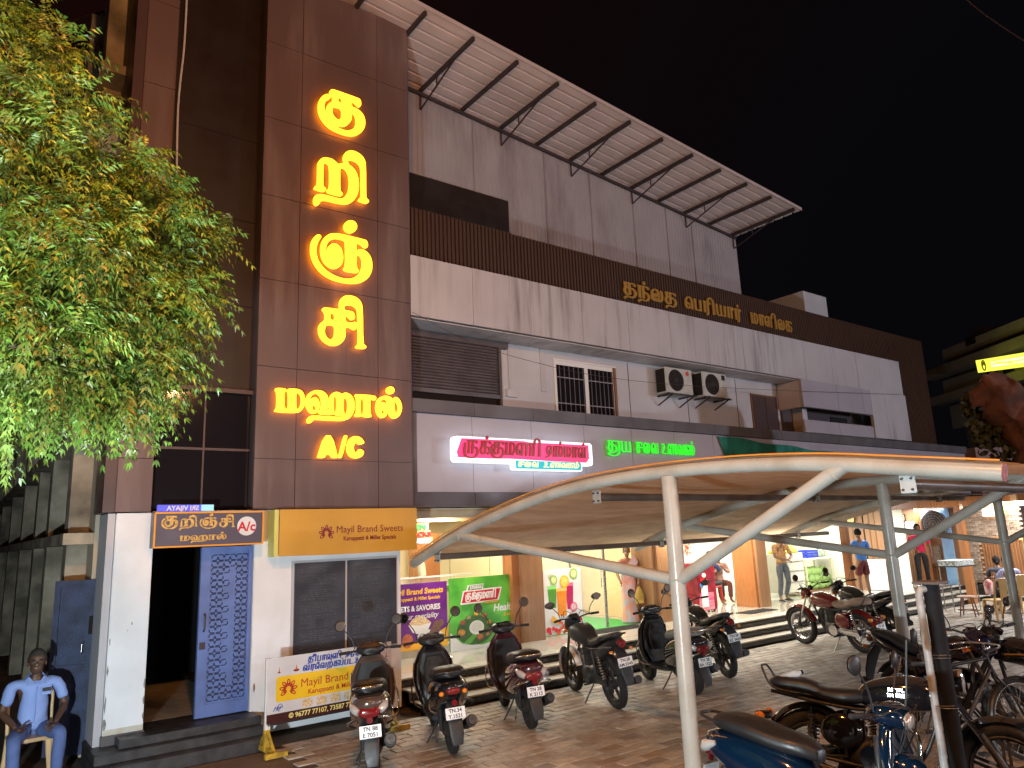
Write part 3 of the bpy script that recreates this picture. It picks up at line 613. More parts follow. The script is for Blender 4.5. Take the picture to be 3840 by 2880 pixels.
for i in range(len(ys)-1):
    (ya, za), (yb, zb) = ys[i], ys[i+1]
    roof.quad((x0, ya, rz(x0)+za), (x1, ya, rz(x1)+za), (x1, yb, rz(x1)+zb), (x0, yb, rz(x0)+zb))
rf = abuild(roof, 'roof', M['roof_sheet'])
MB().obox(((x0+x1)/2, yo-.008, (rz(x0)+rz(x1))/2+.02), (5.925, 0, -.0855*5.925), (0, .006, 0), (0, 0, .035)).build('edge_flashing', M['roof_sheet'], rf)
for k in range(13):
    x = 4.35+k*.905; z = rz(x)
    b_ = MB().bar((x, yo+.04, z-.045), (x, 10.5, z-.045), .05, .07).build('rafter', M['steel_dark'], rf)
    if k % 2 == 0 and k > 1:
        MB().bar((x, 10.47, z-.42), (x, 9.3, z-.08), .022).build('strut', M['steel_dark'], rf)
        MB().bar((x, 10.47, z-.42), (x, 10.47, z-.07), .022).build('strut', M['steel_dark'], rf)
        MB().bar((x, 9.9, z-.24), (x, 9.9, z-.08), .018).build('strut', M['steel_dark'], rf)
MB().bar((5.26, 10.45, rz(5.26)-.12), (15.3, 10.45, rz(15.3)-.12), .04, .06).build('wall_plate', M['steel_dark'], rf)
# rooftop stair head
part('stair_head', 18.2, 19.36, 10.5, 12.2, 7.2, 8.47, M['wall_white'])
# side wall of the alley with piers, slabs and openings
M['sidewall'] = streaky('alley_side_wall', (.46, .40, .30), (.20, .17, .12), .9, .9, 1.)
M['sidewall2'] = mat('alley_side_pier', (.42, .37, .28), .85, var=.35, scale=2, bump=.3)
part('side_wall', 1.36, 1.60, 9.92, 42, 0, 11.5, M['sidewall'])
for yy in (10.4, 12.6, 14.6, 17.5, 21, 25, 30): part('side_pier', 1.14, 1.36, yy, yy+.34, 0, 11.0, M['sidewall2'])
for zz in (2.3, 3.55, 4.9, 6.6, 8.4): part('side_slab', 1.05, 1.36, 9.95, 38, zz, zz+.13, M['sidewall2'])
for yy in (11.3, 13.5, 15.8, 19, 23): 
    part('side_window', 1.33, 1.36, yy, yy+.8, 1.2, 2.0, M['black']); part('side_window', 1.33, 1.36, yy, yy+.8, 3.9, 4.6, M['black'])
# ground floor left: white pier, doorway, lettered wall
part('white_pier', 1.48, 1.87, 9.3, 9.7, .30, 2.62, M['wall_bluewhite'], None, .008)
part('pier_plinth', 1.465, 1.885, 9.285, 9.7, .20, .30, M['band_grey'], None, .006)
part('pier_side', 1.40, 1.475, 9.34, 9.9, .20, 2.62, M['wall_white'])
part('door_lintel', 1.87, 3.07, 9.36, 9.7, 2.23, 2.64, M['wall_bluewhite'])
part('hall_floor', 1.6, 3.06, 9.76, 13.0, .20, .284, M['tread'])
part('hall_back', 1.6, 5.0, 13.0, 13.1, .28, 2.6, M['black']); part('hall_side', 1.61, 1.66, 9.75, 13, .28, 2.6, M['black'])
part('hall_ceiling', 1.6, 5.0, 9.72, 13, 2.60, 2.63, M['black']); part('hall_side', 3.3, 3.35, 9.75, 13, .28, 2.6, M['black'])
part('menu_wall', 3.03, 5.05, 9.34, 9.72, .02, 2.64, M['wall_bluewhite'], None, .006)
part('menu_wall_return', 4.95, 5.052, 9.73, 11.2, .02, 2.64, M['wall_white'])
# blue lattice door leaf
M['blue_paint'] = mat('blue_door_paint', (.115, .19, .47), .38, var=.10, scale=6)
M['blue_dark'] = mat('dark_blue_shadow_gap', (.02, .03, .08), .6, var=0)
leaf = part('door_leaf', 2.42, 3.02, 9.40, 9.435, .30, 2.21, M['blue_paint'])
for a, b, c, d in ((2.42, 2.53, .30, 2.21), (2.975, 3.02, .30, 2.21), (2.53, 2.975, .30, .44), (2.53, 2.975, 2.15, 2.21)): B('frame_rail', a, b, 9.375, 9.40, c, d, M['blue_paint'], leaf, .003)
mb = MB()
nx, nz = 6, 22
for i in range(nx):
    for j in range(nz):
        if i in (3,) and 1 < j < 20: continue
        if i == 2 and j % 2 == 0 and 3 < j < 19: continue
        cx = 2.545+(i+.5)*.43/nx; cz = .46+(j+.5)*1.66/nz; s_ = .031; sg = 1 if (i+j) % 2 else -1
        pts = [(cx+sg*s_*.9, 0, cz+s_), (cx-sg*s_*.5, 0, cz+s_), (cx-sg*s_, 0, cz+s_*.5), (cx-sg*s_, 0, cz-s_*.2)]
        q = [Vector((p[0], 9.3985, p[2])) for p in pts]; mb.tube(q, .0065, 6, flat=1)
        q = [Vector((2*cx-p[0], 9.3985, 2*cz-p[2])) for p in pts]; mb.tube(q, .0065, 6, flat=1)
o = mb.build('lattice_cutouts', M['blue_dark'], leaf); o['kind'] = 'stuff'  # raised dark strokes stand for the shade inside the lattice holes
MB().tube([(2.475, 9.35, 1.25), (2.475, 9.33, 1.28), (2.475, 9.33, 1.42), (2.475, 9.35, 1.45)], .009, 8).build('handle', M['steel_dark'], leaf)
B('latch', 2.44, 2.50, 9.36, 9.375, 1.05, 1.13, M['steel_dark'], leaf)
# ---------------------------------------------------------------- shop interior
shop = empty('shop_interior', (8, 11, .36), 0, 'open ground floor shop with cream walls, wood columns and a lit white ceiling', 'shop')
SM = Matrix.Translation((-8, -11, -.36))
def sp(name, x0, x1, y0, y1, z0, z1, m, bevel=0., parent=None):
    o = B(name, x0, x1, y0, y1, z0, z1, m, None, bevel); o.parent = parent or shop
    o.matrix_parent_inverse = SM if parent is None else Matrix(); return o
sp('back_wall', 5.06, 11.9, 13.25, 13.3, .36, 2.64, M['cream'])
for k in range(7):
    sp('wall_joint', 5.3+k, 5.31+k, 13.242, 13.25, .37, 2.55, M['beige_board'])
sp('dado', 5.07, 11.85, 13.22, 13.245, .37, 1.35, mat('tan_dado', (.50, .36, .18), .35, var=.05))
sp('wall_band', 5.07, 11.85, 13.225, 13.245, 2.3, 2.6, M['beige_board'])
sp('back_wall_white', 11.95, 20.2, 13.5, 13.56, .36, 2.64, M['cream_white'])
sp('partition', 11.9, 11.96, 11.5, 13.5, .36, 2.64, M['cream'])
sp('ceiling', 5.06, 23.4, 9.95, 13.6, 2.64, 2.66, M['cream_white'])
sp('drop_board', 5.06, 16.6, 9.97, 10.0, 2.51, 2.655, M['beige_board'])
sp('header_board', 5.06, 12.0, 10.55, 10.6, 2.47, 2.64, M['beige_board'])
sp('header_board', 12.0, 16.9, 10.6, 10.65, 2.50, 2.64, M['wood_panel'])
# columns
def column(x0, x1, y0, y1, m, m2):
    c = sp('wood_column', x0, x1, y0, y1, .36, 2.66, m)
    for xx in (x0+.33*(x1-x0),): B('panel_joint', xx, xx+.008, y0-.002, y0+.01, .37, 2.5, M['black'], c)
    return c
sp('wood_column', 8.17, 8.68, 10.69, 11.0, .36, 2.66, M['wood_panel']); sp('column_side', 8.02, 8.165, 10.74, 11.02, .36, 2.66, M['wood_orange'])
sp('wood_column', 11.62, 12.32, 10.60, 11.0, .36, 2.66, M['wood_panel']); sp('column_side', 11.50, 11.615, 10.66, 11.2, .36, 2.66, M['wood_panel'])
sp('wood_column', 15.02, 15.40, 10.62, 11.0, .36, 2.66, M['wood_panel']); sp('column_side', 14.94, 15.015, 10.68, 11.25, .36, 2.66, M['wood_orange'])
sp('wood_column', 7.15, 7.55, 12.4, 12.9, .36, 2.3, M['wood_orange'])
# glass shopfront between the first two columns
for a, b in ((8.70, 9.6), (9.62, 10.5)):
    sp('glass_panel', a, b, 11.00, 11.01, .37, 2.45, M['glass'])
sp('glass_frame', 10.49, 10.53, 10.99, 11.03, .36, 2.5, M['steel']); sp('glass_frame', 9.60, 9.62, 10.99, 11.02, .36, 2.5, M['steel'])
for zz in (1.25,): 
    for xx in (10.60, 10.68): abuild(MB().tube([(xx, 11.2, 1.1), (xx, 11.2, 1.7)], .01, 8), 'door_handle', M['steel'], shop).matrix_parent_inverse = SM
# white strip lights under the ceiling
M['tube'] = glow('fluorescent_tube', (1.0, .97, .88), 3.5)
for x, y in ((6.0, 12.2), (7.6, 11.7), (9.8, 12.0), (11.0, 12.4), (13.2, 12.3), (14.6, 11.9), (16.4, 12.2), (17.9, 12.0), (19.3, 12.3), (18.2, 10.6)):
    sp('strip_light', x-.5, x+.5, y-.04, y+.04, 2.60, 2.635, M['tube'])
def shoplight(x, y, z, p, col=(1, .95, .82), s=1.0): 
    o = lamp('AREA', (x, y, z), p, col, s, (x, y, 0)); o.name = 'ceiling_light'; o.visible_camera = True; return o
for x_, p_ in ((6.4, 24), (9.4, 22), (12.2, 50), (14.2, 52)): shoplight(x_, 10.25, 2.60, p_, (1, .93, .78), .5)  # area lamps added under the overhang to brighten steps, paving and canopy
shoplight(6.8, 11.9, 2.55, 45, (1, .90, .70), 1.4); shoplight(10.2, 12.1, 2.55, 52, (1, .92, .74), 1.5)
shoplight(13.6, 12.1, 2.55, 46, (1, .97, .88), 1.5); shoplight(17.6, 12.0, 2.55, 58, (.98, 1, .90), 1.8); shoplight(18.6, 10.2, 2.5, 60, (1, .97, .9), 1.2)
# polished floor edge carpet and mats
M['carpet'] = mat('green_carpet', (.06, .34, .07), .95, var=.08, scale=30, bump=.4, bscale=200)
tag(B('carpet', 8.75, 11.55, 10.95, 12.9, .359, .366, M['carpet']), 'bright green carpet inside the glass shopfront', 'carpet')
def doormat(x0, x1, y0, y1, label):
    m_ = B('doormat', x0, x1, y0, y1, .358, .372, M['blackplastic']); tag(m_, label, 'doormat', 'mats on the platform')
    mb = MB()
    for q in range(int((x1-x0)/.045)): mb.box(x0+.012+q*.045, x0+.035+q*.045, y0+.02, y1-.02, .372, .377)
    mb.build('ribs', M['rubber'], m_)
doormat(9.4, 11.1, 10.45, 10.85, 'long dark ribbed mat in front of the green carpet')
doormat(12.0, 12.9, 9.95, 10.35, 'dark mat before the second wood column, behind the steel post')
doormat(13.75, 14.75, 10.02, 10.42, 'dark mat at the shop entrance left of the orange shirt man')
# kiosk frame on the right: orange posts and beam
kio = empty('timber_frame_porch', (16.85, 9.45, .36), 0, 'orange wooden porch frame of posts under a wide beam at the right of the shop', 'porch')
KM = Matrix.Translation((-16.85, -9.45, -.36))
def kp(mb_or, name, m, **k):
    o = mb_or.build(name, m, None, **k); o.parent = kio; o.matrix_parent_inverse = KM; return o
FB = at(3650, 2263, 2, 0.0)
kp(MB().bar((16.85, 9.45, .36), (16.85, 9.45, 2.5), .15, .15), 'post', M['wood_orange'])
kp(MB().bar((FB.x, FB.y, 0), (FB.x, FB.y, 2.6), .16, .22), 'post', M['wood_orange'])
kp(MB().bar((22.6, 10.3, .36), (22.6, 10.3, 2.6), .2, .2), 'post', M['wood_orange'])
dB = (Vector((FB.x, FB.y, 0))-Vector((16.85, 9.45, 0))).normalized()
a = Vector((16.85, 9.45, 2.52))-dB*.6; b = Vector((16.85, 9.45, 2.66))+dB*8.5
kp(MB().bar(a, b, .14, .24), 'beam', M['wood_orange'])
kp(MB().bar(a+Vector((0,.5,.16)), b+Vector((0,.5,.2)), 1.4, .03), 'beam_top', M['steel_dark'])
kp(MB().bar((FB.x, FB.y, 2.5), (22.6, 10.3, 2.5), .1, .12), 'cross_beam', M['wood_orange'])
# interior walls seen square-on at the right (they face the alley side)
def wallX(name, X, pl, pr, pt, pb, m, parent, inv, th=.05, zt=None, zb=None):
    """board on the plane x = X between the photograph's left and right limits"""
    A = at(pl, (pt+pb)/2, 0, X); Bq = at(pr, (pt+pb)/2, 0, X); T = at((pl+pr)/2, pt, 0, X); Lo = at((pl+pr)/2, pb, 0, X)
    o = B(name, X, X+th, Bq.y, A.y, zb if zb is not None else Lo.z, zt if zt is not None else T.z, m, None)
    o.parent = parent; o.matrix_parent_inverse = inv; return o
def z5(x, y): return (2900+x/2.353, 1800+y/2.353)
def wx(name, X, x0, y0, x1, y1, m, th=.05, **k):
    (a, t), (b, l) = z5(x0, y0), z5(x1, y1); return wallX(name, X, a, b, t, l, m, shop, SM, th, **k)
wx('wood_wall', 20.2, 620, 280, 1010, 960, M['wood_panel'], zt=2.64, zb=.36)
sp('return_wall', 20.2, 20.26, at(*z5(618, 600), 0, 20.2).y+.01, 13.5, .36, 2.64, M['cream_white'])
wx('wood_wall', 20.24, 1000, 280, 1180, 960, M['cream_white'], zt=2.64, zb=.36)
for q in (700, 800, 850, 900): wx('panel_joint', 20.185, q, 285, q+9, 700, M['wood_dark'] if q != 800 else M['black'], .01, zt=2.6)
wx('brown_wall', 22.8, 1080, 280, 1600, 910, M['wood_panel'], zt=2.7, zb=.36)
for q in range(20): wx('rib', 22.78, 1185+q*20, 620, 1193+q*20, 905, M['wood_dark'], .02)
M['brickwall'] = mat('brick_facing', (.52, .40, .30), .7, col2=(.30, .22, .16), scale=5, bump=.5, bscale=12)
bw = wx('brick_wall', 23.6, 1560, 300, 2215, 905, M['beige_board'], .1, zt=2.75, zb=.36)
br0, br1 = at(*z5(1690, 600), 0, 23.57).y, at(*z5(2212, 600), 0, 23.57).y
ny = at(*z5(1840, 600), 0, 23.57).y
rows_ = 30; zz0, zz1 = .42, 2.38; bmats = [mat('brick_%d' % i, c, .7, var=.2, scale=10, bump=.3, bscale=30) for i, c in enumerate(((.55,.42,.32),(.42,.31,.24),(.62,.50,.40)))]
bmesh_ = [MB().box(0, .05, .004, .156, .003, .060).build('brick', bm_) for bm_ in bmats]
bd = [o.data for o in bmesh_]
for o in bmesh_: bpy.data.objects.remove(o)
nb = 0
for r in range(rows_):
    z = zz0+r*.0655; y = br1-.08*(r % 2)
    while y < br0:
        if not (y < ny-.02 and z < 1.55) and nb < 280 and y+.16 < br0+.1:
            o = bpy.data.objects.new('brick', random.choice(bd)); COL.objects.link(o); o.parent = bw; o.location = (23.56-random.uniform(0,.02), y, z); nb += 1
        y += .16
nich = wx('lit_niche', 23.58, 1840, 590, 2212, 900, M['wood_orange'], .02, zt=1.56, zb=.36)
for q in range(16): yy = ny-.02-q*.075; B('batten', 23.555, 23.58, yy-.03, yy, .4, 1.52, M['wood_panel'], nich)
B('cove_light', 23.53, 23.56, br1, ny, 1.53, 1.555, glow('warm_cove', (1.0, .5, .12), 3), nich)
shoplight(23.2, 8.3, 2.55, 45, (1, .93, .8), 1.0); shoplight(22.2, 10.6, 2.5, 30, (1, .97, .95), .6)
shoplight(20.6, 6.8, 2.75, 110, (1, .97, .92), .8)
wx('tube_light', 22.5, 1290, 235, 1490, 262, M['tube'], .05); wx('tube_light', 23.2, 2140, 205, 2212, 226, M['tube'], .05); wx('tube_light', 22.6, 1740, 232, 1830, 246, M['tube'], .05)
wx('blue_pillar', 22.55, 1495, 265, 1590, 930, mat('pale_blue_paint', (.22, .40, .62), .5, var=.1), .2, zb=.36, zt=2.64)
wx('brown_pillar', 22.6, 1592, 265, 1650, 930, M['wood_dark'], .2, zb=.36, zt=2.64)
wx('framed_panel', 22.7, 1370, 570, 1510, 755, M['wood_dark'], .05); wx('framed_panel_glass', 22.68, 1378, 580, 1478, 735, M['steel'], .02)
wx('yellow_sign', 23.4, 1845, 250, 2020, 322, glow('lit_shop_sign', (.95, .93, .85), .8), .05); wx('sign_stripe', 23.38, 1990, 235, 2040, 290, glow('lit_green_patch', (.35, .8, .1), .6), .02)
wx('sign_base', 23.39, 1850, 318, 2030, 340, M['wood_dark'], .06)
# ================================================================== signs
sgn = empty('illuminated_sign', (4.1, 9.25, 3.2), 0, 'tall column of glowing yellow Tamil letters with A/C below on the brown pillar', 'sign')
def wallpt(yv): return lambda a, b: Vector((a, yv, b))
def adopt2(o, par, loc): o.parent = par; o.matrix_parent_inverse = Matrix.Translation(-Vector(loc)); return o
for key in ('ku', 'ri', 'nj', 'si', 'mahal', 'ac'):
    groups = LW[key]
    if key == 'nj': groups = [groups]
    elif key == 'mahal': groups = [[groups[0]], [groups[1]], [groups[2]], [groups[3], groups[4]]]
    else: groups = [[g_] for g_ in groups]
    for gr in groups:
        mb = MB()
        for loops in gr: solid(mb, loops, wallpt(SIGN_Y), Vector((0, .012, 0)))
        o = adopt2(mb.build('letter', M['glow_yellow']), sgn, (4.1, 9.25, 3.2))
        mb = MB()
        for loops in gr:
            # slightly larger return of the channel letter
            for l in loops:
                n = len(l); base = len(mb.v)
                for p in l: mb.v += [Vector((p[0], SIGN_Y+.013, p[1])), Vector((p[0], SIGN_Y+.045, p[1]))]
                for i in range(n): a = base+2*i; b = base+2*((i+1) % n); mb.f.append((a, b, b+1, a+1))
        e_ = mb.build('letter_edge', M['rim'], o)
# gold letters on the slatted parapet
gs = empty('gold_letter_sign', (10, 9.43, 6.6), 0, 'row of unlit gold Tamil letters on the brown slatted parapet', 'sign')
words = [('tha|na|dot|ai|tha', 9.97, 1.55), ('e|pa|ra|i|ya|aa|ra|dot', 11.75, 1.9), ('ma|aa|lla|i|ai|ka', 14.0, 1.62)]
for w_, x0, wd in words:
    me = tamil_mesh(w_, wd, .235, thin=.12, thick=.23, depth=.025)
    adopt2(put(me, 'lettering', M['gold'], (x0, 9.40, 6.655), None), gs, (10, 9.43, 6.6))
# restaurant sign: white tray, pink face, red letters, turquoise strip
rs = empty('restaurant_sign', (7.2, 9.2, 3.5), 0, 'pink and white lit restaurant sign board with red Tamil letters', 'sign')
RS = (7.2, 9.2, 3.5)
def rb(x0, x1, z0, z1, r=.04, n=5):
    out = []
    for cx, cz, a0 in ((x1-r, z1-r, 0), (x0+r, z1-r, 90), (x0+r, z0+r, 180), (x1-r, z0+r, 270)):
        for i in range(n+1): a = R(a0+90*i/n); out.append((cx+r*math.cos(a), cz+r*math.sin(a)))
    return out
M['lit_white'] = glow('lit_white_edge', (.95, .97, 1.0), .55)
M['lit_pink'] = glow('lit_pink_face', (.85, .05, .20), .42)
M['lit_red'] = mat('red_letters', (.33, .02, .015), .4, var=.1, emit=(.3, .01, .01), estr=.12)
M['lit_cyan'] = glow('lit_turquoise', (.01, .42, .50), .4)
M['lit_cream'] = glow('lit_cream_letters', (.95, .85, .40), .5)
def panel(loops, yv, dep, name, m, par, loc, to=None):
    mb = MB(); solid(mb, loops, to or wallpt(yv), Vector((0, dep, 0))); return adopt2(mb.build(name, m), par, loc)
panel([rb(5.88, 8.68, 3.30, 3.69, .06)], 9.20, .10, 'sign_tray', M['lit_white'], rs, RS)
panel([rb(6.98, 8.43, 3.205, 3.37, .03)], 9.202, .09, 'lower_tray', M['lit_white'], rs, RS)
panel([[(6.02, 3.66), (7.2, 3.665), (7.32, 3.65), (8.60, 3.655), (8.60, 3.43), (8.53, 3.355), (7.75, 3.36), (6.9, 3.375), (6.5, 3.365), (5.95, 3.37), (5.93, 3.45)]], 9.196, .003, 'pink_face', M['lit_pink'], rs, RS)
panel([rb(7.02, 8.40, 3.225, 3.355, .02)], 9.192, .003, 'turquoise_strip', M['lit_cyan'], rs, RS)
for w_, x0, wd, h in (('ru|ka|dot|ku|ma|nna|i', 6.10, 1.46, .19), ('a|ma|dot|ma|aa|lla|dot', 7.64, .92, .17)):
    adopt2(put(tamil_mesh(w_, wd, h, thin=.11, thick=.20, depth=.02, slant=.1), 'lettering', M['lit_red'], (x0, 9.19, 3.435), None), rs, RS)
for w_, x0, wd in (('sa|ai|va', 7.07, .42), ('u|nna|va|ka|ma|dot', 7.58, .78)):
    adopt2(put(tamil_mesh(w_, wd, .075, thin=.14, thick=.22, slant=.1), 'lettering', M['lit_cream'], (x0, 9.186, 3.258), None), rs, RS)
# green neon words
gn = empty('green_letter_sign', (10.4, 9.4, 3.6), 0, 'glowing green Tamil letters on the white band above the canopy', 'sign')
M['lit_green'] = glow('lit_green_letters', (.03, .85, .02), .38)
for w_, x0, wd in (('thuu|ya', 9.26, .62), ('sa|ai|va', 9.98, .62), ('u|nna|va|ka|ma|dot', 10.66, .98)):
    adopt2(put(tamil_mesh(w_, wd, .185, thin=.10, thick=.17, depth=.02), 'lettering', M['lit_green'], (x0, 9.40, 3.60), None), gn, (10.4, 9.4, 3.6))
rl = empty('red_letter_sign', (9.95, 9.42, 3.27), 0, 'small red lit sign bit peeping over the canopy edge', 'sign')
adopt2(MB().sphere((9.93, 9.42, 3.26), .07, sx=1.6, sy=.3, sz=.5).build('lit_piece', glow('lit_red_piece', (1, .03, .02), .6)), rl, (9.95, 9.42, 3.27))
# green cloth hung on the band
tp = MB(); n = 36
for i in range(n+1):
    x = 12.75+i*(9.2/n); zt = 4.02-.012*i+.02*math.sin(i*.9); zb = 3.05
    tp.v += [Vector((x-(0 if i else .32), 9.42+.012*math.sin(i*1.7), zt)), Vector((x+.1*(0 if i else 1), 9.41+.02*math.sin(i*1.3+1), zb))]
tp.f = [(2*i, 2*i+2, 2*i+3, 2*i+1) for i in range(n)]
tag(tp.build('green_cloth', mat('green_cloth', (.012, .20, .15), .8, var=.25, scale=3), smooth=True), 'dark green cloth stretched over the shop band behind the canopy', 'cloth')
# hall sign box over the doorway
hs = empty('hall_sign_box', (2.44, 9.2, 2.42), 0, 'dark sign box with orange border, gold Tamil letters and round A/c disc', 'sign'); HS = (2.44, 9.2, 2.42)
M['signgrey'] = mat('dark_mauve_face', (.085, .075, .11), .35, var=.04); M['border'] = mat('orange_border', (.80, .34, .03), .4, var=.05)
adopt2(B('box_body', 1.83, 3.05, 9.1, 9.29, 2.22, 2.615, M['signgrey']), hs, HS)
for a, b, c, d in ((1.83, 3.05, 2.22, 2.238), (1.83, 3.05, 2.598, 2.617), (1.826, 1.845, 2.238, 2.598), (3.035, 3.054, 2.238, 2.598)): adopt2(B('border_strip', a, b, 9.088, 9.10, c, d, M['border']), hs, HS)
M['gold_print'] = mat('gold_print', (.78, .47, .12), .4, var=.25, scale=40)
def reuse(key, x0, z0, wd, hh, yv, name, m, par, loc):
    pts = [p for loops in LW[key] for l in loops for p in l]; a0 = min(p[0] for p in pts); a1 = max(p[0] for p in pts); b0 = min(p[1] for p in pts); b1 = max(p[1] for p in pts)
    mb = MB()
    for loops in LW[key]: solid(mb, [[((p[0]-a0)/(a1-a0)*wd+x0, (p[1]-b0)/(b1-b0)*hh+z0) for p in l] for l in loops], wallpt(yv), Vector((0, .006, 0)))
    return adopt2(mb.build(name, m), par, loc)
for k_, x0, wd, z0, hh in (('ku', 1.90, .18, 2.425, .15), ('ri', 2.09, .20, 2.41, .17), ('nj', 2.31, .20, 2.42, .175), ('si', 2.53, .18, 2.43, .155)):
    reuse(k_, x0, z0, wd, hh, 9.093, 'letter', M['gold_print'], hs, HS)
reuse('mahal', 2.10, 2.265, .52, .115, 9.093, 'letter', M['gold_print'], hs, HS)
panel([ell(2.85, 2.44, .112, .112, 28)], 9.092, .008, 'disc', M['white'], hs, HS)
adopt2(put(text_mesh('A/c', .15, .004), 'lettering', mat('red_print', (.55, .01, .02), .5, var=0), (2.85, 9.089, 2.385), None), hs, HS)
# glowing strip that imitates the reflection of a blue sign in the glass
bs = empty('small_blue_sign', (2.2, 9.12, 2.66), 0, 'thin blue and violet strip sign with mirrored letters above the hall sign box', 'sign')
adopt2(B('strip_body', 1.86, 2.46, 9.13, 9.17, 2.625, 2.70, glow('lit_blue_violet', (.07, .08, .55), .4)), bs, (2.2, 9.12, 2.66))
adopt2(put(text_mesh('SRI VIJAYA', .075, .002, xs=-1), 'lettering', M['white'], (2.13, 9.127, 2.637), None), bs, (2.2, 9.12, 2.66))
adopt2(B('pale_end', 2.33, 2.47, 9.126, 9.13, 2.627, 2.698, glow('lit_pale_cyan', (.25, .55, .6), .35)), bs, (2.2, 9.12, 2.66))
# yellow sweets board
yb = empty('yellow_sign_board', (4.2, 9.15, 2.35), 0, 'yellow board reading Mayil Brand Sweets over the menu wall', 'sign'); YB = (4.2, 9.15, 2.35)
M['mustard'] = mat('mustard_flex', (.66, .35, .045), .45, var=.08, scale=1.2, bump=.12, bscale=3); M['maroon'] = mat('maroon_print', (.21, .012, .02), .5, var=0)
mb = MB(); n = 24
for i in range(n+1):
    t = i/n; x = 3.25+1.93*t; 
    mb.v += [Vector((x, 9.10, 2.63)), Vector((x, 9.098-.003*math.sin(t*9), 2.35)), Vector((x, 9.10-.003*math.sin(t*5), 2.065-.012*math.sin(t*3.1)))]
for i in range(n): a = 3*i; mb.f += [(a, a+1, a+4, a+3), (a+1, a+2, a+5, a+4)]
adopt2(mb.build('flex_face', M['mustard'], smooth=True), yb, YB)
adopt2(B('frame', 3.27, 5.17, 9.13, 9.16, 2.08, 2.63, M['border']), yb, YB)
adopt2(B('pale_edge', 3.19, 3.243, 9.11, 9.33, 2.06, 2.63, mat('pale_yellow', (.70, .66, .18), .5, var=.1)), yb, YB)
adopt2(put(fitw(text_mesh('Mayil Brand Sweets', .125, 0, align='LEFT'), .96), 'lettering', M['maroon'], (3.99, 9.0925, 2.325), None), yb, YB)
adopt2(put(fitw(text_mesh('Karuppatti & Millet Specials', .075, .0015, align='LEFT'), .76), 'lettering', M['maroon'], (4.09, 9.0925, 2.225), None), yb, YB)
mb = MB(); flower(mb, (3.86, 2.325), .105, wallpt(9.0925)); adopt2(mb.build('emblem', M['maroon']), yb, YB)
mb = MB(); flower(mb, (3.37, 2.545), .032, wallpt(9.10)); adopt2(mb.build('emblem', M['maroon']), yb, YB)
adopt2(put(text_mesh('மயில் பிராண்ட் ஸ்வீட்ஸ்', .052, .001, xs=.78, align='LEFT'), 'lettering', M['maroon'], (3.42, 9.10, 2.53), None), yb, YB)
# engraved menu stones
M['slate'] = mat('engraved_slate', (.032, .036, .052), .35, var=.15, scale=5); M['faint'] = mat('worn_engraving', (.10, .105, .12), .6, var=.3, scale=30)
random.seed(3)
for i, (a, b, lab) in enumerate(((3.535, 4.215, 'dark engraved stone tablet on the white wall, the left one of the pair'), (4.25, 4.965, 'dark engraved stone tablet on the white wall, the right one of the pair'))):
    t = tag(B('stone_tablet', a, b, 9.30, 9.336, .84, 1.965, M['slate'], None, .004), lab, 'tablet', 'engraved stone tablets')
    mb = MB()
    for r in range(40):
        z = 1.90-r*.0262; x = a+.07+(.12 if random.random() < .25 else 0); xe = b-.07-random.uniform(0, .22)
        if r in (3, 9, 16) or random.random() < .08: continue
        while x < xe:
            l = random.uniform(.012, .05)
            mb.box(x, min(x+l, xe), 9.2975, 9.2985, z, z+random.uniform(.006, .011)); x += l+random.uniform(.004, .016)
    o = mb.build('engraved_lines', M['faint'], t); o['kind'] = 'stuff'
tag(B('tablet_frame', 3.50, 4.99, 9.325, 9.342, .80, 1.995, M['wall_white']), 'rough pale plaster border around the two engraved tablets', 'wall frame')
# festival banner stand
bn = empty('banner_stand', (3.0, 8.55, 0), R(2), 'white festival banner on a yellow footed stand behind the nearest scooter', 'banner')
M['flex_white'] = mat('white_flex', (.62, .63, .66), .4, var=.08, scale=3, bump=.1, bscale=4)
fr = B('banner_sheet', -.05, 1.50, -.02, -.005, .29, .97, M['flex_white'], bn)
B('dark_strip', -.05, 1.50, -.024, -.0202, .29, .385, mat('dark_maroon_print', (.05, .012, .012), .4, var=0), bn)
M['yellow_print'] = mat('yellow_print', (.80, .52, .02), .4, var=.04)
o = panel([rb(.05, 1.40, .50, .765, .03)], -.0235, .002, 'yellow_field', M['yellow_print'], bn, (0,0,0))
M['red_print2'] = mat('red_brown_print', (.42, .03, .02), .5, var=0); M['blue_print'] = mat('blue_print', (.02, .05, .32), .5, var=0)
put(text_mesh('Mayil Brand Sweets', .125, 0, align='LEFT'), 'lettering', M['red_print2'], (.33, -.0265, .62), bn)
put(text_mesh('Karuppatti & Millet Specials', .075, .001, align='LEFT'), 'lettering', M['red_print2'], (.42, -.0265, .535), bn)
put(tamil_mesh('tha|ii|pa|aa|va|lla|i', .42, .055, thin=.16, thick=.26, slant=.1), 'lettering', M['blue_print'], (.42, -.0245, .875), bn)
put(tamil_mesh('aaa|ra|dot|ta|ra|dot', .34, .055, thin=.16, thick=.26, slant=.1), 'lettering', M['blue_print'], (.88, -.0245, .875), bn)
put(tamil_mesh('va|ra|ee|va|rra|dot|ka|pa|dot|pa|ta|u|ma|dot', .80, .055, thin=.16, thick=.26, slant=.1), 'lettering', M['blue_print'], (.36, -.0245, .79), bn)
put(text_mesh('© 96777 77107, 73587 77107', .072, .002, align='LEFT'), 'lettering', mat('pale_yellow_print', (.75, .68, .25), .5, var=0), (.20, -.0265, .315), bn)
mb = MB(); flower(mb, (.19, .625), .105, lambda a, b: Vector((a, -.0265, b))); mb.build('emblem', M['red_print2'], bn)
M['diya'] = mat('diya_print', (.65, .22, .03), .6, var=.3, scale=20)
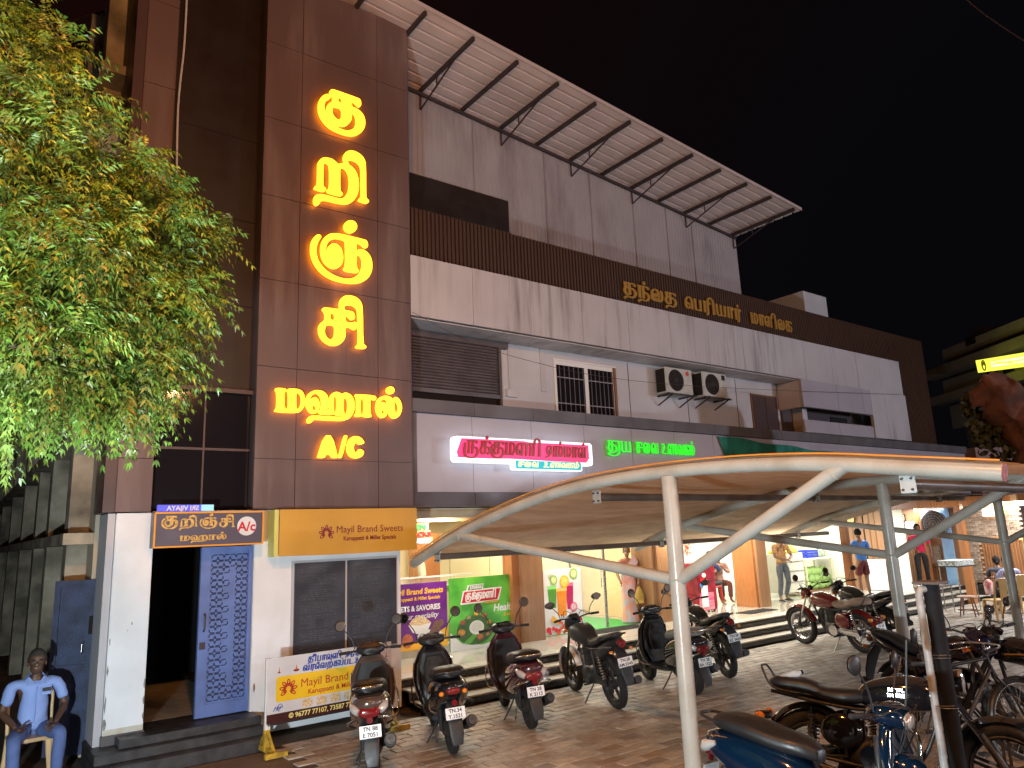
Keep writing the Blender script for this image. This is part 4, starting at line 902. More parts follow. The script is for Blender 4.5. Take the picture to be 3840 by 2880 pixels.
for x, s_ in ((.28, 1), (1.27, 1), (.08, .5), (1.43, .5)):
    panel([ell(x, .81, .035*s_, .014*s_, 12)], -.0245, .002, 'lamp_print', M['maroon'], bn, (0,0,0)); panel([[(x-.012*s_, .815), (x+.012*s_, .815), (x+.002*s_, .87)]], -.0247, .002, 'flame_print', M['diya'], bn, (0,0,0))
M['snack'] = mat('snack_print', (.45, .30, .14), .7, col2=(.75, .62, .40), scale=40)
for x in (.42, .59, .76, .93): panel([rb(x-.06, x+.06, .40, .485, .02 if x < .5 else .005)], -.0245, .002, 'sweet_print', M['snack'], bn, (0,0,0))
mb = MB(); 
for q in range(3): mb.tube([(.02+.03*q, -.025, .41), (.05+.03*q, -.025, .46), (.03+.03*q, -.025, .43), (.07+.03*q, -.025, .45)], .004, 5)
mb.tube([(.10+.03*math.cos(t*.6), -.025, .44+.04*math.sin(t*.6)) for t in range(8)], .003, 5); mb.build('signature_print', M['blue_print'], bn)
M['yellow_paint'] = mat('yellow_paint', (.62, .40, .04), .55, var=.25, scale=12, bump=.2)
for x in (-.03, 1.48):
    lg = MB().box(x-.03, x+.03, -.005, .03, .02, .97).build('leg', M['white'], bn)
    MB().box(x-.032, x+.032, -.007, .032, .02, .23).build('leg_foot', M['yellow_paint'], lg)
    MB().bar((x, -.28, .03), (x, .28, .03), .05, .05).build('foot_bar', M['yellow_paint'], lg)
    MB().bar((x, -.2, .04), (x, 0, .22), .03, .03).build('foot_brace', M['yellow_paint'], lg); MB().bar((x, .2, .04), (x, .02, .22), .03, .03).build('foot_brace', M['yellow_paint'], lg)
    MB().bar((x-.12, -.26, .025), (x+.12, -.26, .025), .05, .05).build('foot_bar', M['yellow_paint'], lg)
MB().bar((-.03, .01, .28), (1.48, .01, .28), .03, .03).build('cross_rail', M['steel_dark'], bn)
# posters along the shop front
def food(mb_list, pts): pass
def flat(name, pts, yv, m, par, dep=.0015): 
    mb = MB(); solid(mb, [pts], lambda a, b: Vector((a, yv, b)), Vector((0, dep, 0))); return mb.build(name, m, par)
def pm(name, c, **k): return mat(name, c, k.pop('rough', .35), var=k.pop('var', .05), **k)
# purple poster
pp = tag(B('purple_poster', 5.06, 6.735, 10.86, 10.875, .47, 1.50, pm('purple_print', (.13, .012, .20))), 'purple sweets poster with brown sweets and bowl, cut off by the white wall', 'poster', 'posters leaning along the shop front')
Yp = 10.858
MY = pm('orange_yellow_print', (.85, .45, .03)); MW = M['white']
put(text_mesh('Mayil Brand Sweets', .125, .004, xs=1., align='RIGHT', shear=.1), 'lettering', MY, (6.66, Yp-.001, 1.33), pp)
put(text_mesh('Karuppatti & Millet Specials', .075, .002, align='RIGHT', shear=.1), 'lettering', MY, (6.60, Yp-.001, 1.235), pp)
put(text_mesh('SWEETS & SAVORIES', .115, .004, align='RIGHT', xs=.9), 'lettering', MW, (6.60, Yp-.001, 1.07), pp)
put(text_mesh('our speciality', .12, .001, align='RIGHT', shear=.35), 'lettering', MW, (6.55, Yp-.001, .945), pp)
flat('yellow_corner', [(5.06, .471), (6.734, .471), (6.734, .78), (6.3, .60), (5.7, .56), (5.06, .60)], Yp-.0005, MY, pp)
flat('plate_print', ell(6.40, .66, .24, .10, 24), Yp-.002, MW, pp)
flat('bowl_print', [(6.0, .86), (6.42, .86), (6.35, .74), (6.2, .70), (6.08, .74)], Yp-.003, MW, pp)
flat('snack_heap_print', [(6.0, .865), (6.08, .95), (6.2, .99), (6.33, .94), (6.42, .865), (6.2, .84)], Yp-.004, M['snack'], pp)
bw_ = pm('brown_sweet_print', (.20, .10, .07), var=.15, scale=20)
for q, (x, z) in enumerate(((6.42, .66), (6.50, .74), (6.56, .83))): flat('sweet_print', [(x-.13, z-.05), (x+.05, z-.06), (x+.10, z+.0), (x+.08, z+.07), (x-.08, z+.05)], Yp-.005-.001*q, bw_, pp)
flat('ladoo_print', ell(5.98, .62, .10, .11, 16), Yp-.003, pm('ladoo_print', (.55, .16, .06), var=.2, scale=30), pp)
# green poster
gp = tag(B('green_poster', 6.77, 8.13, 10.84, 10.857, .36, 1.53, pm('green_print', (.05, .30, .03), col2=(.13, .50, .05), scale=2.2, lo=.4, hi=.6)), 'green poster with a red Tamil name plate and a round meals platter', 'poster', 'posters leaning along the shop front')
Yg = 10.838
flat('white_foot', [(6.771, .361), (8.129, .361), (8.129, .62), (7.8, .47), (7.4, .41), (7.0, .47), (6.771, .66)], Yg-.0004, MW, gp)
sl = .12
flat('name_border', [(6.98, 1.09), (7.78, 1.10), (7.86, 1.33), (7.45, 1.325), (7.47, 1.41), (7.14, 1.40), (7.11, 1.32), (7.04, 1.31)], Yg-.001, MW, gp)
flat('name_red', [(7.01, 1.115), (7.75, 1.125), (7.82, 1.305), (7.07, 1.295)], Yg-.002, pm('red_print', (.55, .01, .02)), gp)
flat('name_green', [(7.14, 1.315), (7.43, 1.32), (7.45, 1.395), (7.17, 1.388)], Yg-.002, pm('deep_green_print', (.03, .15, .03)), gp)
flat('strip_green', [(7.45, 1.06), (7.78, 1.065), (7.80, 1.115), (7.47, 1.11)], Yg-.003, pm('mid_green_print', (.10, .35, .02)), gp)
put(tamil_mesh('ru|ka|dot|ku|ma|nna|i', .62, .10, thin=.16, thick=.28, slant=.15), 'lettering', MW, (7.11, Yg-.003, 1.165), gp)
put(tamil_mesh('na|aa|ma|ka|dot|ka|la|dot', .25, .045, thin=.16, thick=.26, slant=.15), 'lettering', MW, (7.18, Yg-.003, 1.335), gp)
put(tamil_mesh('sa|ai|va|u|nna|va|ka|ma|dot', .29, .025, thin=.16, thick=.26, slant=.15), 'lettering', MY, (7.48, Yg-.0045, 1.077), gp)
put(text_mesh('Healthy', .17, .004, shear=.2), 'lettering', MW, (7.92, Yg-.001, .93), gp); put(text_mesh('& tasty', .08, .002, shear=.2), 'lettering', MY, (7.98, Yg-.001, .84), gp)
flat('platter_print', ell(7.27, .66, .37, .235, 36), Yg-.002, pm('leaf_platter_print', (.06, .16, .03), var=.2, scale=15), gp)
flat('rice_plate_print', ell(7.30, .70, .15, .115, 24), Yg-.003, MW, gp); flat('rice_print', ell(7.30, .71, .12, .085, 18), Yg-.004, pm('rice_print', (.8, .8, .72), var=.2, scale=60), gp)
import itertools
for q, (x, z, r_, c_) in enumerate(((7.02, .80, .06, (.5, .12, .04)), (7.14, .87, .06, (.35, .42, .12)), (7.30, .92, .065, (.80, .55, .03)), (7.46, .88, .065, (.55, .20, .06)), (7.56, .76, .06, (.75, .50, .05)), (7.58, .63, .055, (.35, .13, .05)), (6.99, .64, .09, (.70, .35, .04)), (7.36, .54, .08, (.62, .20, .05)), (7.52, .56, .05, (.6, .25, .12)))):
    flat('bowl_rim_print', ell(x, z, r_, r_*.72, 14), Yg-.0045-.0003*q, pm('bowl_print', (.12, .09, .07)), gp)
    flat('curry_print', ell(x, z+.008, r_*.8, r_*.55, 12), Yg-.0055-.0003*q, pm('curry_print_%d' % q, c_, var=.3, scale=50), gp)
flat('banana_leaf_print', [(7.02, .47), (7.22, .60), (7.30, .57), (7.16, .45)], Yg-.009, pm('leaf_print', (.12, .40, .05)), gp)
# juice poster
jp = tag(B('juice_poster', 8.88, 9.81, 10.93, 10.945, .375, 1.545, M['white']), 'white poster of green, orange and pink juice glasses with kiwi and orange slices', 'poster', 'posters leaning along the shop front')
Yj = 10.928
for q, (x0, x1, z0, z1, c_) in enumerate(((8.96, 9.18, .85, 1.25, (.10, .38, .04)), (9.40, 9.60, .80, 1.28, (.50, .015, .12)), (9.17, 9.43, .70, 1.20, (.85, .28, .02)))):
    flat('juice_glass_print', [(x0+.03, z0), (x1-.03, z0), (x1, z1), (x0, z1)], Yj-.001*(q+1), pm('juice_print_%d' % q, c_, var=.12, scale=6), jp)
    flat('froth_print', [(x0+.002, z1-.06), (x1-.002, z1-.06), (x1, z1), (x0, z1)], Yj-.001*(q+1)-.0004, pm('froth_print_%d' % q, tuple(min(.9, k*1.5+.15) for k in c_)), jp)
for q, (x, z, r_, c_, c2_) in enumerate(((9.12, 1.35, .09, (.25, .50, .06), (.7, .8, .4)), (9.38, 1.31, .115, (.85, .50, .02), (.9, .75, .2)), (9.62, 1.44, .10, (.30, .55, .08), (.75, .85, .5)), (9.58, .83, .09, (.75, .12, .2), (.9, .6, .6)))):
    flat('fruit_slice_print', ell(x, z, r_, r_, 20), Yj-.005-.001*q, pm('rind_print_%d' % q, c_), jp); flat('fruit_core_print', ell(x, z, r_*.72, r_*.72, 18), Yj-.0056-.001*q, pm('core_print_%d' % q, c2_, var=.2, scale=60), jp)
for q in range(6): a = R(60+q*14); flat('pineapple_leaf_print', [(9.06, 1.30), (9.08, 1.30), (9.07+.17*math.cos(a), 1.33+.17*math.sin(a))], Yj-.0042, pm('crown_leaf_print', (.10, .30, .05)), jp)
random.seed(11)
for q in range(26):
    x = random.uniform(8.93, 9.77); z = random.uniform(.40, .60)+(.12 if x > 9.4 else 0)*random.random()
    c_ = random.choice(((.7, .02, .03), (.8, .45, .03), (.2, .45, .05), (.75, .15, .05), (.5, .02, .1))); r_ = random.uniform(.03, .06)
    flat('small_fruit_print', ell(x, z, r_, r_*.9, 10), Yj-.010-.0002*q, pm('fruit_print', c_) if q < 5 else bpy.data.materials.get('fruit_print.%03d' % (q % 4+1)) or pm('fruit_print', c_), jp)
for x0_, x1_ in ((9.0, 9.2), (9.42, 9.62)): flat('mango_slice_print', [(x0_, .62), (x0_+.06, .72), (x1_, .60), (x1_-.02, .55)], Yj-.0155, MY, jp)
# board with white lettering between the menu wall and the juice poster: red signs hung inside
for (txt_, x, z, c_, s_, xs_, lab) in (('OPEN', 5.9, 2.36, (.03, .75, .10), .10, 1.5, 'green lit word sign hanging inside the shop corner'), ('SNACKS', 5.93, 2.245, (.9, .02, .02), .10, 1.3, 'red lit word sign hanging below the green one'), ('SWEETS', 5.97, 2.14, (.65, .65, .95), .09, 1.1, 'small bluish white lit word sign, lowest of the hanging signs')):
    e_ = empty('hanging_word_sign', (x, 10.4, z), 0, lab, 'sign', 'small lit signs in the shop corner')
    put(text_mesh(txt_, s_, .003, depth=.006, xs=xs_), 'lettering', glow('lit_'+txt_.lower(), c_, .6), (0, 0, 0), e_)
    B('backing', -.24, .24, .008, .02, -.02, .09, M['beige_board'], e_)
nt_ = tag(B('paper_notice', 8.32, 8.68, 10.672, 10.676, 1.86, 1.96, M['white']), 'white paper notice stuck high on the first wood column', 'notice')
B('printed_line', 8.36, 8.62, 10.6705, 10.672, 1.90, 1.908, M['faint'], nt_)
# ================================================================== air conditioners
ac = empty('outdoor_ac_unit', (11.55, 9.62, 4.84), 0, 'left of the two outdoor air conditioner units under the white band', 'air conditioner', 'outdoor air conditioner units')
M['acwhite'] = mat('aged_white_casing', (.50, .50, .46), .5, var=.1, scale=6)
B('casing', -.36, .46, -.02, .25, .03, .56, M['acwhite'], ac, .012)
B('side_grille', -.368, -.36, .0, .23, .06, .53, M['black'], ac)
mb = MB()
for r_ in (.06, .10, .14, .18, .215): mb.torus((-.05, -.032, .30), (0,1,0), r_, .005, 28, 6)
for q in range(12): a = math.pi*2*q/12; mb.bar((-.05+.03*math.cos(a), -.032, .30+.03*math.sin(a)), (-.05+.22*math.cos(a), -.032, .30+.22*math.sin(a)), .004)
mb.build('fan_guard', M['steel_dark'], ac)
MB().cyl((-.05, -.025, .30), (-.05, -.020, .30), .225, n=32).build('fan_opening', M['black'], ac)
MB().cyl((-.05, -.030, .30), (-.05, -.024, .30), .05, n=16).build('fan_hub', M['blackplastic'], ac)
MB().cyl((.31, -.026, .47), (.31, -.020, .47), .05, n=18).build('round_badge', mat('red_badge', (.5, .05, .04), .4, var=0), ac)
B('service_cover', .28, .40, -.03, -.02, .22, .33, M['acwhite'], ac, .004)
for x in (-.28, .36):
    MB().bar((x, .29, .0), (x, -.12, .0), .03, .03).build('bracket', M['steel_dark'], ac); MB().bar((x, .29, -.18), (x, -.10, -.01), .022).build('bracket', M['steel_dark'], ac)
B('bracket_rail', -.42, .46, -.10, -.07, -.016, .012, M['steel_dark'], ac)
ac2 = copy_tree(ac); ac2.location = (12.70, 9.62, 4.86); ac2['label'] = 'right of the two outdoor air conditioner units, with a dark square label'
for ch in list(ac2.children):
    if ch.name.startswith('round_badge'): bpy.data.objects.remove(ch)
B('square_label', .28, .39, -.026, -.020, .42, .53, M['black'], ac2)
# wires and cables
def cable(name, pts, r_, m, label): return tag(MB().tube(pts, r_, 5, smooth=6).build(name, m), label, 'cable')
cable('hanging_cable', [at(700, 0, 1, 9.25), at(690, 180, 1, 9.25), at(668, 400, 1, 9.25), at(661, 740, 1, 9.25)], .012, M['wall_white'], 'pale cable hanging down the dark recess left of the pillar')
cable('sagging_wire', [at(1300+375*.8137, 825*.8137, 1, 10.3), at(1300+480*.8137, 960*.8137, 1, 10.0), at(1300+560*.8137, 1030*.8137, 1, 9.42)], .006, M['steel_dark'], 'thin wire slanting across the dark louvre opening')
cable('street_wire', [at(3560, -60, 1, 14), at(3700, 60, 1, 13), at(3960, 230, 1, 11)], .035, mat('pinkish_cable', (.30, .12, .10), .6, var=0), 'thick reddish wire crossing the sky at the top right corner')
for q_ in range(3): cable('facade_wire', [at(1545+q_*6, 1170+q_*240, 1, 9.2), at(1900, 1330+q_*170, 1, 8.9), at(2500, 1440+q_*95, 1, 9.1), at(3380, 1480+q_*60, 1, 9.22)], .004, M['steel_dark'], ('single', '', '')[q_]+' thin wire sagging across the white front') if q_ < 1 else None
cable('left_wire', [at(120, 120, 1, 14), at(400, 40, 1, 13), at(560, -20, 1, 12)], .02, M['steel_dark'], 'faint wire in the dark sky at the top left')
# ================================================================== parking canopies
def catm(pts, sub=6): return smooth_path([Vector(p) for p in pts], [0]*len(pts), sub)[0]
CTH = R(4.2); CP = Vector((5.41, 4.70, 0)); CU = Vector((math.cos(CTH), math.sin(CTH), 0))
ARCH = [(4.36, 1.88), (3.42, 2.215), (2.46, 2.465), (1.64, 2.625), (.93, 2.705), (.04, 2.735), (-.81, 2.715), (-1.51, 2.66), (-2.1, 2.575), (-2.74, 2.48)]
def frame(k, label):
    f = empty('canopy_truss', CP+CU*4.72*k, CTH, label, 'canopy frame', 'steel frames of the parking canopy')
    MB().tube([(0, 0, -.03), (0, 0, 2.69)], .075, 24).build('post', M['canopy_steel'], f, smooth=60)
    MB().box(-.13, .13, -.13, .13, -.01, .012).build('base_plate', M['canopy_steel'], f, bevel=.003)
    MB().tube([(0, y, z) for y, z in ARCH], .062, 20, smooth=5).build('arched_beam', M['canopy_steel'], f, smooth=60)
    MB().tube([(0, .03, 1.74), (0, 3.33, 2.235)], .055, 18).build('brace', M['canopy_steel'], f, smooth=60)
    MB().tube([(0, -.03, 1.74), (0, -1.69, 2.64)], .058, 18).build('brace', M['canopy_steel'], f, smooth=60)
    MB().torus((0, .0, 1.74), (0, 0, 1), .078, .010, 20, 6).build('weld_bead', M['canopy_steel'], f)
    for yy, aa in ((3.26, (0, 1, .15)), (-1.58, (0, 1, -.54))):
        zz = 1.74+(yy-.03)*.15 if yy > 0 else 1.74-(yy+.03)*.542
        MB().torus((0, yy, zz), aa, .060, .009, 18, 6).build('weld_bead', M['canopy_steel'], f, smooth=True)
    MB().cyl((0, -2.744, 2.4785), (0, -2.738, 2.4795), .0625, n=20).build('end_cap', bpy.data.materials.get('red_end_cap') or mat('red_end_cap', (.50, .10, .09), .5, var=.3, scale=30), f)
    for yy, zz in ((3.83, 1.99), (.96, 2.585), (-2.11, 2.48)):
        p_ = MB().box(.02, .035, yy-.055, yy+.055, zz-.095, zz+.04).build('bolted_plate', M['galv'], f, bevel=.004)
        for a in (-.033, .033):
            for b in (-.07, .01): MB().cyl((-.0, yy+a, zz+b), (.0195, yy+a, zz+b), .009, n=6).build('bolt', M['steel_dark'], p_)
    return f
frame(0, 'nearest cream steel frame of the parking canopy, its post in front of the scooters')
frame(1, 'second cream steel frame of the parking canopy, beside the dark motorcycle')
frame(2, 'third cream steel frame of the parking canopy, at the right edge')
cv = empty('canopy_cover', CP, CTH, 'brown fabric canopy roof with a thin orange edge over the parking', 'canopy')
def catm(pts, sub=6): return smooth_path([Vector(p) for p in pts], [0]*len(pts), sub)[0]
mb = MB(); path = catm([(y, z, 0) for y, z in ARCH], 4); NX = 72
def sag(x, t):
    u = (x % 4.72)/4.72
    return -.10*math.sin(math.pi*u)*math.sin(math.pi*t)**.5 + .014*noise.noise(Vector((x*1.3, t*7, 0)))+.008*noise.noise(Vector((x*4, t*22, 3)))*(1 if .02 < u < .98 else .2)
for i in range(NX+1):
    x = -.04+i*(11.0/NX)
    for k, p_ in enumerate(path):
        t = k/(len(path)-1); mb.v.append(Vector((x, p_.x, p_.y+.072+sag(max(0, x), t))))
n = len(path)
for i in range(NX):
    for k in range(n-1): a = i*n+k; mb.f.append((a, a+1, a+n+1, a+n))
mb.build('fabric_sheet', M['fabric'], cv, smooth=True)
MB().tube([(-.065, p_.x, p_.y+.080) for p_ in path], .008, 8).build('edge_trim', M['orange_edge'], cv, smooth=True)
for xx in (4.72, 9.44): MB().tube([(xx, p_.x, p_.y+.066) for p_ in path], .02, 8).build('seam', M['fabric'], cv, smooth=True)
for y, z in ((3.83, 1.965), (.96, 2.555), (-2.11, 2.45)):
    for a, b in ((.04, 4.66), (4.78, 9.38), (9.50, 10.8)):
        MB().tube([(a, y, z), (b, y, z)], .042, 14).build('purlin', M['purlin'], cv, smooth=60)
MB().tube([(4.8, -2.0, 2.60), (6.8, -2.05, 2.64), (8.2, -2.08, 2.58)], .05, 10, smooth=5, flat=.35).build('rolled_fabric', M['fabric'], cv)
# black pole wrapped over a steel pipe, white pipe tied beside it
pb = at(3200+1000/2.861+38, 2870, 0, 6.62); 
_q = at(3597, 2905, 2, .42); PX, PY = _q.x, _q.y; PT_ = at(3472, 2188, 0, PX).z
bp = empty('black_pole', (PX, PY, 0), 0, 'thick black pole with a flat square top standing among the parked motorcycles', 'pole')
MB().tube([(0, 0, 0), (.0, .0, PT_)], .056, 24).build('shaft', mat('black_sleeve', (.012, .012, .015), .75, var=.1, scale=6, spec=.2), bp, smooth=60)
B('top_plate', -.095, .095, -.095, .095, PT_, PT_+.018, M['purlin'], bp, .003)
for z in (1.20, 1.22, .86, .42): MB().torus((0, 0, z), (.12, .1, 1), .060, .003, 24, 6).build('tie_wire', M['steel'], bp)
wp = empty('white_pipe', (PX-.085, PY+.055, 0), 0, 'white plastic pipe with a rounded elbow tied beside the black pole', 'pipe')
MB().tube([(0, 0, 0), (0, 0, PT_-.07), (.01, -.01, PT_-.04), (.04, -.03, PT_-.035)], .026, 16).build('pipe', M['pipe_white'], wp, smooth=60)
for z in (.42, .88): MB().torus((.05, -.03, z), (.1, .1, 1), .075, .003, 20, 6).build('rust_clamp', M['purlin'], wp)
tag(MB().tube([(PX-.22, PY+.13, 1.34), (PX-.26, PY+.16, 1.0), (PX-.31, PY+.17, .75), (PX-.22, PY+.1, .45)], .009, 8, smooth=6).build('dangling_cable', M['blackplastic']), 'black cable hanging from the white pipe beside the pole', 'cable')
# ================================================================== two-wheelers
def wheel(par, x, z, R_, w, kind, hubm=None, rimm=None):
    wh = MB().torus((x, 0, z), (0,1,0), R_-w*.48, w*.52, 36, 12).build('wheel', M['rubber'], par, smooth=True)
    mb = MB(); mb.torus((x, 0, z), (0,1,0), R_-w*1.0, w*.22, 36, 8, flat=1.6); mb.build('rim', rimm or M['engine'], wh, smooth=True)
    mb = MB()
    # tread blocks
    for q in range(44):
        a = 2*math.pi*q/44; c = Vector((x+(R_-.002)*math.cos(a), 0, z+(R_-.002)*math.sin(a)))
        t = Vector((-math.sin(a), 0, math.cos(a))); rr = Vector((math.cos(a), 0, math.sin(a)))
        for s_ in (-1, 1): mb.obox(c+Vector((0, s_*w*.2, 0))-rr*.002, t*.012, Vector((0, w*.12, 0))+t*s_*.006, rr*.004)
    mb.build('tread', M['rubber'], wh)
    mb = MB(); ri = R_-w*1.12
    if kind == 'spoke':
        for q in range(36):
            a = 2*math.pi*q/36; a2 = a+(.5 if q % 2 else -.5); s_ = 1 if (q//2) % 2 else -1
            mb.bar((x+.045*math.cos(a2), s_*.035, z+.045*math.sin(a2)), (x+ri*math.cos(a), 0, z+ri*math.sin(a)), .004)
        mb.build('spokes', M['chrome'], wh)
        MB().cyl((x, -.06, z), (x, .06, z), .05, n=18).build('hub', M['engine'], wh, smooth=60)
    elif kind == 'cast':
        for q in range(5):
            a = 2*math.pi*q/5+.3
            for s_ in (-1, 1): mb.bar((x+.04*math.cos(a+s_*.5), 0, z+.04*math.sin(a+s_*.5)), (x+ri*math.cos(a+s_*.08), 0, z+ri*math.sin(a+s_*.08)), .022, .016, up=(0,1,0))
        mb.build('spokes', rimm or M['engine'], wh); MB().cyl((x, -.05, z), (x, .05, z), .055, n=18).build('hub', M['engine'], wh, smooth=60)
    else:
        MB().lathe((x, -.02, z), [(0.0, 0), (ri, .0), (ri+.005, .02), (ri, .04), (0, .04)], 28, (0,1,0)).build('rim_disc', M['engine'], wh, smooth=40)
        MB().cyl((x, -.06, z), (x, .06, z), .05, n=18).build('hub', M['engine'], wh, smooth=60)
    return wh
def arcstrip(x, z, R_, w, a0, a1, th=.006, n=18, crown=.35):
    """mudguard: crowned strip around a wheel (angles in degrees, 0 = forward, 90 = up)"""
    mb = MB(); m = 6; base = 0
    for i in range(n+1):
        a = R(a0+(a1-a0)*i/n)
        for k in range(m+1):
            u = k/m*2-1; rr = R_-crown*w*u*u; mb.v.append(Vector((x+rr*math.cos(a), u*w/2, z+rr*math.sin(a))))
        for k in range(m+1):
            u = k/m*2-1; rr = R_-th-crown*w*u*u; mb.v.append(Vector((x+rr*math.cos(a), u*(w/2-th), z+rr*math.sin(a))))
    q = 2*(m+1)
    for i in range(n):
        for k in range(m):
            a = i*q+k; mb.f.append((a, a+1, a+q+1, a+q)); b = a+m+1; mb.f.append((b, b+q, b+q+1, b+1))
        a = i*q; mb.f.append((a, a+q, a+q+m+1, a+m+1)); a = i*q+m; mb.f.append((a, a+m+1, a+q+m+1, a+q))
    for e in (0, n*q):
        for k in range(m): mb.f.append((e+k, e+k+m+1, e+k+m+2, e+k+1))
    return mb
def mirror(par, x, y, z, ang=0, round_=True, chrome=False, h=.24, out=.12):
    s_ = 1 if y > 0 else -1
    st_ = MB().tube([(x, y, z), (x-.01, y+s_*.03, z+h*.5), (x-.02, y+s_*out, z+h)], .006, 6, smooth=4).build('mirror_stalk', M['chrome'] if chrome else M['blackplastic'], par)
    c = Vector((x-.03, y+s_*(out+.02), z+h+.03)); rot = Matrix.Rotation(R(ang), 3, 'Z')
    mb = MB(); mb.sphere(c, .062, 16, 10, .35, 1.0 if round_ else 1.25, 1.0 if round_ else .72, rot); mb.build('mirror', M['blackplastic'], st_, smooth=True)
    ax = rot @ Vector((-1, 0, 0)); mb = MB(); mb.lathe(c+ax*.0215, [(0, 0), (.050, 0), (.052, -.004)], 18, ax); mb.build('mirror_glass', M['mirror'], st_)
def plate(par, x, z, l1, l2, tilt=18, w=.20, h=.11, y=0, front=False):
    d = R(tilt); nx = Vector((-math.cos(d), 0, math.sin(d)*.6)).normalized(); up = Vector((-nx.z*-1, 0, -nx.x)).normalized()
    up = Vector((nx.z, 0, -nx.x)); xd = Vector((0, -1, 0))
    if up.z < 0: up = -up
    xd = up.cross(nx)
    c = Vector((x, y, z)); p_ = MB().obox(c, xd*w/2, up*h/2, nx*.002).build('number_plate', M['plate'], par, bevel=.001)
    put(text_mesh(l1, .052, .0012, xs=1.0), 'lettering', M['ink'], c+nx*.0035+up*.008, p_, xd, up); put(text_mesh(l2, .052, .0012, xs=1.0), 'lettering', M['ink'], c+nx*.0035-up*.044, p_, xd, up)
    return p_
def handlebar(par, x, z, w, back, m=None, rise=.05, gripdrop=.0):
    hb = MB().tube([(x-back, -w, z-gripdrop), (x-back*.4, -w*.55, z), (x+.01, -w*.2, z-rise), (x+.01, w*.2, z-rise), (x-back*.4, w*.55, z), (x-back, w, z-gripdrop)], .011, 8, smooth=4).build('handlebar', m or M['chrome'], par, smooth=True)
    for s_ in (-1, 1):
        a = Vector((x-back, s_*w, z-gripdrop)); b = Vector((x-back*.62, s_*w*.68, z-gripdrop*.4)); MB().tube([a+(a-b)*.05, b], .0165, 10).build('grip', M['rubber'], hb)
        MB().tube([b+Vector((.03,0,-.005)), b+Vector((.06,s_*.02,-.01)), a+Vector((.055,-s_*.01,-.01))], .005, 6).build('brake_lever', M['chrome'], hb)
    return hb
def cables(par, x, z, x2, z2, w):
    mb = MB()
    for s_ in (-1, 1):
        mb.tube([(x-.04, s_*w, z+.02), (x+.10, s_*w*.7, z+.06), (x+.10, s_*.07, z-.08), (x2, s_*.04, z2)], .0045, 5, smooth=5)
        mb.tube([(x-.02, s_*w*.9, z+.01), (x+.13, s_*w*.4, z+.09), (x+.09, -s_*.02, z-.02), (x2, s_*.02, z2)], .004, 5, smooth=5)
    return mb.build('control_cables', M['rubber'], par)
def tilt_y(par, lean, yaw, x, y):
    par.rotation_euler = Euler((R(-lean), 0, R(yaw)), 'XYZ'); par.location = (x, y, 0)
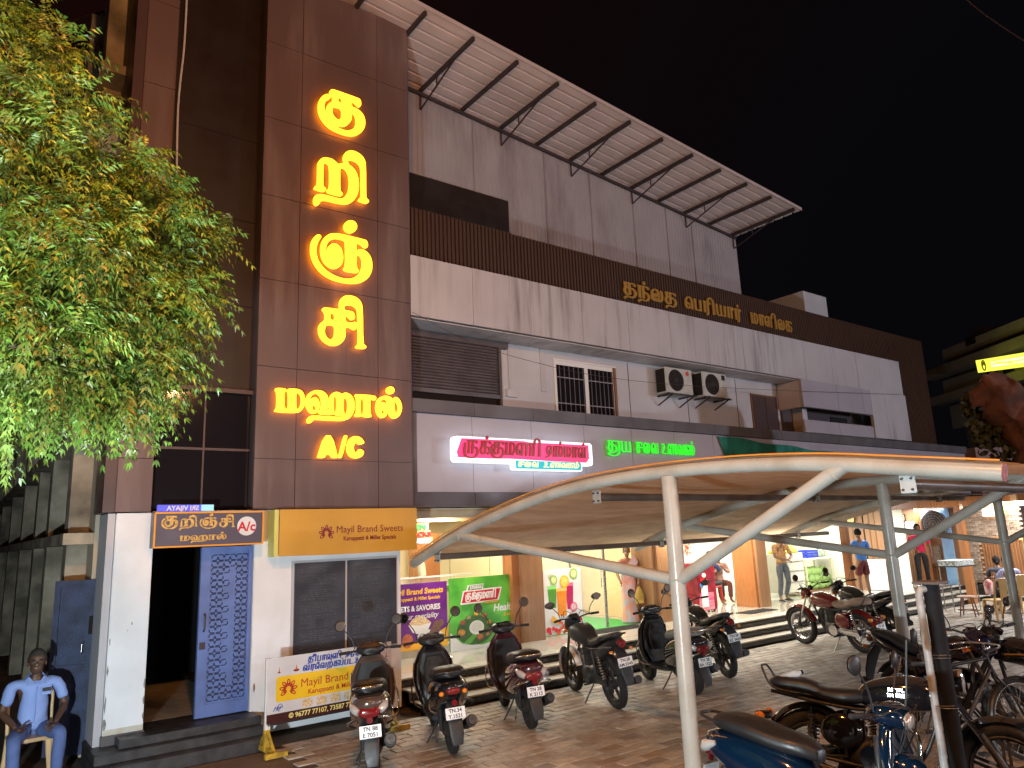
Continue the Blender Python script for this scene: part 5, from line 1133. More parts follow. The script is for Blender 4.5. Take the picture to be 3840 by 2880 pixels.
def scooter(x, y, yaw, label, body, l1, l2, lean=5, trim=None, tail='wide', crashbar=True, silver=False, bag=False, seatm=None):
    t = empty('parked_scooter', (x, y, 0), 0, label, 'scooter', 'two-wheelers parked facing the steps'); tilt_y(t, lean, yaw, x, y)
    wheel(t, 0, .222, .222, .10, 'disc'); wheel(t, 1.24, .222, .222, .095, 'disc')
    P_ = M['blackplastic']; S_ = seatm or M['seat']
    # tail bodywork
    MB().body([(-.37, .70, .04, .03), (-.31, .69, .13, .08), (-.12, .64, .195, .145), (.12, .56, .205, .20), (.34, .50, .185, .20), (.46, .44, .14, .16), (.52, .36, .09, .08)], 22, 2.7, 4).build('rear_body', body, t, smooth=True)
    # lower side covers and engine
    MB().body([(-.16, .30, .05, .05), (0, .25, .085, .09), (.25, .26, .09, .10), (.42, .28, .06, .07)], 16, 3, 3).build('engine_cover', M['engine'], t, smooth=True)
    MB().body([(-.10, .42, .03, .02), (.1, .38, .10, .06), (.40, .33, .10, .05), (.5, .31, .07, .03)], 16, 3, 3).build('under_cover', P_, t, smooth=True)
    # seat
    MB().body([(-.30, .825, .05, .025), (-.22, .835, .15, .055), (.0, .81, .175, .068), (.2, .77, .165, .065), (.38, .745, .125, .06), (.47, .71, .06, .04)], 20, 2.8, 4).build('seat', S_, t, smooth=True)
    # footboard and tunnel
    MB().body([(.36, .29, .14, .03), (.5, .275, .165, .028), (.85, .275, .165, .028), (.95, .31, .14, .035)], 16, 4, 3).build('footboard', P_, t, smooth=True)
    # leg shield: curved sheet
    mb = MB(); secs = []
    for zc, xc, hw, th in ((.26, .94, .13, .035), (.40, 1.0, .20, .03), (.60, .985, .235, .03), (.78, .95, .225, .035), (.90, .925, .17, .045), (.97, .915, .11, .05)):
        secs.append(((xc, 0, zc), (0, hw, 0), (th, 0, 0), 3.2))
    mb.loft(secs, 22); mb.build('leg_shield', body, t, smooth=True)
    mb = MB(); mb.loft([((.88, 0, .32), (0,.10,0), (.03,0,0)), ((.925, 0, .5), (0,.175,0), (.025,0,0)), ((.90, 0, .75), (0,.185,0), (.03,0,0)), ((.875, 0, .90), (0,.12,0), (.03,0,0))], 18, 3.2); mb.build('inner_panel', P_, t, smooth=True)
    for s_ in (-1, 1): MB().tube([(.96, s_*.135, .27), (.995, s_*.205, .42), (.98, s_*.238, .60), (.945, s_*.228, .80)], .007, 8, smooth=4).build('edge_trim', M['chrome'], t)
    # front fork, fender, front nose
    for s_ in (-1, 1): MB().tube([(1.05, s_*.06, .62), (1.22, s_*.065, .24)], .018, 10).build('fork_leg', M['engine'], t)
    arcstrip(1.24, .23, .265, .15, 20, 165, crown=.3).build('front_mudguard', body, t, smooth=60)
    MB().body([(.96, .66, .12, .16), (1.04, .66, .11, .15), (1.12, .64, .06, .10), (1.15, .62, .02, .05)], 18, 2.4, 3).build('nose', body, t, smooth=True)
    # handlebar cowl, headlight, speedo
    MB().body([(.80, 1.02, .07, .03), (.86, 1.035, .15, .055), (.95, 1.03, .15, .07), (1.02, 1.01, .09, .06), (1.05, 1.0, .03, .03)], 20, 2.6, 4).build('handlebar_cowl', P_, t, smooth=True)
    MB().sphere((1.03, 0, 1.0), .065, 16, 10, .5, 1.2, .8).build('headlight', M['clearlens'], t, smooth=True)
    MB().obox((.86, 0, 1.078), (.045, 0, .02), (0, .09, 0), (-.003, 0, .008)).build('speedometer', M['darkglass'], t, bevel=.004)
    MB().tube([(.92, 0, .90), (1.0, 0, .60)], .03, 10).build('steering_column', P_, t)
    handlebar(t, .93, 1.03, .33, .10, P_, .0)
    cables(t, .93, 1.0, .92, .72, .2)
    mirror(t, .90, .17, 1.05, 10); mirror(t, .90, -.17, 1.05, -10)
    # tail lamps
    if tail == 'wide':
        MB().body([(-.375, .625, .07, .03), (-.36, .635, .10, .05), (-.31, .65, .11, .06), (-.28, .65, .08, .05)], 16, 2.3, 3).build('tail_light', M['taillight'], t, smooth=True)
        for s_ in (-1, 1): 
            MB().tube([(-.355, s_*.10, .64), (-.31, s_*.14, .67), (-.22, s_*.165, .70)], [.03, .04, .015], 10, smooth=3).build('turn_signal', M['clearlens'], t, smooth=True)
    else:
        MB().body([(-.385, .68, .04, .02), (-.37, .68, .07, .035), (-.32, .68, .08, .04)], 16, 2.3, 3).build('tail_light', M['taillight'], t, smooth=True)
        for s_ in (-1, 1): MB().sphere((-.33, s_*.12, .66), .035, 12, 8, 1, .8, .7).build('turn_signal', M['amber'], t, smooth=True)
    MB().tube([(-.05, .13, .80), (-.20, .145, .83), (-.37, .10, .86), (-.40, 0, .865), (-.37, -.10, .86), (-.20, -.145, .83), (-.05, -.13, .80)], .011, 8, smooth=4).build('grab_rail', M['chrome'] if silver else P_, t, smooth=True)
    # rear hugger, plate, exhaust
    MB().loft([((-.20, 0, .56), (0,.07,0), (.05,0,.02)), ((-.30, 0, .42), (0,.075,0), (.02,0,.01)), ((-.37, 0, .26), (0,.07,0), (.01,0,0)), ((-.38, 0, .17), (0,.05,0), (.006,0,0))], 14, 4).build('rear_mudguard', P_, t, smooth=True)
    plate(t, -.372, .47, l1, l2, 12)
    MB().cyl((-.36, 0, .57), (-.375, 0, .57), .03, n=12).build('reflector', M['taillight'], t)
    MB().tube([(.36, -.10, .24), (.15, -.15, .22), (.0, -.165, .26), (-.30, -.175, .36)], [.02, .03, .052, .058], 14, smooth=4).build('exhaust', P_, t, smooth=True)
    MB().tube([(-.28, -.175, .355), (-.345, -.178, .375)], [.05, .045], 14).build('exhaust_tip', M['engine'], t)
    MB().tube([(.40, .08, .25), (.44, .13, .14), (.50, .20, .012)], .010, 8).build('side_stand', M['steel_dark'], t)
    MB().tube([(.18, .11, .2), (.10, .16, .06)], .009, 6).build('kick_start', M['steel'], t)
    for s_ in (-1, 1): MB().tube([(0, s_*.10, .24), (-.02, s_*.10, .55)], .022, 10).build('shock_absorber', P_, t)
    if crashbar:
        for s_ in (-1, 1): MB().tube([(-.05, s_*.15, .45), (-.15, s_*.215, .50), (-.33, s_*.19, .56), (-.40, s_*.08, .60)], .010, 8, smooth=4).build('crash_guard', M['chrome'] if silver else P_, t, smooth=True)
        for s_ in (-1, 1): MB().tube([(.85, s_*.15, .29), (.98, s_*.25, .33), (1.02, s_*.26, .52), (.97, s_*.22, .62)], .009, 8, smooth=4).build('crash_guard', M['chrome'] if silver else P_, t, smooth=True)
    if bag:
        MB().loft([((.83, .0, .86), (0,.09,0), (.035,0,0)), ((.82, .0, .75), (0,.13,0), (.06,0,0)), ((.81, 0, .60), (0,.14,0), (.07,0,0)), ((.81, 0, .50), (0,.10,0), (.05,0,0))], 16, 2.6).build('hanging_pouch', M['rubber'], t, smooth=True)
    return t
def motorcycle(x, y, yaw, label, paint, l1=None, l2=None, lean=6, style='commuter', seatm=None, group='two-wheelers parked facing the steps', wheels='cast', fend=None, frontplate=False, bottle=False, name='parked_motorcycle'):
    t = empty(name, (x, y, 0), 0, label, 'motorcycle', group); tilt_y(t, lean, yaw, x, y)
    classic = style == 'classic'; P_ = M['blackplastic']; S_ = seatm or M['seat']; Rr, Rf = (.335, .345) if classic else (.305, .305); wb = 1.37 if classic else 1.28; w = .10 if classic else .085
    fend = fend or paint
    rm = M['chrome'] if wheels == 'spoke' else M['engine']
    wheel(t, 0, Rr, Rr, w+.01, wheels, rimm=rm); wheel(t, wb, Rf, Rf, w, wheels, rimm=rm)
    hx, hz = wb-.36, .93
    for s_ in (-1, 1):
        MB().tube([(hx, s_*.085, hz), (wb, s_*.085, Rf)], [.018, .019], 12).build('fork_leg', M['chrome'] if classic else M['engine'], t, smooth=60)
        MB().tube([(wb-.14, s_*.085, Rf+.26), (wb, s_*.085, Rf)], .027, 12).build('fork_slider', M['engine'], t, smooth=60)
    arcstrip(wb, Rf, Rf+.045, .135 if classic else .115, -15 if not classic else 8, 165, crown=.28).build('front_mudguard', fend, t, smooth=60)
    arcstrip(0, Rr, Rr+.06, .155 if classic else .13, 20, 178 if classic else 150, crown=.28).build('rear_mudguard', fend if classic else P_, t, smooth=60)
    # tank
    if classic: MB().body([(.40, .80, .06, .045), (.46, .815, .105, .09), (.60, .83, .135, .125), (.78, .845, .145, .135), (.92, .84, .12, .115), (1.0, .83, .06, .07), (1.02, .82, .02, .03)], 24, 2.3, 4).build('fuel_tank', paint, t, smooth=True)
    else: MB().body([(.38, .76, .07, .05), (.46, .80, .11, .09), (.60, .845, .15, .12), (.76, .87, .165, .125), (.88, .86, .13, .10), (.95, .83, .07, .06)], 24, 2.6, 4).build('fuel_tank', paint, t, smooth=True)
    MB().cyl((.72, 0, .97 if classic else .985), (.72, 0, .99 if classic else 1.0), .035, n=18).build('tank_cap', M['chrome'], t)
    # seat
    if classic:
        MB().body([(-.30, .86, .05, .03), (-.22, .865, .125, .055), (.0, .85, .135, .06), (.10, .82, .13, .06), (.14, .80, .14, .055), (.30, .79, .15, .06), (.44, .80, .10, .05), (.48, .80, .04, .02)], 20, 2.8, 4).build('seat', S_, t, smooth=True)
    else:
        MB().body([(-.34, .93, .05, .02), (-.25, .925, .11, .04), (-.05, .89, .125, .045), (.10, .83, .12, .05), (.28, .79, .12, .05), (.42, .80, .08, .045), (.46, .81, .03, .02)], 20, 2.8, 4).build('seat', S_, t, smooth=True)
        MB().body([(-.40, .90, .02, .02), (-.34, .87, .06, .05), (-.15, .80, .10, .075), (.08, .70, .11, .10), (.28, .64, .10, .11), (.36, .62, .05, .06)], 18, 2.4, 4).build('tail_cowl', paint, t, smooth=True)
    if classic:
        for s_ in (-1, 1): MB().body([(.10, .52, .02, .07), (.16, .53, .035, .12), (.32, .54, .04, .13), (.42, .54, .02, .09)], 16, 2.4, 3).build('side_panel', paint, t, smooth=True) if s_ < 0 else None
        for s_ in (-1, 1):
            o = MB().sphere((.26, s_*.125, .54), .14, 18, 12, 1.15, .30, .95).build('side_panel', paint, t, smooth=True)
    # frame
    mbf = MB()
    for s_ in (-1, 1):
        mbf.tube([(hx-.02, s_*.03, hz-.05), (.60, s_*.06, .72), (.25, s_*.10, .72), (-.28, s_*.09, .80)], .014, 8, smooth=3); mbf.tube([(.30, s_*.10, .70), (.28, s_*.09, .35), (.0, s_*.09, Rr)], .014, 8)
        mbf.tube([(.45, s_*.09, .28), (.0, s_*.085, Rr)], .016, 8)
    mbf.tube([(hx, 0, hz-.1), (.86, 0, .45), (.70, 0, .26)], .018, 8, smooth=3); mbf.build('frame', M['steel_dark'] if not classic else P_, t, smooth=True)
    # engine
    mb = MB().body([(.30, .38, .06, .08), (.38, .37, .11, .13), (.56, .36, .12, .13), (.70, .36, .09, .11), (.76, .36, .04, .06)], 18, 2.6, 3); eng = mb.build('engine', M['engine'] , t, smooth=True)
    for s_ in (-1, 1): MB().cyl((.48, s_*.10, .36), (.48, s_*.155, .36), .105, .095, 22).build('crankcase_cover', M['chrome'] if classic else M['engine'], eng, smooth=50)
    mb = MB()
    for q in range(9): mb.box(.535-.075+.008*(q % 2), .62+.055, -.085, .085, .475+q*.024, .487+q*.024)
    mb.box(.56, .66, -.06, .06, .46, .71); mb.build('cylinder_fins', M['engine'], eng)
    MB().tube([(.66, -.05, .62), (.80, -.07, .55), (.78, -.11, .32), (.60, -.14, .24), (.2, -.155, .24)], .018, 10, smooth=4).build('exhaust_pipe', M['chrome'] if classic else P_, t, smooth=True)
    MB().tube([(.22, -.155, .24), (.10, -.16, .25), (-.38, -.165, .30 if classic else .38)], [.022, .045, .05], 16).build('silencer', M['chrome'] if classic else P_, t, smooth=50)
    MB().tube([(-.365, -.1655, .30 if classic else .375), (-.375, -.1655, .3 if classic else .377)], .035, 12).build('silencer_tip', M['black'], t)
    for s_ in (-1, 1):
        a, b = Vector((.0, s_*.105, Rr+.02)), Vector((.12 if not classic else .04, s_*.105, .70)); sp_ = MB()
        for q in range(9): c = a.lerp(b, .15+q*.085); sp_.torus(c, b-a, .026, .006, 14, 5)
        sp_.tube([a, b], .014, 8); sp_.build('shock_absorber', M['chrome'], t)
        MB().tube([(.42, s_*.08, .27), (.42, s_*.22, .27)], .012, 8).build('footrest', M['rubber'], t)
    MB().tube([(.40, .09, .26), (.43, .18, .13), (.46, .25, .01)], .011, 8).build('side_stand', M['chrome'] if classic else M['steel_dark'], t)
    MB().body([(-.02, .33, .012, .05), (.1, .34, .014, .055), (.30, .36, .014, .055), (.38, .36, .012, .04)], 12, 4, 2).build('chain_case', P_ if not classic else M['chrome'], t, smooth=True).location = (0, .11, 0)
    # front end
    if classic:
        MB().lathe((hx+.02, 0, hz+.02), [(0, -.02), (.05, -.015), (.085, .03), (.098, .08), (.10, .11)], 24, (1, 0, -.05)).build('headlight_nacelle', paint if 'black' not in paint.name else paint, t, smooth=50)
        MB().lathe((hx+.02, 0, hz+.02), [(.105, .10), (.106, .125), (.098, .13)], 24, (1,0,-.05)).build('headlight_rim', M['chrome'], t, smooth=True)
        MB().lathe((hx+.02, 0, hz+.02), [(.098, .115), (.06, .138), (0, .145)], 24, (1,0,-.05)).build('headlight', M['clearlens'], t, smooth=True)
        for s_ in (-1, 1): MB().tube([(hx+.02, s_*.1, hz-.03), (hx+.03, s_*.17, hz-.04)], [.008, .03], 12).build('turn_signal', M['amber'], t)
        handlebar(t, hx, hz+.16, .37, .14, M['chrome'] if 'red' in paint.name else P_, .06)
        mirror(t, hx-.08, .25, hz+.15, 0, True, True, .18, .10); mirror(t, hx-.08, -.25, hz+.15, 0, True, True, .18, .10)
    else:
        MB().body([(hx-.03, hz+.08, .08, .06), (hx+.05, hz+.05, .12, .11), (hx+.14, hz-.0, .10, .11), (hx+.19, hz-.05, .05, .06)], 20, 2.3, 4).build('headlight_cowl', P_ if style == 'fairing' else paint, t, smooth=True)
        MB().sphere((hx+.155, 0, hz-.02), .075, 16, 10, .5, 1, .9).build('headlight', M['clearlens'], t, smooth=True)
        MB().loft([((hx+.02, 0, hz+.10), (0,.09,0), (.02,0,0)), ((hx+.0, 0, hz+.17), (0,.06,0), (.012,0,0))], 14, 3).build('visor', M['darkglass'], t, smooth=True)
        for s_ in (-1, 1): MB().tube([(hx+.05, s_*.08, hz-.05), (hx+.05, s_*.17, hz-.05)], [.008, .028], 12).build('turn_signal', M['amber'], t)
        handlebar(t, hx, hz+.13, .34, .11, P_, .03); mirror(t, hx-.04, .22, hz+.12, 0, False, False, .2, .12); mirror(t, hx-.04, -.22, hz+.12, 0, False, False, .2, .12)
    cables(t, hx-.05, hz+.12, hx-.04, .66, .22)
    MB().cyl((hx-.03, 0, hz+.10), (hx-.05, 0, hz+.14), .045, n=16).build('speedometer', M['darkglass'], t)
    # rear end
    if classic:
        MB().tube([(-.32, 0, .60), (-.43, 0, .585)], [.035, .04], 16).build('tail_light_housing', paint, t, smooth=50); MB().tube([(-.43, 0, .585), (-.455, 0, .582)], [.04, .03], 16).build('tail_light', M['taillight'], t, smooth=50)
        for s_ in (-1, 1): 
            i_ = MB().tube([(-.36, s_*.03, .60), (-.37, s_*.13, .60)], .008, 8).build('turn_signal', P_, t); MB().sphere((-.375, s_*.15, .60), .034, 14, 8, 1.2, 1, 1).build('lens', M['amber'], i_, smooth=True)
        if l1: plate(t, -.43, .46, l1, l2, 15)
        MB().tube([(-.05, .14, .80), (-.25, .15, .84), (-.34, .10, .98), (-.35, 0, 1.0), (-.34, -.10, .98), (-.25, -.15, .84), (-.05, -.14, .80)], .010, 8, smooth=4).build('grab_rail', P_, t, smooth=True)
    else:
        MB().body([(-.45, .84, .02, .02), (-.44, .845, .05, .045), (-.38, .86, .055, .045), (-.34, .86, .04, .03)], 14, 2.3, 3).build('tail_light', M['taillight'], t, smooth=True)
        for s_ in (-1, 1): 
            i_ = MB().tube([(-.36, s_*.04, .76), (-.37, s_*.13, .76)], .007, 8).build('turn_signal', P_, t); MB().sphere((-.37, s_*.14, .76), .026, 12, 8, 1.2, 1, .8).build('lens', M['amber'], i_, smooth=True)
        MB().loft([((-.30, 0, .80), (0,.06,0), (.03,0,.02)), ((-.40, 0, .66), (0,.085,0), (.012,0,0)), ((-.45, 0, .50), (0,.075,0), (.006,0,0)), ((-.47, 0, .36), (0,.05,0), (.005,0,0))], 14, 4).build('plate_holder', P_, t, smooth=True)
        if l1: plate(t, -.435, .63, l1, l2, 12)
        MB().tube([(-.10, .115, .88), (-.28, .12, .93), (-.40, .07, .96), (-.40, -.07, .96), (-.28, -.12, .93), (-.10, -.115, .88)], .010, 8, smooth=4).build('grab_rail', P_, t, smooth=True)
    return t
G1 = 'two-wheelers parked facing the steps'
def front(x, y, yaw, d): return (x+d*math.cos(R(yaw)), y+d*math.sin(R(yaw)))
s1 = scooter(3.50, 7.02, 62, 'bronze brown scooter in front of the white banner, nearest on the left', M['paint_brown'], 'TN 88', 'E 7051', 4, crashbar=True, silver=True)
s2 = scooter(4.42, 7.07, 68, 'black scooter with plate TN 34 before the purple poster', M['blackgloss'], 'TN.34', 'Y.1521', 4, tail='narrow', bag=True)
s3 = scooter(5.62, 7.27, 68, 'dark maroon scooter in front of the green meals poster', M['paint_darkred'], 'TN 28', 'K 2113', 4, silver=True)
m4 = motorcycle(6.98, 7.22, 73, 'motorcycle with white front mudguard, fourth from the banner', M['blackplastic'], 'TN.28', 'AM.5545', 7, fend=M['white'])
s5 = scooter(8.25, 7.03, 72, 'black scooter with red tail lamp right behind the nearest steel post', M['blackgloss'], 'TN 28', 'BA 1523', 4, silver=True, bag=True, seatm=mat('grey_seat', (.20, .19, .17), .5, var=.1))
m6 = motorcycle(9.48, 7.40, 66, 'black sport motorcycle with red tail lamp beside the open steps', M['blackgloss'], 'TN 28', 'BZ 3660', 8, fend=M['blackplastic'])
m7 = motorcycle(12.66, 6.98, 76, 'maroon classic motorcycle with tan seat cover', M['paint_red'], 'TN 28', '3583', 7, 'classic', M['tan'], wheels='spoke')
m8 = motorcycle(13.80, 7.12, 76, 'dark motorcycle half hidden behind the maroon classic one', M['blackgloss'], 'TN 88', 'A 4410', 6, 'commuter')
G2 = 'two-wheelers parked on the near side'
m9 = motorcycle(5.88, 3.82, -70, 'black classic motorcycle with round tank in the right foreground', M['blackgloss'], 'TN 33', 'B 7', 6, 'classic', wheels='cast', group=G2)
lt = put(text_mesh('ROYAL', .036, .0012), 'lettering', M['paint_silver'], (.70, -.149, .865), m9, (1, 0, 0), (0, 0, 1)); lt2 = put(text_mesh('ENFIELD', .036, .0012), 'lettering', M['paint_silver'], (.70, -.149, .825), m9, (1, 0, 0), (0, 0, 1))
m10 = motorcycle(8.62, 4.42, -108, 'navy black motorcycle behind the second steel post', M['paint_navy'], None, None, 6, 'commuter', group=G2, fend=M['paint_silver'], wheels='spoke')
# plastic bottle standing on the black motorcycle's rack
bt = MB().lathe((0,0,0), [(0,0),(.036,0),(.038,.01),(.038,.05),(.034,.055),(.038,.06),(.038,.13),(.03,.155),(.014,.175),(.014,.185)], 18).build('water_bottle', mat('clear_pet', (.7, .75, .8), .08, var=0, alpha=.45, spec=.8), None, smooth=True)
tag(bt, 'clear plastic water bottle on the back of the black classic motorcycle', 'bottle'); bt.location = (5.86, 4.03, .885); bt.rotation_euler = (R(70), 0, R(40))
cap_ = MB().cyl((0,0,.183), (0,0,.20), .017, n=14).build('cap', M['paint_navy'], bt)
s11 = scooter(4.58, 3.44, -84, 'shiny blue scooter with long black seat at the bottom of the picture', M['paint_blue'], 'TN 28', 'C 88', 5, crashbar=False)
s11['group'] = G2
for ch in s11.children:
    if ch.name.startswith('handlebar_cowl') or ch.name.startswith('nose'): ch.data.materials.clear(); ch.data.materials.append(M['paint_blue'])
m12 = motorcycle(8.85, 2.48, 97, 'dark motorcycle with black headlamp cowl and orange striped tank at the right edge', M['blackgloss'], None, None, 5, 'fairing', group=G2)
for s_ in (-1, 1):
    MB().tube([(.45, s_*.158, .84), (.62, s_*.17, .87), (.82, s_*.16, .86)], .008, 6, smooth=4).build('orange_stripe', M['orange_edge'], m12)
# bicycle
bc = empty('parked_bicycle', (7.1, 3.55, 0), 0, 'old black roadster bicycle at the right, its front wheel by the picture edge', 'bicycle'); tilt_y(bc, 3, -22, 7.05, 3.45)
for x in (0, 1.12):
    w_ = MB().torus((x, 0, .35), (0,1,0), .33, .019, 40, 10).build('wheel', M['rubber'], bc, smooth=True); MB().torus((x, 0, .35), (0,1,0), .31, .010, 40, 8).build('rim', M['steel'], w_, smooth=True)
    mb = MB()
    for q in range(28): a = 2*math.pi*q/28; mb.bar((x+.02*math.cos(a+.8), .02*(-1)**q, .35+.02*math.sin(a+.8)), (x+.305*math.cos(a), 0, .35+.305*math.sin(a)), .0025)
    mb.build('spokes', M['steel'], w_); MB().cyl((x, -.04, .35), (x, .04, .35), .02).build('hub', M['steel'], w_)
    arcstrip(x, .35, .375, .06, 25 if x else 10, 190 if x else 200, crown=.25).build('mudguard', M['blackplastic'], bc, smooth=60)
mb = MB(); mb.tube([(.86, 0, .90), (.30, 0, .86)], .016, 10); mb.tube([(.87, 0, .80), (.42, 0, .30)], .018, 10); mb.tube([(.42, 0, .30), (.28, 0, .92)], .016, 10); mb.tube([(.84, 0, .96), (.90, 0, .74)], .019, 10)
for s_ in (-1, 1): mb.tube([(0, s_*.05, .35), (.30, s_*.02, .86)], .009, 8); mb.tube([(0, s_*.05, .35), (.42, s_*.03, .30)], .010, 8); mb.tube([(.90, s_*.02, .74), (1.0, s_*.045, .62), (1.12, s_*.05, .35)], .011, 8)
mb.build('frame', M['blackplastic'], bc, smooth=True)
MB().tube([(.62, -.27, 1.0), (.78, -.24, 1.02), (.86, -.12, 1.03), (.86, .12, 1.03), (.78, .24, 1.02), (.62, .27, 1.0)], .010, 8, smooth=4).build('handlebar', M['chrome'], bc, smooth=True)
for s_ in (-1, 1): MB().tube([(.58, s_*.275, .995), (.70, s_*.26, 1.012)], .016, 10).build('grip', M['rubber'], bc); MB().tube([(.84, s_*.14, .99), (.76, s_*.22, .97), (.62, s_*.25, .96)], .005, 6).build('brake_lever', M['chrome'], bc)
MB().tube([(.85, 0, .96), (.85, 0, 1.03)], .012, 8).build('stem', M['chrome'], bc)
MB().body([(.12, .96, .03, .02), (.18, .965, .09, .035), (.30, .96, .06, .03), (.40, .955, .02, .015)], 14, 2.4, 3).build('saddle', M['seat'], bc, smooth=True)
MB().box(-.25, .22, -.06, .06, .74, .755).build('carrier', M['steel_dark'], bc)
MB().cyl((.42, -.06, .30), (.42, -.05, .30), .09, n=24).build('chainwheel', M['steel'], bc); MB().bar((.42, -.08, .30), (.50, -.08, .14), .018).build('crank', M['steel'], bc); MB().bar((.42, .08, .30), (.34, .08, .46), .018).build('crank', M['steel'], bc)
for px_, pz_, py_ in ((.50, .14, -.12), (.34, .46, .12)): MB().box(px_-.04, px_+.04, py_-.03, py_+.03, pz_-.012, pz_+.012).build('pedal', M['rubber'], bc)
# ================================================================== people
def skin_mesh(verts, edges, radii, sub=2, root=0):
    me = bpy.data.meshes.new('skin_work'); me.from_pydata([tuple(v) for v in verts], edges, []); o = bpy.data.objects.new('skin_work', me); COL.objects.link(o)
    mo = o.modifiers.new('s', 'SKIN'); mo.use_smooth_shade = True; mo.branch_smoothing = .4
    ly = me.skin_vertices[0].data if me.skin_vertices else None
    if ly is None:
        bm = bmesh.new(); bm.from_mesh(me); bm.verts.layers.skin.verify(); bm.to_mesh(me); bm.free(); ly = me.skin_vertices[0].data
    for i, r_ in enumerate(radii):
        ly[i].radius = (r_, r_) if not hasattr(r_, '__len__') else r_; ly[i].use_root = (i == root)
    m2 = o.modifiers.new('u', 'SUBSURF'); m2.levels = sub; m2.render_levels = sub
    dg = bpy.context.evaluated_depsgraph_get(); dg.update(); out = bpy.data.meshes.new_from_object(o.evaluated_get(dg))
    COL.objects.unlink(o); bpy.data.objects.remove(o); bpy.data.meshes.remove(me)
    out.materials.clear(); return out
def chain(V, E, Rr, pts, start=None):
    prev = start
    for p, r_ in pts:
        V.append(Vector(p)); Rr.append(r_); i = len(V)-1
        if prev is not None: E.append((prev, i))
        prev = i
    return prev
def join(meshes, name):
    bm = bmesh.new()
    for m_ in meshes: bm.from_mesh(m_)
    out = bpy.data.meshes.new(name); bm.to_mesh(out); bm.free(); out.polygons.foreach_set('use_smooth', [True]*len(out.polygons)); return out
def hand(wr, d, side, s_=1., curl=.5):
    """palm and five fingers from the wrist along d; side points to the thumb"""
    d = Vector(d).normalized(); sd = Vector(side); sd = (sd-d*sd.dot(d)).normalized(); nn = d.cross(sd)
    V, E, Q = [], [], []
    V.append(Vector(wr)-d*.01); Q.append((.022*s_, .018*s_)); V.append(Vector(wr)+d*.045*s_); Q.append((.036*s_, .016*s_)); V.append(Vector(wr)+d*.085*s_); Q.append((.038*s_, .014*s_)); E += [(0,1),(1,2)]
    ms = [skin_mesh(V, E, Q, 1)]
    for k, (off, L) in enumerate(((.030, .068), (.010, .078), (-.010, .072), (-.028, .056))):
        b = Vector(wr)+d*.075*s_+sd*off*s_; p1 = b+(d*.5*L+nn*curl*.02)*s_; p2 = p1+(d*(.32-.2*curl)*L+nn*curl*.03)*s_; p3 = p2+(d*(.18-.3*curl)*L+nn*curl*.025)*s_
        ms.append(skin_mesh([b, p1, p2, p3], [(0,1),(1,2),(2,3)], [.0095*s_, .009*s_, .0082*s_, .007*s_], 1))
    b = Vector(wr)+d*.03*s_+sd*.025*s_; ms.append(skin_mesh([b, b+(d*.02+sd*.028)*s_, b+(d*.05+sd*.034+nn*.012)*s_], [(0,1),(1,2)], [.013*s_, .011*s_, .009*s_], 1))
    return ms
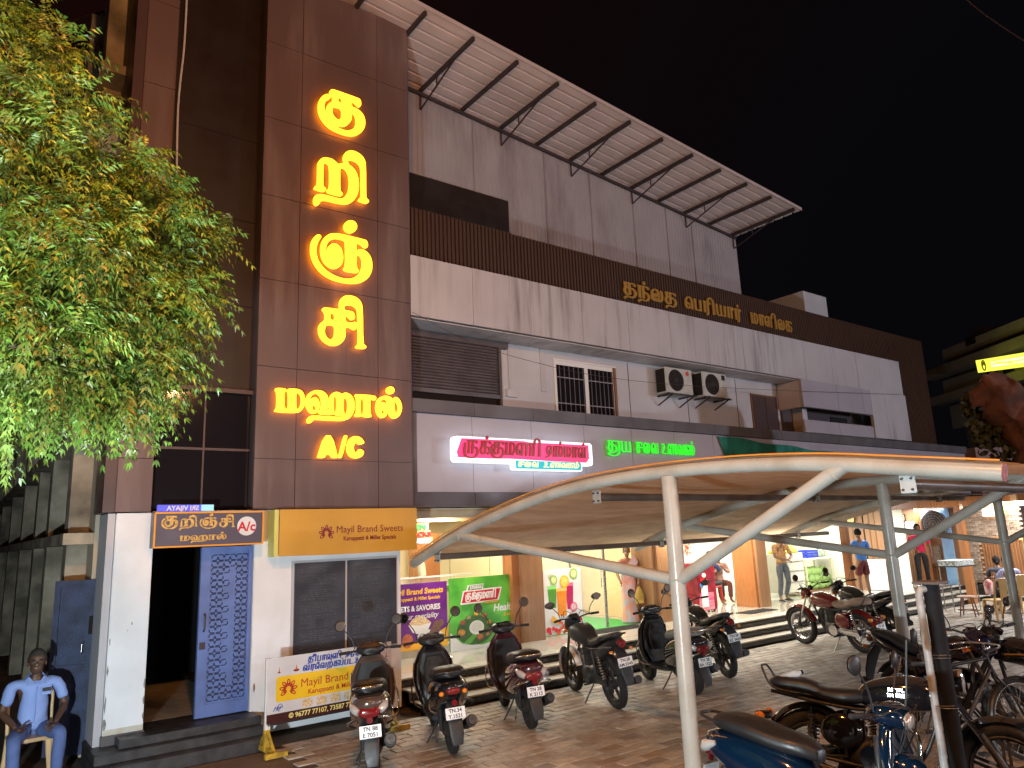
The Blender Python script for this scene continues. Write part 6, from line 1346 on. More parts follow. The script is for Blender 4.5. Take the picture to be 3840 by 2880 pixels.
def person(label, loc, yaw, J, skin, top, topm, bot, botm, hair='short', group=None, s_=1., face=True, sleeves=.45, extra=None, hairm=None, shoes=None, hands=True):
    """J: joints in the person's frame (x right of them, y forward, z up), metres"""
    t = empty('person', loc, R(yaw), label, 'person', group, s=s_)
    g_ = {k: Vector(v) for k, v in J.items()}
    hd, nk, ch, pv = g_['head'], g_['neck'], g_['chest'], g_['pelvis']
    V, E, Q = [], [], []
    p0 = chain(V, E, Q, [(pv, (.125, .095))]); wa = chain(V, E, Q, [(pv.lerp(ch, .5), (.115, .085)), (ch, (.14, .095))], p0); 
    n_ = chain(V, E, Q, [(nk, .05)], wa); up = (hd-nk).normalized()
    chain(V, E, Q, [(nk.lerp(hd, .45), .048)], n_)
    arms = {}
    for s in 'LR':
        sh = chain(V, E, Q, [(g_['sh'+s]-Vector((0,0,.01)), .046)], wa); el = chain(V, E, Q, [(g_['sh'+s].lerp(g_['el'+s], .5), .043), (g_['el'+s], .036), (g_['el'+s].lerp(g_['wr'+s], .35), .036), (g_['wr'+s], .023)], sh)
    for s in 'LR':
        hp = chain(V, E, Q, [(g_['hip'+s], .085)], p0); chain(V, E, Q, [(g_['hip'+s].lerp(g_['kn'+s], .5), .07), (g_['kn'+s], .052), (g_['kn'+s].lerp(g_['an'+s], .35), .052), (g_['an'+s], .034), (g_['toe'+s], .030)], hp)
    ms = [skin_mesh(V, E, Q, 2)]
    # head
    fw = g_.get('look', Vector((0, 1, 0))).normalized(); ri = fw.cross(Vector((0,0,1))).normalized(); uu = ri.cross(fw)
    def hp_(x, y, z): return hd+ri*x+fw*y+uu*z
    mb = MB(); rot = Matrix((ri, fw, uu)).transposed()
    mb.sphere(hp_(0, -.012, .03), 1, 20, 14, .078, .094, .098, rot); mb.sphere(hp_(0, .022, -.045), 1, 18, 12, .058, .066, .068, rot)
    if face:
        mb.loft([(hp_(0, .085, .02), ri*.008, uu*.008), (hp_(0, .102, -.012), ri*.014, uu*.010), (hp_(0, .094, -.026), ri*.018, uu*.006)], 10, 2)
    for s in (-1, 1): mb.sphere(hp_(s*.079, -.005, -.005), 1, 10, 8, .010, .022, .032, rot)
    hm = bpy.data.meshes.new('h'); hm.from_pydata([tuple(v) for v in mb.v], [], mb.f); ms.append(hm)
    if hands:
        for s in 'LR':
            ms += hand(g_['wr'+s], g_.get('hd'+s, g_['wr'+s]-g_['el'+s]), g_.get('th'+s, Vector((0, 1, 0))), 1.0, .5)
    b = join(ms, 'body'); b.materials.append(skin); link('body', b, t)
    if face:
        mb = MB()
        for s in (-1, 1): mb.sphere(hp_(s*.032, .0735, .012), 1, 10, 8, .012, .009, .006)
        mb.build('eyes', M['eye'], t, smooth=True)
        mb = MB()
        for s in (-1, 1): mb.sphere(hp_(s*.032, .0822, .012), .0055, 8, 6); mb.tube([hp_(s*.050, .076, .034), hp_(s*.032, .086, .040), hp_(s*.014, .086, .035)], .0045, 6)
        mb.build('pupils_and_brows', M['hair'], t)
        MB().loft([(hp_(-.024, .079, -.058), fw*.002, uu*.002), (hp_(0, .090, -.056), fw*.005, uu*.007), (hp_(.024, .079, -.058), fw*.002, uu*.002)], 8, 2).build('mouth', M['lip'], t, smooth=True)
    # hair
    mb = MB(); n, m = 22, 10
    hx_ = M['hair'] if hairm is None else hairm
    for i in range(m+1):
        for k in range(n):
            a = 2*math.pi*k/n; fr_ = math.cos(a)  # forward
            lim = (1.15 if fr_ > .5 else 1.9 if fr_ > -.2 else 2.25)+(.25 if hair == 'long' else 0)*(fr_ < .3)
            ph = lim*i/m; rr = 1.0+.05*noise.noise(Vector((math.cos(a)*3, math.sin(a)*3, ph*4)))
            mb.v.append(hp_(math.sin(ph)*math.sin(a)*.086*rr, -.014+math.sin(ph)*fr_*.103*rr, .034+math.cos(ph)*.108*rr))
    for i in range(m):
        for k in range(n): a = i*n+k; b_ = i*n+(k+1) % n; mb.f.append((a, a+n, b_+n, b_))
    if hair == 'long': mb.sphere(hp_(0, -.115, -.03), .05, 12, 8, 1, .8, 1.1)
    if hair == 'cap': pass
    mb.build('hair', hx_, t, smooth=True)
    # shirt
    if top:
        V, E, Q = [], [], []; sit_ = pv.z < .7
        hem = pv.lerp(ch, (-.12 if sit_ else -.12) if top != 'blouse' else .35)+Vector((0, .05 if sit_ else .01, 0))
        p0 = chain(V, E, Q, [(hem, (.155*1.0, .125)), (pv.lerp(ch, .3), (.145, .115)), (pv.lerp(ch, .65), (.145, .11)), (ch+(nk-ch)*.1, (.155, .105)), (ch+(nk-ch)*.5, (.155, .092)), (nk-(nk-ch)*.12, (.072, .066))])
        for s in 'LR':
            a, b_, c_ = g_['sh'+s], g_['el'+s], g_['wr'+s]
            pts = [(a+Vector((0,0,-.012)), .066), (a.lerp(b_, .5), .060)] + ([(a.lerp(b_, .80), .060)] if sleeves < .6 else [(b_, .050), (b_.lerp(c_, .9), .036)])
            chain(V, E, Q, pts, 4)
        sm = skin_mesh(V, E, Q, 2)
        for v in sm.vertices:
            q = noise.noise(v.co*8+Vector((loc[0], 0, 0)))*.016+noise.noise(Vector((v.co.x*30, v.co.y*30, v.co.z*9)))*.008; v.co += v.normal*q
        sm.polygons.foreach_set('use_smooth', [True]*len(sm.polygons)); sm.materials.append(topm); so = link('shirt', sm, t)
        if top == 'collar':
            for s in (-1, 1):
                c_ = MB().add([nk+Vector((s*.0, -.062, .035)), nk+Vector((s*.062, -.03, .02)), nk+Vector((s*.066, .03, -.005)), nk+Vector((s*.012, .088, -.07)), nk+Vector((s*.075, .085, -.085)), nk+Vector((s*.10, .03, -.035)), nk+Vector((s*.095, -.04, -.015)), nk+Vector((0, -.085, .0))], [(0,1,6,7),(1,2,5,6),(2,3,4,5)])
                c_.build('collar', topm, so)
            MB().tube([nk+Vector((0,.085,-.10)), ch+Vector((0,.108,-.05)), pv.lerp(ch,.5)+Vector((0,.118,0)), pv+Vector((0,.13,.06))], .006, 6, smooth=3).build('placket', topm, so, smooth=True)
            MB().box(-.135, -.045, ch.y+.098, ch.y+.108, ch.z-.03, ch.z+.055).build('pocket', topm, so)
    if bot:
        V, E, Q = [], [], []
        p0 = chain(V, E, Q, [(pv+Vector((0,0,.04)), (.14, .11)), (pv-Vector((0,0,.03)), (.14, .115))])
        for s in 'LR':
            a, b_, c_ = g_['hip'+s], g_['kn'+s], g_['an'+s]
            if bot == 'shorts': pts = [(a, .105), (a.lerp(b_, .5), .10), (a.lerp(b_, .85), .095)]
            else: pts = [(a, .10), (a.lerp(b_, .5), .086), (b_, .068), (b_.lerp(c_, .5), .062), (b_.lerp(c_, .92), .055)]
            chain(V, E, Q, pts, p0)
        if bot in ('trousers', 'shorts'):
            sm = skin_mesh(V, E, Q, 2)
            for v in sm.vertices: v.co += v.normal*(noise.noise(v.co*11)*.008)
            sm.polygons.foreach_set('use_smooth', [True]*len(sm.polygons)); sm.materials.append(botm); link('trousers' if bot == 'trousers' else 'shorts', sm, t)
    if shoes:
        for s in 'LR':
            a, b_ = g_['an'+s], g_['toe'+s]; f_ = Vector((b_.x-a.x, b_.y-a.y, 0)).normalized(); r_ = f_.cross(Vector((0,0,1)))
            MB().loft([(Vector((a.x, a.y, .022))-f_*.05, r_*.03, Vector((0,0,.016))), (Vector((a.x, a.y, .026))+f_*.02, r_*.036, Vector((0,0,.022))), (Vector((b_.x, b_.y, .022))+f_*.01, r_*.044, Vector((0,0,.018))), (Vector((b_.x, b_.y, .018))+f_*.055, r_*.03, Vector((0,0,.012)))], 14, 2.6).build('shoe', shoes, t, smooth=True)
    return t
def standing(lean=0, **k):
    J = dict(pelvis=(0, 0, .93), chest=(0, .0, 1.28), neck=(0, -.01, 1.44), head=(0, .02, 1.57), shL=(-.18, -.01, 1.37), shR=(.18, -.01, 1.37), elL=(-.25, -.02, 1.09), elR=(.25, -.02, 1.09),
             wrL=(-.26, .07, .86), wrR=(.26, .07, .86), hipL=(-.09, 0, .88), hipR=(.09, 0, .88), knL=(-.10, .03, .48), knR=(.10, .03, .48), anL=(-.11, -.01, .085), anR=(.11, -.01, .085), toeL=(-.13, .13, .03), toeR=(.13, .13, .03))
    J.update(k); return J
M['shirt_blue'] = mat('light_blue_shirt', (.24, .36, .72), .75, var=.06, scale=3)
M['jeans_blue'] = mat('blue_trousers', (.10, .16, .38), .8, var=.12, scale=6)
M['sandal'] = mat('brown_sandals', (.05, .03, .02), .6, var=.1)
# seated man at the gate: faces the camera (about -y)
MAN = (.86, 9.46, -.04)
Jm = dict(pelvis=(0, -.06, .50), chest=(.0, -.03, .86), neck=(.0, .0, 1.02), head=(.01, .04, 1.15), shL=(-.20, -.02, .96), shR=(.20, -.02, .96), elL=(-.27, .03, .70), elR=(.28, .02, .70),
          wrL=(-.16, .26, .57), wrR=(.17, .24, .57), hipL=(-.10, 0, .49), hipR=(.10, 0, .49), knL=(-.19, .40, .50), knR=(.20, .40, .48), anL=(-.17, .40, .10), anR=(.19, .42, .10), toeL=(-.19, .54, .04), toeR=(.22, .56, .04),
          look=(.12, 1, -.05), hdL=(.5, .8, -.15), hdR=(-.5, .8, -.15), thL=(.6, 0, .6), thR=(-.6, 0, .6))
pm_ = person('seated man in a light blue shirt on a chair beside the dark gate', MAN, 183, Jm, M['skin_dark'], 'collar', M['shirt_blue'], 'trousers', M['jeans_blue'], hairm=mat('greying_hair', (.05, .045, .04), .6, var=.3, scale=60), shoes=M['sandal'])
ph_ = B('phone', -.125, -.05, Jm['chest'][1]+.125, Jm['chest'][1]+.135, .865, .90, M['ink'], pm_)
def plastic_chair(loc, yaw, label, m, group, s_=1., arms=False):
    t = empty('plastic_chair', loc, R(yaw), label, 'chair', group, s=s_)
    # seat
    mb = MB(); mb.loft([((0, 0, .40), (.19,0,0), (0,.19,0), 6), ((0, 0, .425), (.215,0,0), (0,.21,0), 6), ((0, 0, .435), (.205,0,0), (0,.20,0), 6)], 28); mb.build('seat', m, t, smooth=40)
    for sx in (-1, 1):
        for sy in (-1, 1): MB().loft([((sx*.17, sy*.17, .42), (.035,0,0), (0,.035,0), 3), ((sx*.185, sy*.19, .22), (.028,0,0), (0,.028,0), 3), ((sx*.21, sy*.22, 0), (.020,0,0), (0,.020,0), 3)], 12).build('leg', m, t, smooth=50)
    # back: frame with a splat
    mb = MB(); mb.tube([(-.185, -.19, .42), (-.19, -.235, .62), (-.185, -.265, .80), (-.13, -.275, .86), (.13, -.275, .86), (.185, -.265, .80), (.19, -.235, .62), (.185, -.19, .42)], .018, 10, smooth=4); mb.build('back_frame', m, t, smooth=True)
    mb = MB(); mb.loft([((0, -.20, .43), (.06,0,0), (0,.008,0), 4), ((0, -.235, .62), (.085,0,0), (0,.008,0), 4), ((0, -.272, .85), (.10,0,0), (0,.008,0), 4)], 14); mb.build('back_splat', m, t, smooth=50)
    return t
M['beige_plastic'] = mat('beige_plastic', (.62, .38, .14), .35, var=.08, scale=5)
M['red_plastic'] = mat('red_plastic', (.50, .02, .02), .35, var=.08, scale=5)
plastic_chair((.86, 9.42, -.03), 183, 'cream plastic chair under the seated man by the gate', mat('cream_plastic', (.72, .50, .27), .4, var=.05), None, 1.02)
# woman in a sari
M['sari'] = mat('pink_floral_sari', (.66, .30, .24), .7, col2=(.42, .40, .50), scale=7, lo=.45, hi=.62, bump=.3, bscale=12)
Jl = standing(wrL=(-.20, .14, .90), wrR=(.22, .12, .92), elL=(-.26, .0, 1.08), elR=(.25, -.02, 1.1), look=(.25, 1, 0))
ld = person('elderly woman in a pink floral sari standing on the green carpet', (11.28, 11.12, .366), 150, Jl, M['skin'], 'blouse', mat('rust_blouse', (.35, .12, .08), .7, var=.1), None, None, 'long', s_=.90)
mb = MB(); mb.loft([((0, .0, .02), (.20,0,0), (0,.17,0)), ((.0, .01, .35), (.165,0,0), (0,.14,0)), ((0, .0, .70), (.175,0,0), (0,.145,0)), ((0, 0, .92), (.17,0,0), (0,.14,0)), ((0, 0, 1.04), (.145,0,0), (0,.115,0))], 36, 2.2)
for v in mb.v:
    a = math.atan2(v.y, v.x); k_ = 1+.05*math.sin(a*11+v.z*3)*(1.1-v.z); v.x *= k_; v.y *= k_
mb.build('sari_skirt', M['sari'], ld, smooth=True)
mb = MB(); n = 16
for i in range(n+1):
    t_ = i/n; c = Vector((.16-.33*t_, .155+.02*math.sin(t_*3.1), .95+.47*t_)); 
    mb.v += [c+Vector((-.05, 0, -.09)), c+Vector((.05, .015, .09))]
base = len(mb.v)
for i in range(n): mb.f.append((2*i, 2*i+2, 2*i+3, 2*i+1))
mb.build('sari_drape', M['sari'], ld, smooth=True)
MB().tube([(-.17, -.10, 1.42), (-.19, -.16, 1.15), (-.20, -.14, .80), (-.20, -.10, .55)], [.05, .09, .09, .07], 12, smooth=4, flat=.3).build('sari_end', M['sari'], ld, smooth=True)
mb = MB()
for s in (-1, 1): mb.torus((s*.033+.025, .118, 1.582), (.25, 1, 0), .022, .003, 16, 6)
mb.build('spectacles', M['ink'], ld)
bag_ = MB().loft([((.0, 0, -.34), (.09,0,0), (0,.02,0)), ((0, 0, -.2), (.10,0,0), (0,.035,0)), ((0, 0, -.08), (.06,0,0), (0,.02,0)), ((0, 0, 0), (.015,0,0), (0,.012,0))], 14, 3).build('hand_bag', mat('yellow_cloth_bag', (.65, .42, .10), .7, var=.2, scale=8), None, smooth=True)
bag_.location = Vector((11.28, 11.12, .366))+Matrix.Rotation(R(150), 3, 'Z') @ Vector((-.19, .17, .80))*.9; bag_.rotation_euler = (0, 0, R(150)); tag(bag_, "yellow cloth bag hanging from the sari woman's hand", 'bag')
# man in an orange checked shirt
M['shirt_orange'] = mat('orange_checked_shirt', (.62, .38, .16), .75, col2=(.45, .25, .10), scale=26, lo=.45, hi=.55)
person('man in an orange shirt and grey trousers stepping by the fruit shelves', (16.62, 11.05, .36), 160, standing(wrL=(-.05, .25, 1.02), elL=(-.26, .08, 1.08), wrR=(.05, .28, 1.0), elR=(.26, .10, 1.08), head=(-.03, .08, 1.55), knL=(-.08, .10, .48), anL=(-.06, -.04, .085), anR=(.19, .06, .085), toeR=(.22, .2, .03), toeL=(-.08, .1, .03), look=(-.5, 1, -.3)), M['skin'], 'collar', M['shirt_orange'], 'trousers', mat('grey_jeans', (.13, .15, .18), .8, var=.15, scale=8), shoes=M['ink'], s_=.98)
# man in blue t-shirt seen from behind
person('man in a blue t-shirt and maroon shorts standing with his back turned', (17.78, 9.62, .36), -28, standing(wrL=(-.02, .26, 1.12), elL=(-.26, .04, 1.08), wrR=(.06, .27, 1.10), elR=(.26, .05, 1.08), look=(.35, 1, -.1)), M['skin'], 'tee', mat('blue_tee', (.06, .22, .60), .8, var=.08, scale=5), 'shorts', mat('maroon_shorts', (.13, .022, .02), .8, var=.1), shoes=mat('pale_sandals', (.5, .42, .3), .6, var=0), s_=.98)
# person in red shirt behind the porch post
person('person in a bright red shirt partly behind the orange post', (21.55, 9.95, .36), 120, standing(wrR=(.12, .25, 1.0), elR=(.26, .1, 1.08)), M['skin'], 'tee', mat('crimson_shirt', (.70, .02, .10), .8, var=.05), 'trousers', mat('black_trousers', (.02, .02, .025), .8, var=.05), shoes=M['ink'])
# men seated at the right with backs turned
def seated(**k):
    J = dict(pelvis=(0, 0, .50), chest=(0, .06, .86), neck=(0, .10, 1.02), head=(0, .15, 1.15), shL=(-.19, .06, .96), shR=(.19, .06, .96), elL=(-.24, .18, .74), elR=(.24, .18, .74), wrL=(-.10, .38, .74), wrR=(.10, .38, .74),
             hipL=(-.10, .02, .48), hipR=(.10, .02, .48), knL=(-.14, .42, .49), knR=(.14, .42, .49), anL=(-.14, .40, .09), anR=(.14, .44, .09), toeL=(-.15, .54, .03), toeR=(.15, .57, .03)); J.update(k); return J
def stripes(name, c1, c2, sc_=22):
    m = bpy.data.materials.new(name); m.use_nodes = True; nt = m.node_tree; b = nt.nodes['Principled BSDF']; b.inputs['Roughness'].default_value = .8
    tc = nt.nodes.new('ShaderNodeTexCoord'); wv = nt.nodes.new('ShaderNodeTexWave'); wv.inputs['Scale'].default_value = sc_; wv.inputs['Distortion'].default_value = .6; nt.links.new(tc.outputs['Object'], wv.inputs[0])
    mx = nt.nodes.new('ShaderNodeMix'); mx.data_type = 'RGBA'; mx.inputs[6].default_value = (*c1, 1); mx.inputs[7].default_value = (*c2, 1); nt.links.new(wv.outputs[0], mx.inputs[0]); nt.links.new(mx.outputs[2], b.inputs[0]); return m
person('seated man in a blue and white striped shirt with his back turned', (19.75, 7.15, -.02), -40, seated(), M['skin'], 'collar', stripes('striped_shirt', (.20, .24, .62), (.55, .56, .68), 9), 'trousers', M['ink'], sleeves=.9, shoes=M['ink'], s_=1.0)
person('second seated person hidden behind the striped shirt man', (20.55, 7.70, -.02), -60, seated(), M['skin'], 'tee', mat('dark_shirt', (.04, .04, .06), .8, var=.1), 'trousers', M['ink'], 'long', shoes=M['ink'], s_=.97)
plastic_chair((19.75, 7.12, -.02), -40, 'beige plastic chair under the striped shirt man', M['beige_plastic'], 'beige plastic chairs')
plastic_chair((18.30, 6.98, -.02), -35, 'empty beige plastic chair standing nearest on the paving', M['beige_plastic'], 'beige plastic chairs', 1.02)
# people in the shop
person('man in a mint green shirt bending behind the sweets counter', (6.25, 12.35, .36), 190, standing(chest=(0, .12, 1.22), neck=(0, .22, 1.34), head=(0, .34, 1.38), shL=(-.19, .12, 1.30), shR=(.19, .12, 1.30), elL=(-.28, .18, 1.05), elR=(.28, .18, 1.05), wrL=(-.12, .38, 1.0), wrR=(.12, .38, 1.0)), M['skin'], 'tee', mat('mint_shirt', (.22, .60, .40), .8, var=.08), 'trousers', M['ink'])
person('customer in a grey patterned top cut off by the white wall', (5.50, 11.72, .36), -30, standing(wrR=(.12, .35, 1.05), elR=(.27, .12, 1.08), wrL=(-.1, .35, 1.05)), M['skin'], 'tee', mat('speckled_top', (.45, .45, .43), .8, col2=(.05, .06, .08), scale=40, lo=.45, hi=.55), 'trousers', M['ink'], 'long', sleeves=.9, s_=.93)
person('person in a pale pink shirt behind the juice poster', (9.25, 11.95, .36), 200, standing(chest=(0, .10, 1.22), neck=(0, .2, 1.36), head=(0, .30, 1.42)), M['skin'], 'collar', mat('pale_pink_shirt', (.66, .50, .46), .8, var=.05), 'trousers', M['jeans_blue'], s_=.95)
person('person in a navy shirt seated on the red chair', (15.02, 12.05, .36), -75, seated(), M['skin'], 'tee', mat('navy_shirt', (.03, .06, .16), .8, var=.1), 'trousers', M['ink'], s_=.98)
person('person in a patterned dress seated beside the navy shirt person', (15.62, 12.25, .36), 150, seated(wrL=(-.05, .3, .85), wrR=(.05, .3, .85)), M['skin'], 'tee', mat('patterned_dress', (.50, .20, .16), .8, col2=(.65, .45, .35), scale=20), 'trousers', mat('patterned_trousers', (.25, .08, .06), .8, var=.2), 'long', sleeves=.9, s_=.96)
# ================================================================== shop goods
ct = empty('sweets_counter', (6.3, 11.55, .36), 0, 'long shop counter with a steel and glass top behind the posters', 'counter')
B('body', -1.1, 1.2, -.2, .3, 0, .98, M['cream'], ct); B('steel_top', -1.15, 1.25, -.25, .35, .98, 1.03, M['steel'], ct, .006); B('glass_case', -.9, .9, -.22, .0, 1.03, 1.20, M['glass'], ct)
B('case_rail', -1.15, 1.25, -.26, -.22, 1.19, 1.215, M['white_frame'], ct)
bo = MB().loft([((0,0,0),(.06,0,0),(0,.04,0),4), ((0,0,.2),(.062,0,0),(0,.042,0),4), ((0,0,.27),(.035,0,0),(0,.02,0),3)], 14).build('plastic_jar', mat('cream_pouch', (.72, .70, .50), .5, var=.1), None, smooth=50); bo.location = (6.62, 11.45, 1.575); bo.rotation_euler = (0, R(-8), 0); tag(bo, 'cream pouch standing on the counter edge', 'packet')
# seating area: red chairs, table, stool with fan, chest
for (x, y, yw, lab) in ((15.02, 12.02, -75, 'red plastic chair under the navy shirt person'), (14.05, 12.75, 20, 'red plastic chair at the back wall, behind the freezer poster'), (14.55, 12.85, -20, 'red plastic chair beside the one at the back wall')):
    c_ = plastic_chair((x, y, .36), yw, lab, M['red_plastic'], 'red plastic chairs')
    for ch in c_.children:
        if ch.name.startswith('back_splat'):
            for q in range(5): B('lattice_strip', -.15, .15, -.262+.0*q, -.252, .50+q*.065, .53+q*.065, M['red_plastic'], ch)
fz = empty('red_freezer', (13.62, 11.25, .36), R(0), 'red picture covered chest with a cartoon free snow print beside the steps entrance', 'freezer')
fz['label'] = 'red printed chest freezer with white and pink panel by the entrance'
M['fz'] = mat('red_print_panel', (.30, .01, .03), .4, col2=(.12, .005, .015), scale=5)
B('casing', -.30, .30, -.25, .35, .04, 1.05, M['fz'], fz, .01); B('lower_print', -.301, .2, -.256, -.25, .06, .42, mat('pink_wave_print', (.60, .06, .16), .4, col2=(.75, .25, .30), scale=9, stretch=(.3, 1, 2)), fz)
B('white_print', -.22, .0, -.262, -.256, .12, .62, M['white'], fz)
for q, (x, z, c_) in enumerate(((-.16, .70, (.75, .02, .02)), (-.04, .66, (.8, .5, .05)), (-.20, .60, (.05, .2, .5)), (-.10, .80, (.8, .8, .8)))):
    panel([ell(x, z, .07, .05, 12)], -.266-.001*q, .003, 'print_patch', pm('patch_print', c_), fz, (0,0,0))
for x in (-.26, .26): MB().cyl((x, -.2, 0), (x, -.2, .04), .02, n=10).build('caster', M['rubber'], fz)
fv = empty('dried_flower_vase', (13.75, 11.6, 1.41), 0, 'tall vase of dried flowers on the red freezer', 'vase')
MB().lathe((0,0,0), [(.0,0),(.05,0),(.06,.08),(.03,.16),(.04,.18)], 14).build('vase', M['white'], fv, smooth=True)
mb = MB(); random.seed(5)
for q in range(60):
    a = random.uniform(0, 6.28); r_ = random.uniform(0, .10); z = random.uniform(.22, .62); mb.sphere((r_*math.cos(a), r_*math.sin(a), z), random.uniform(.012, .025), 6, 4)
for q in range(8): a = q*.8; mb.tube([(0, 0, .1), (.07*math.cos(a), .07*math.sin(a), .5)], .003, 4)
mb.build('dried_flowers', mat('dried_flower', (.50, .28, .16), .8, col2=(.65, .12, .08), scale=20), fv)
sl_ = empty('steel_stool', (15.22, 11.28, .36), R(20), 'steel stool carrying an orange and white table fan', 'stool')
MB().lathe((0,0,.44), [(0,0),(.15,0),(.155,.012),(.15,.02),(0,.02)], 22).build('seat', M['steel'], sl_, smooth=40)
for sx in (-1,1):
    for sy in (-1,1): MB().tube([(sx*.10, sy*.10, .44), (sx*.15, sy*.15, 0)], .012, 8).build('leg', M['chrome'], sl_)
MB().torus((0,0,.14), (0,0,1), .185, .008, 4, 6).build('foot_ring', M['chrome'], sl_)
fn = empty('table_fan', (15.22, 11.28, .821), R(-20), 'orange and white table fan standing on the steel stool', 'fan')
MB().lathe((0,0,0), [(0,0),(.10,0),(.11,.02),(.04,.04),(.025,.10)], 20).build('base', M['white'], fn, smooth=40)
mb = MB(); mb.torus((0,-.04,.28), (0,1,0), .17, .012, 32, 8)
for q in range(28): a = 2*math.pi*q/28; mb.bar((.03*math.cos(a), -.07, .28+.03*math.sin(a)), (.17*math.cos(a), -.04, .28+.17*math.sin(a)), .003)
mb.build('guard', M['white'], fn, smooth=True)
mb = MB()
for q in range(3):
    a = 2*math.pi*q/3; c_, s2 = math.cos(a), math.sin(a)
    mb.add([(.02*c_, -.05, .28+.02*s2), (.10*c_-.06*s2, -.055, .28+.10*s2+.06*c_), (.145*c_, -.045, .28+.145*s2), (.10*c_+.05*s2, -.04, .28+.10*s2-.05*c_)], [(0,1,2,3)])
mb.build('blades', mat('orange_blades', (.80, .22, .04), .4, var=0), fn); MB().sphere((0,-.055,.28), .04, 14, 10).build('hub', M['white'], fn, smooth=True)
# fruit shelves
fc = empty('fruit_display', (17.75, 11.75, .36), 0, 'steel framed display cabinet heaped with orange fruit', 'cabinet')
B('cabinet', -.45, .45, -.3, .3, .10, 1.08, mat('cabinet_panel', (.55, .55, .45), .35, var=.06), fc, .01)
for z in (.35, .62, .86): B('shelf_edge', -.44, .44, -.315, -.30, z, z+.025, M['steel'], fc)
B('wood_side', .45, .47, -.3, .3, .12, 1.05, M['wood_dark'], fc)
for sx in (-.4, .4): MB().cyl((sx, -.25, 0), (sx, -.25, .1), .02).build('leg', M['steel'], fc)
M['orange_fruit'] = mat('orange_peel', (.80, .42, .03), .45, col2=(.55, .55, .05), scale=6, bump=.2)
random.seed(9); fs = MB().sphere((0,0,0), .045, 12, 8).build('orange', M['orange_fruit'], None, smooth=True); first = True
tag(fs, 'orange fruits heaped on the display cabinet', 'orange', 'oranges heaped on the display cabinet')
for r_ in range(3):
    for i in range(8-r_):
        for j in range(4-r_):
            o = fs if first else fs.copy()
            if not first: COL.objects.link(o)
            first = False; o.location = (17.75-.36+r_*.045+i*.095+random.uniform(-.01,.01), 11.75-.22+r_*.045+j*.12, .36+1.08+.045+r_*.06); o.rotation_euler = (random.random(), random.random(), 0)
tb = empty('steel_rack_table', (19.35, 12.0, .36), R(0), 'thin legged table with a blue crate and bags on top', 'table')
B('top', -.62, .72, -.3, .3, .86, .90, M['cream_white'], tb, .004)
for sx in (-.58, .68):
    for sy in (-.26, .26): MB().bar((sx, sy, 0), (sx, sy, .86), .03).build('leg', mat('cream_leg', (.6, .56, .36), .5, var=.05) if 'cream_leg' not in bpy.data.materials else bpy.data.materials['cream_leg'], tb)
bcx = empty('blue_crate', (19.12, 11.92, 1.261), 0, 'blue plastic crate on the thin legged table', 'crate'); bm_ = mat('blue_crate_plastic', (.02, .05, .42), .4, var=.05)
B('floor', -.28, .28, -.18, .18, 0, .012, bm_, bcx)
for z in (.02, .09, .16): MB().box(-.29-z*.1, .29+z*.1, -.195, -.18, z, z+.045).box(-.29-z*.1, .29+z*.1, .18, .195, z, z+.045).box(-.30-z*.1, -.285-z*.1, -.18, .18, z, z+.045).box(.285+z*.1, .30+z*.1, -.18, .18, z, z+.045).build('crate_band', bm_, bcx)
for sx in (-.28, .28):
    for sy in (-.18, .18): B('corner_post', sx-.015, sx+.015, sy-.012, sy+.012, .0, .20, bm_, bcx)
pgm = mat('clear_bag', (.55, .66, .50), .35, var=.3, scale=8, bump=.8, bscale=14)
for q, (x, y, s2, lab) in enumerate(((19.58, 11.9, .14, 'crumpled pale green bag right of the blue crate'), (19.86, 11.95, .16, 'larger crumpled bag at the end of the thin legged table'))):
    mb = MB().sphere((0,0,0), s2, 18, 12, 1.1, .9, .8)
    for v in mb.v: v += v.normalized()*noise.noise(v*14)*.04; v.z = max(v.z, -s2*.6)
    o = mb.build('plastic_bag', pgm, None, smooth=True); o.location = (x, y, 1.262+s2*.6); tag(o, lab, 'bag')
# watermelons
M['melon'] = stripes('striped_melon', (.10, .24, .05), (.36, .50, .16), 9); M['melon'].node_tree.nodes['Wave Texture'].inputs['Distortion'].default_value = 3
for l_ in list(M['melon'].node_tree.links): pass
ml = MB().sphere((0,0,0), .125, 18, 12, 1.35, 1, 1).build('watermelon', M['melon'], None, smooth=True); tag(ml, 'striped watermelons piled under and beside the thin legged table', 'watermelon', 'piled watermelons')
first = True
for r_, (n_, z) in enumerate(((7, .15), (6, .34), (4, .52))):
    for j in range(2):
        for i in range(n_):
            o = ml if first else ml.copy()
            if not first: COL.objects.link(o)
            first = False; o.location = (18.75+i*.29+r_*.14+random.uniform(-.03,.03), 11.95+j*.28, .36+.12+z-.13); o.rotation_euler = (random.uniform(-.4,.4), random.uniform(-.3,.3), random.uniform(-.7,.7))
mp_ = tag(B('melon_platform', 18.5, 20.15, 11.75, 12.4, .36, .40, M['wood_dark']), 'low wooden board under the watermelons', 'board')
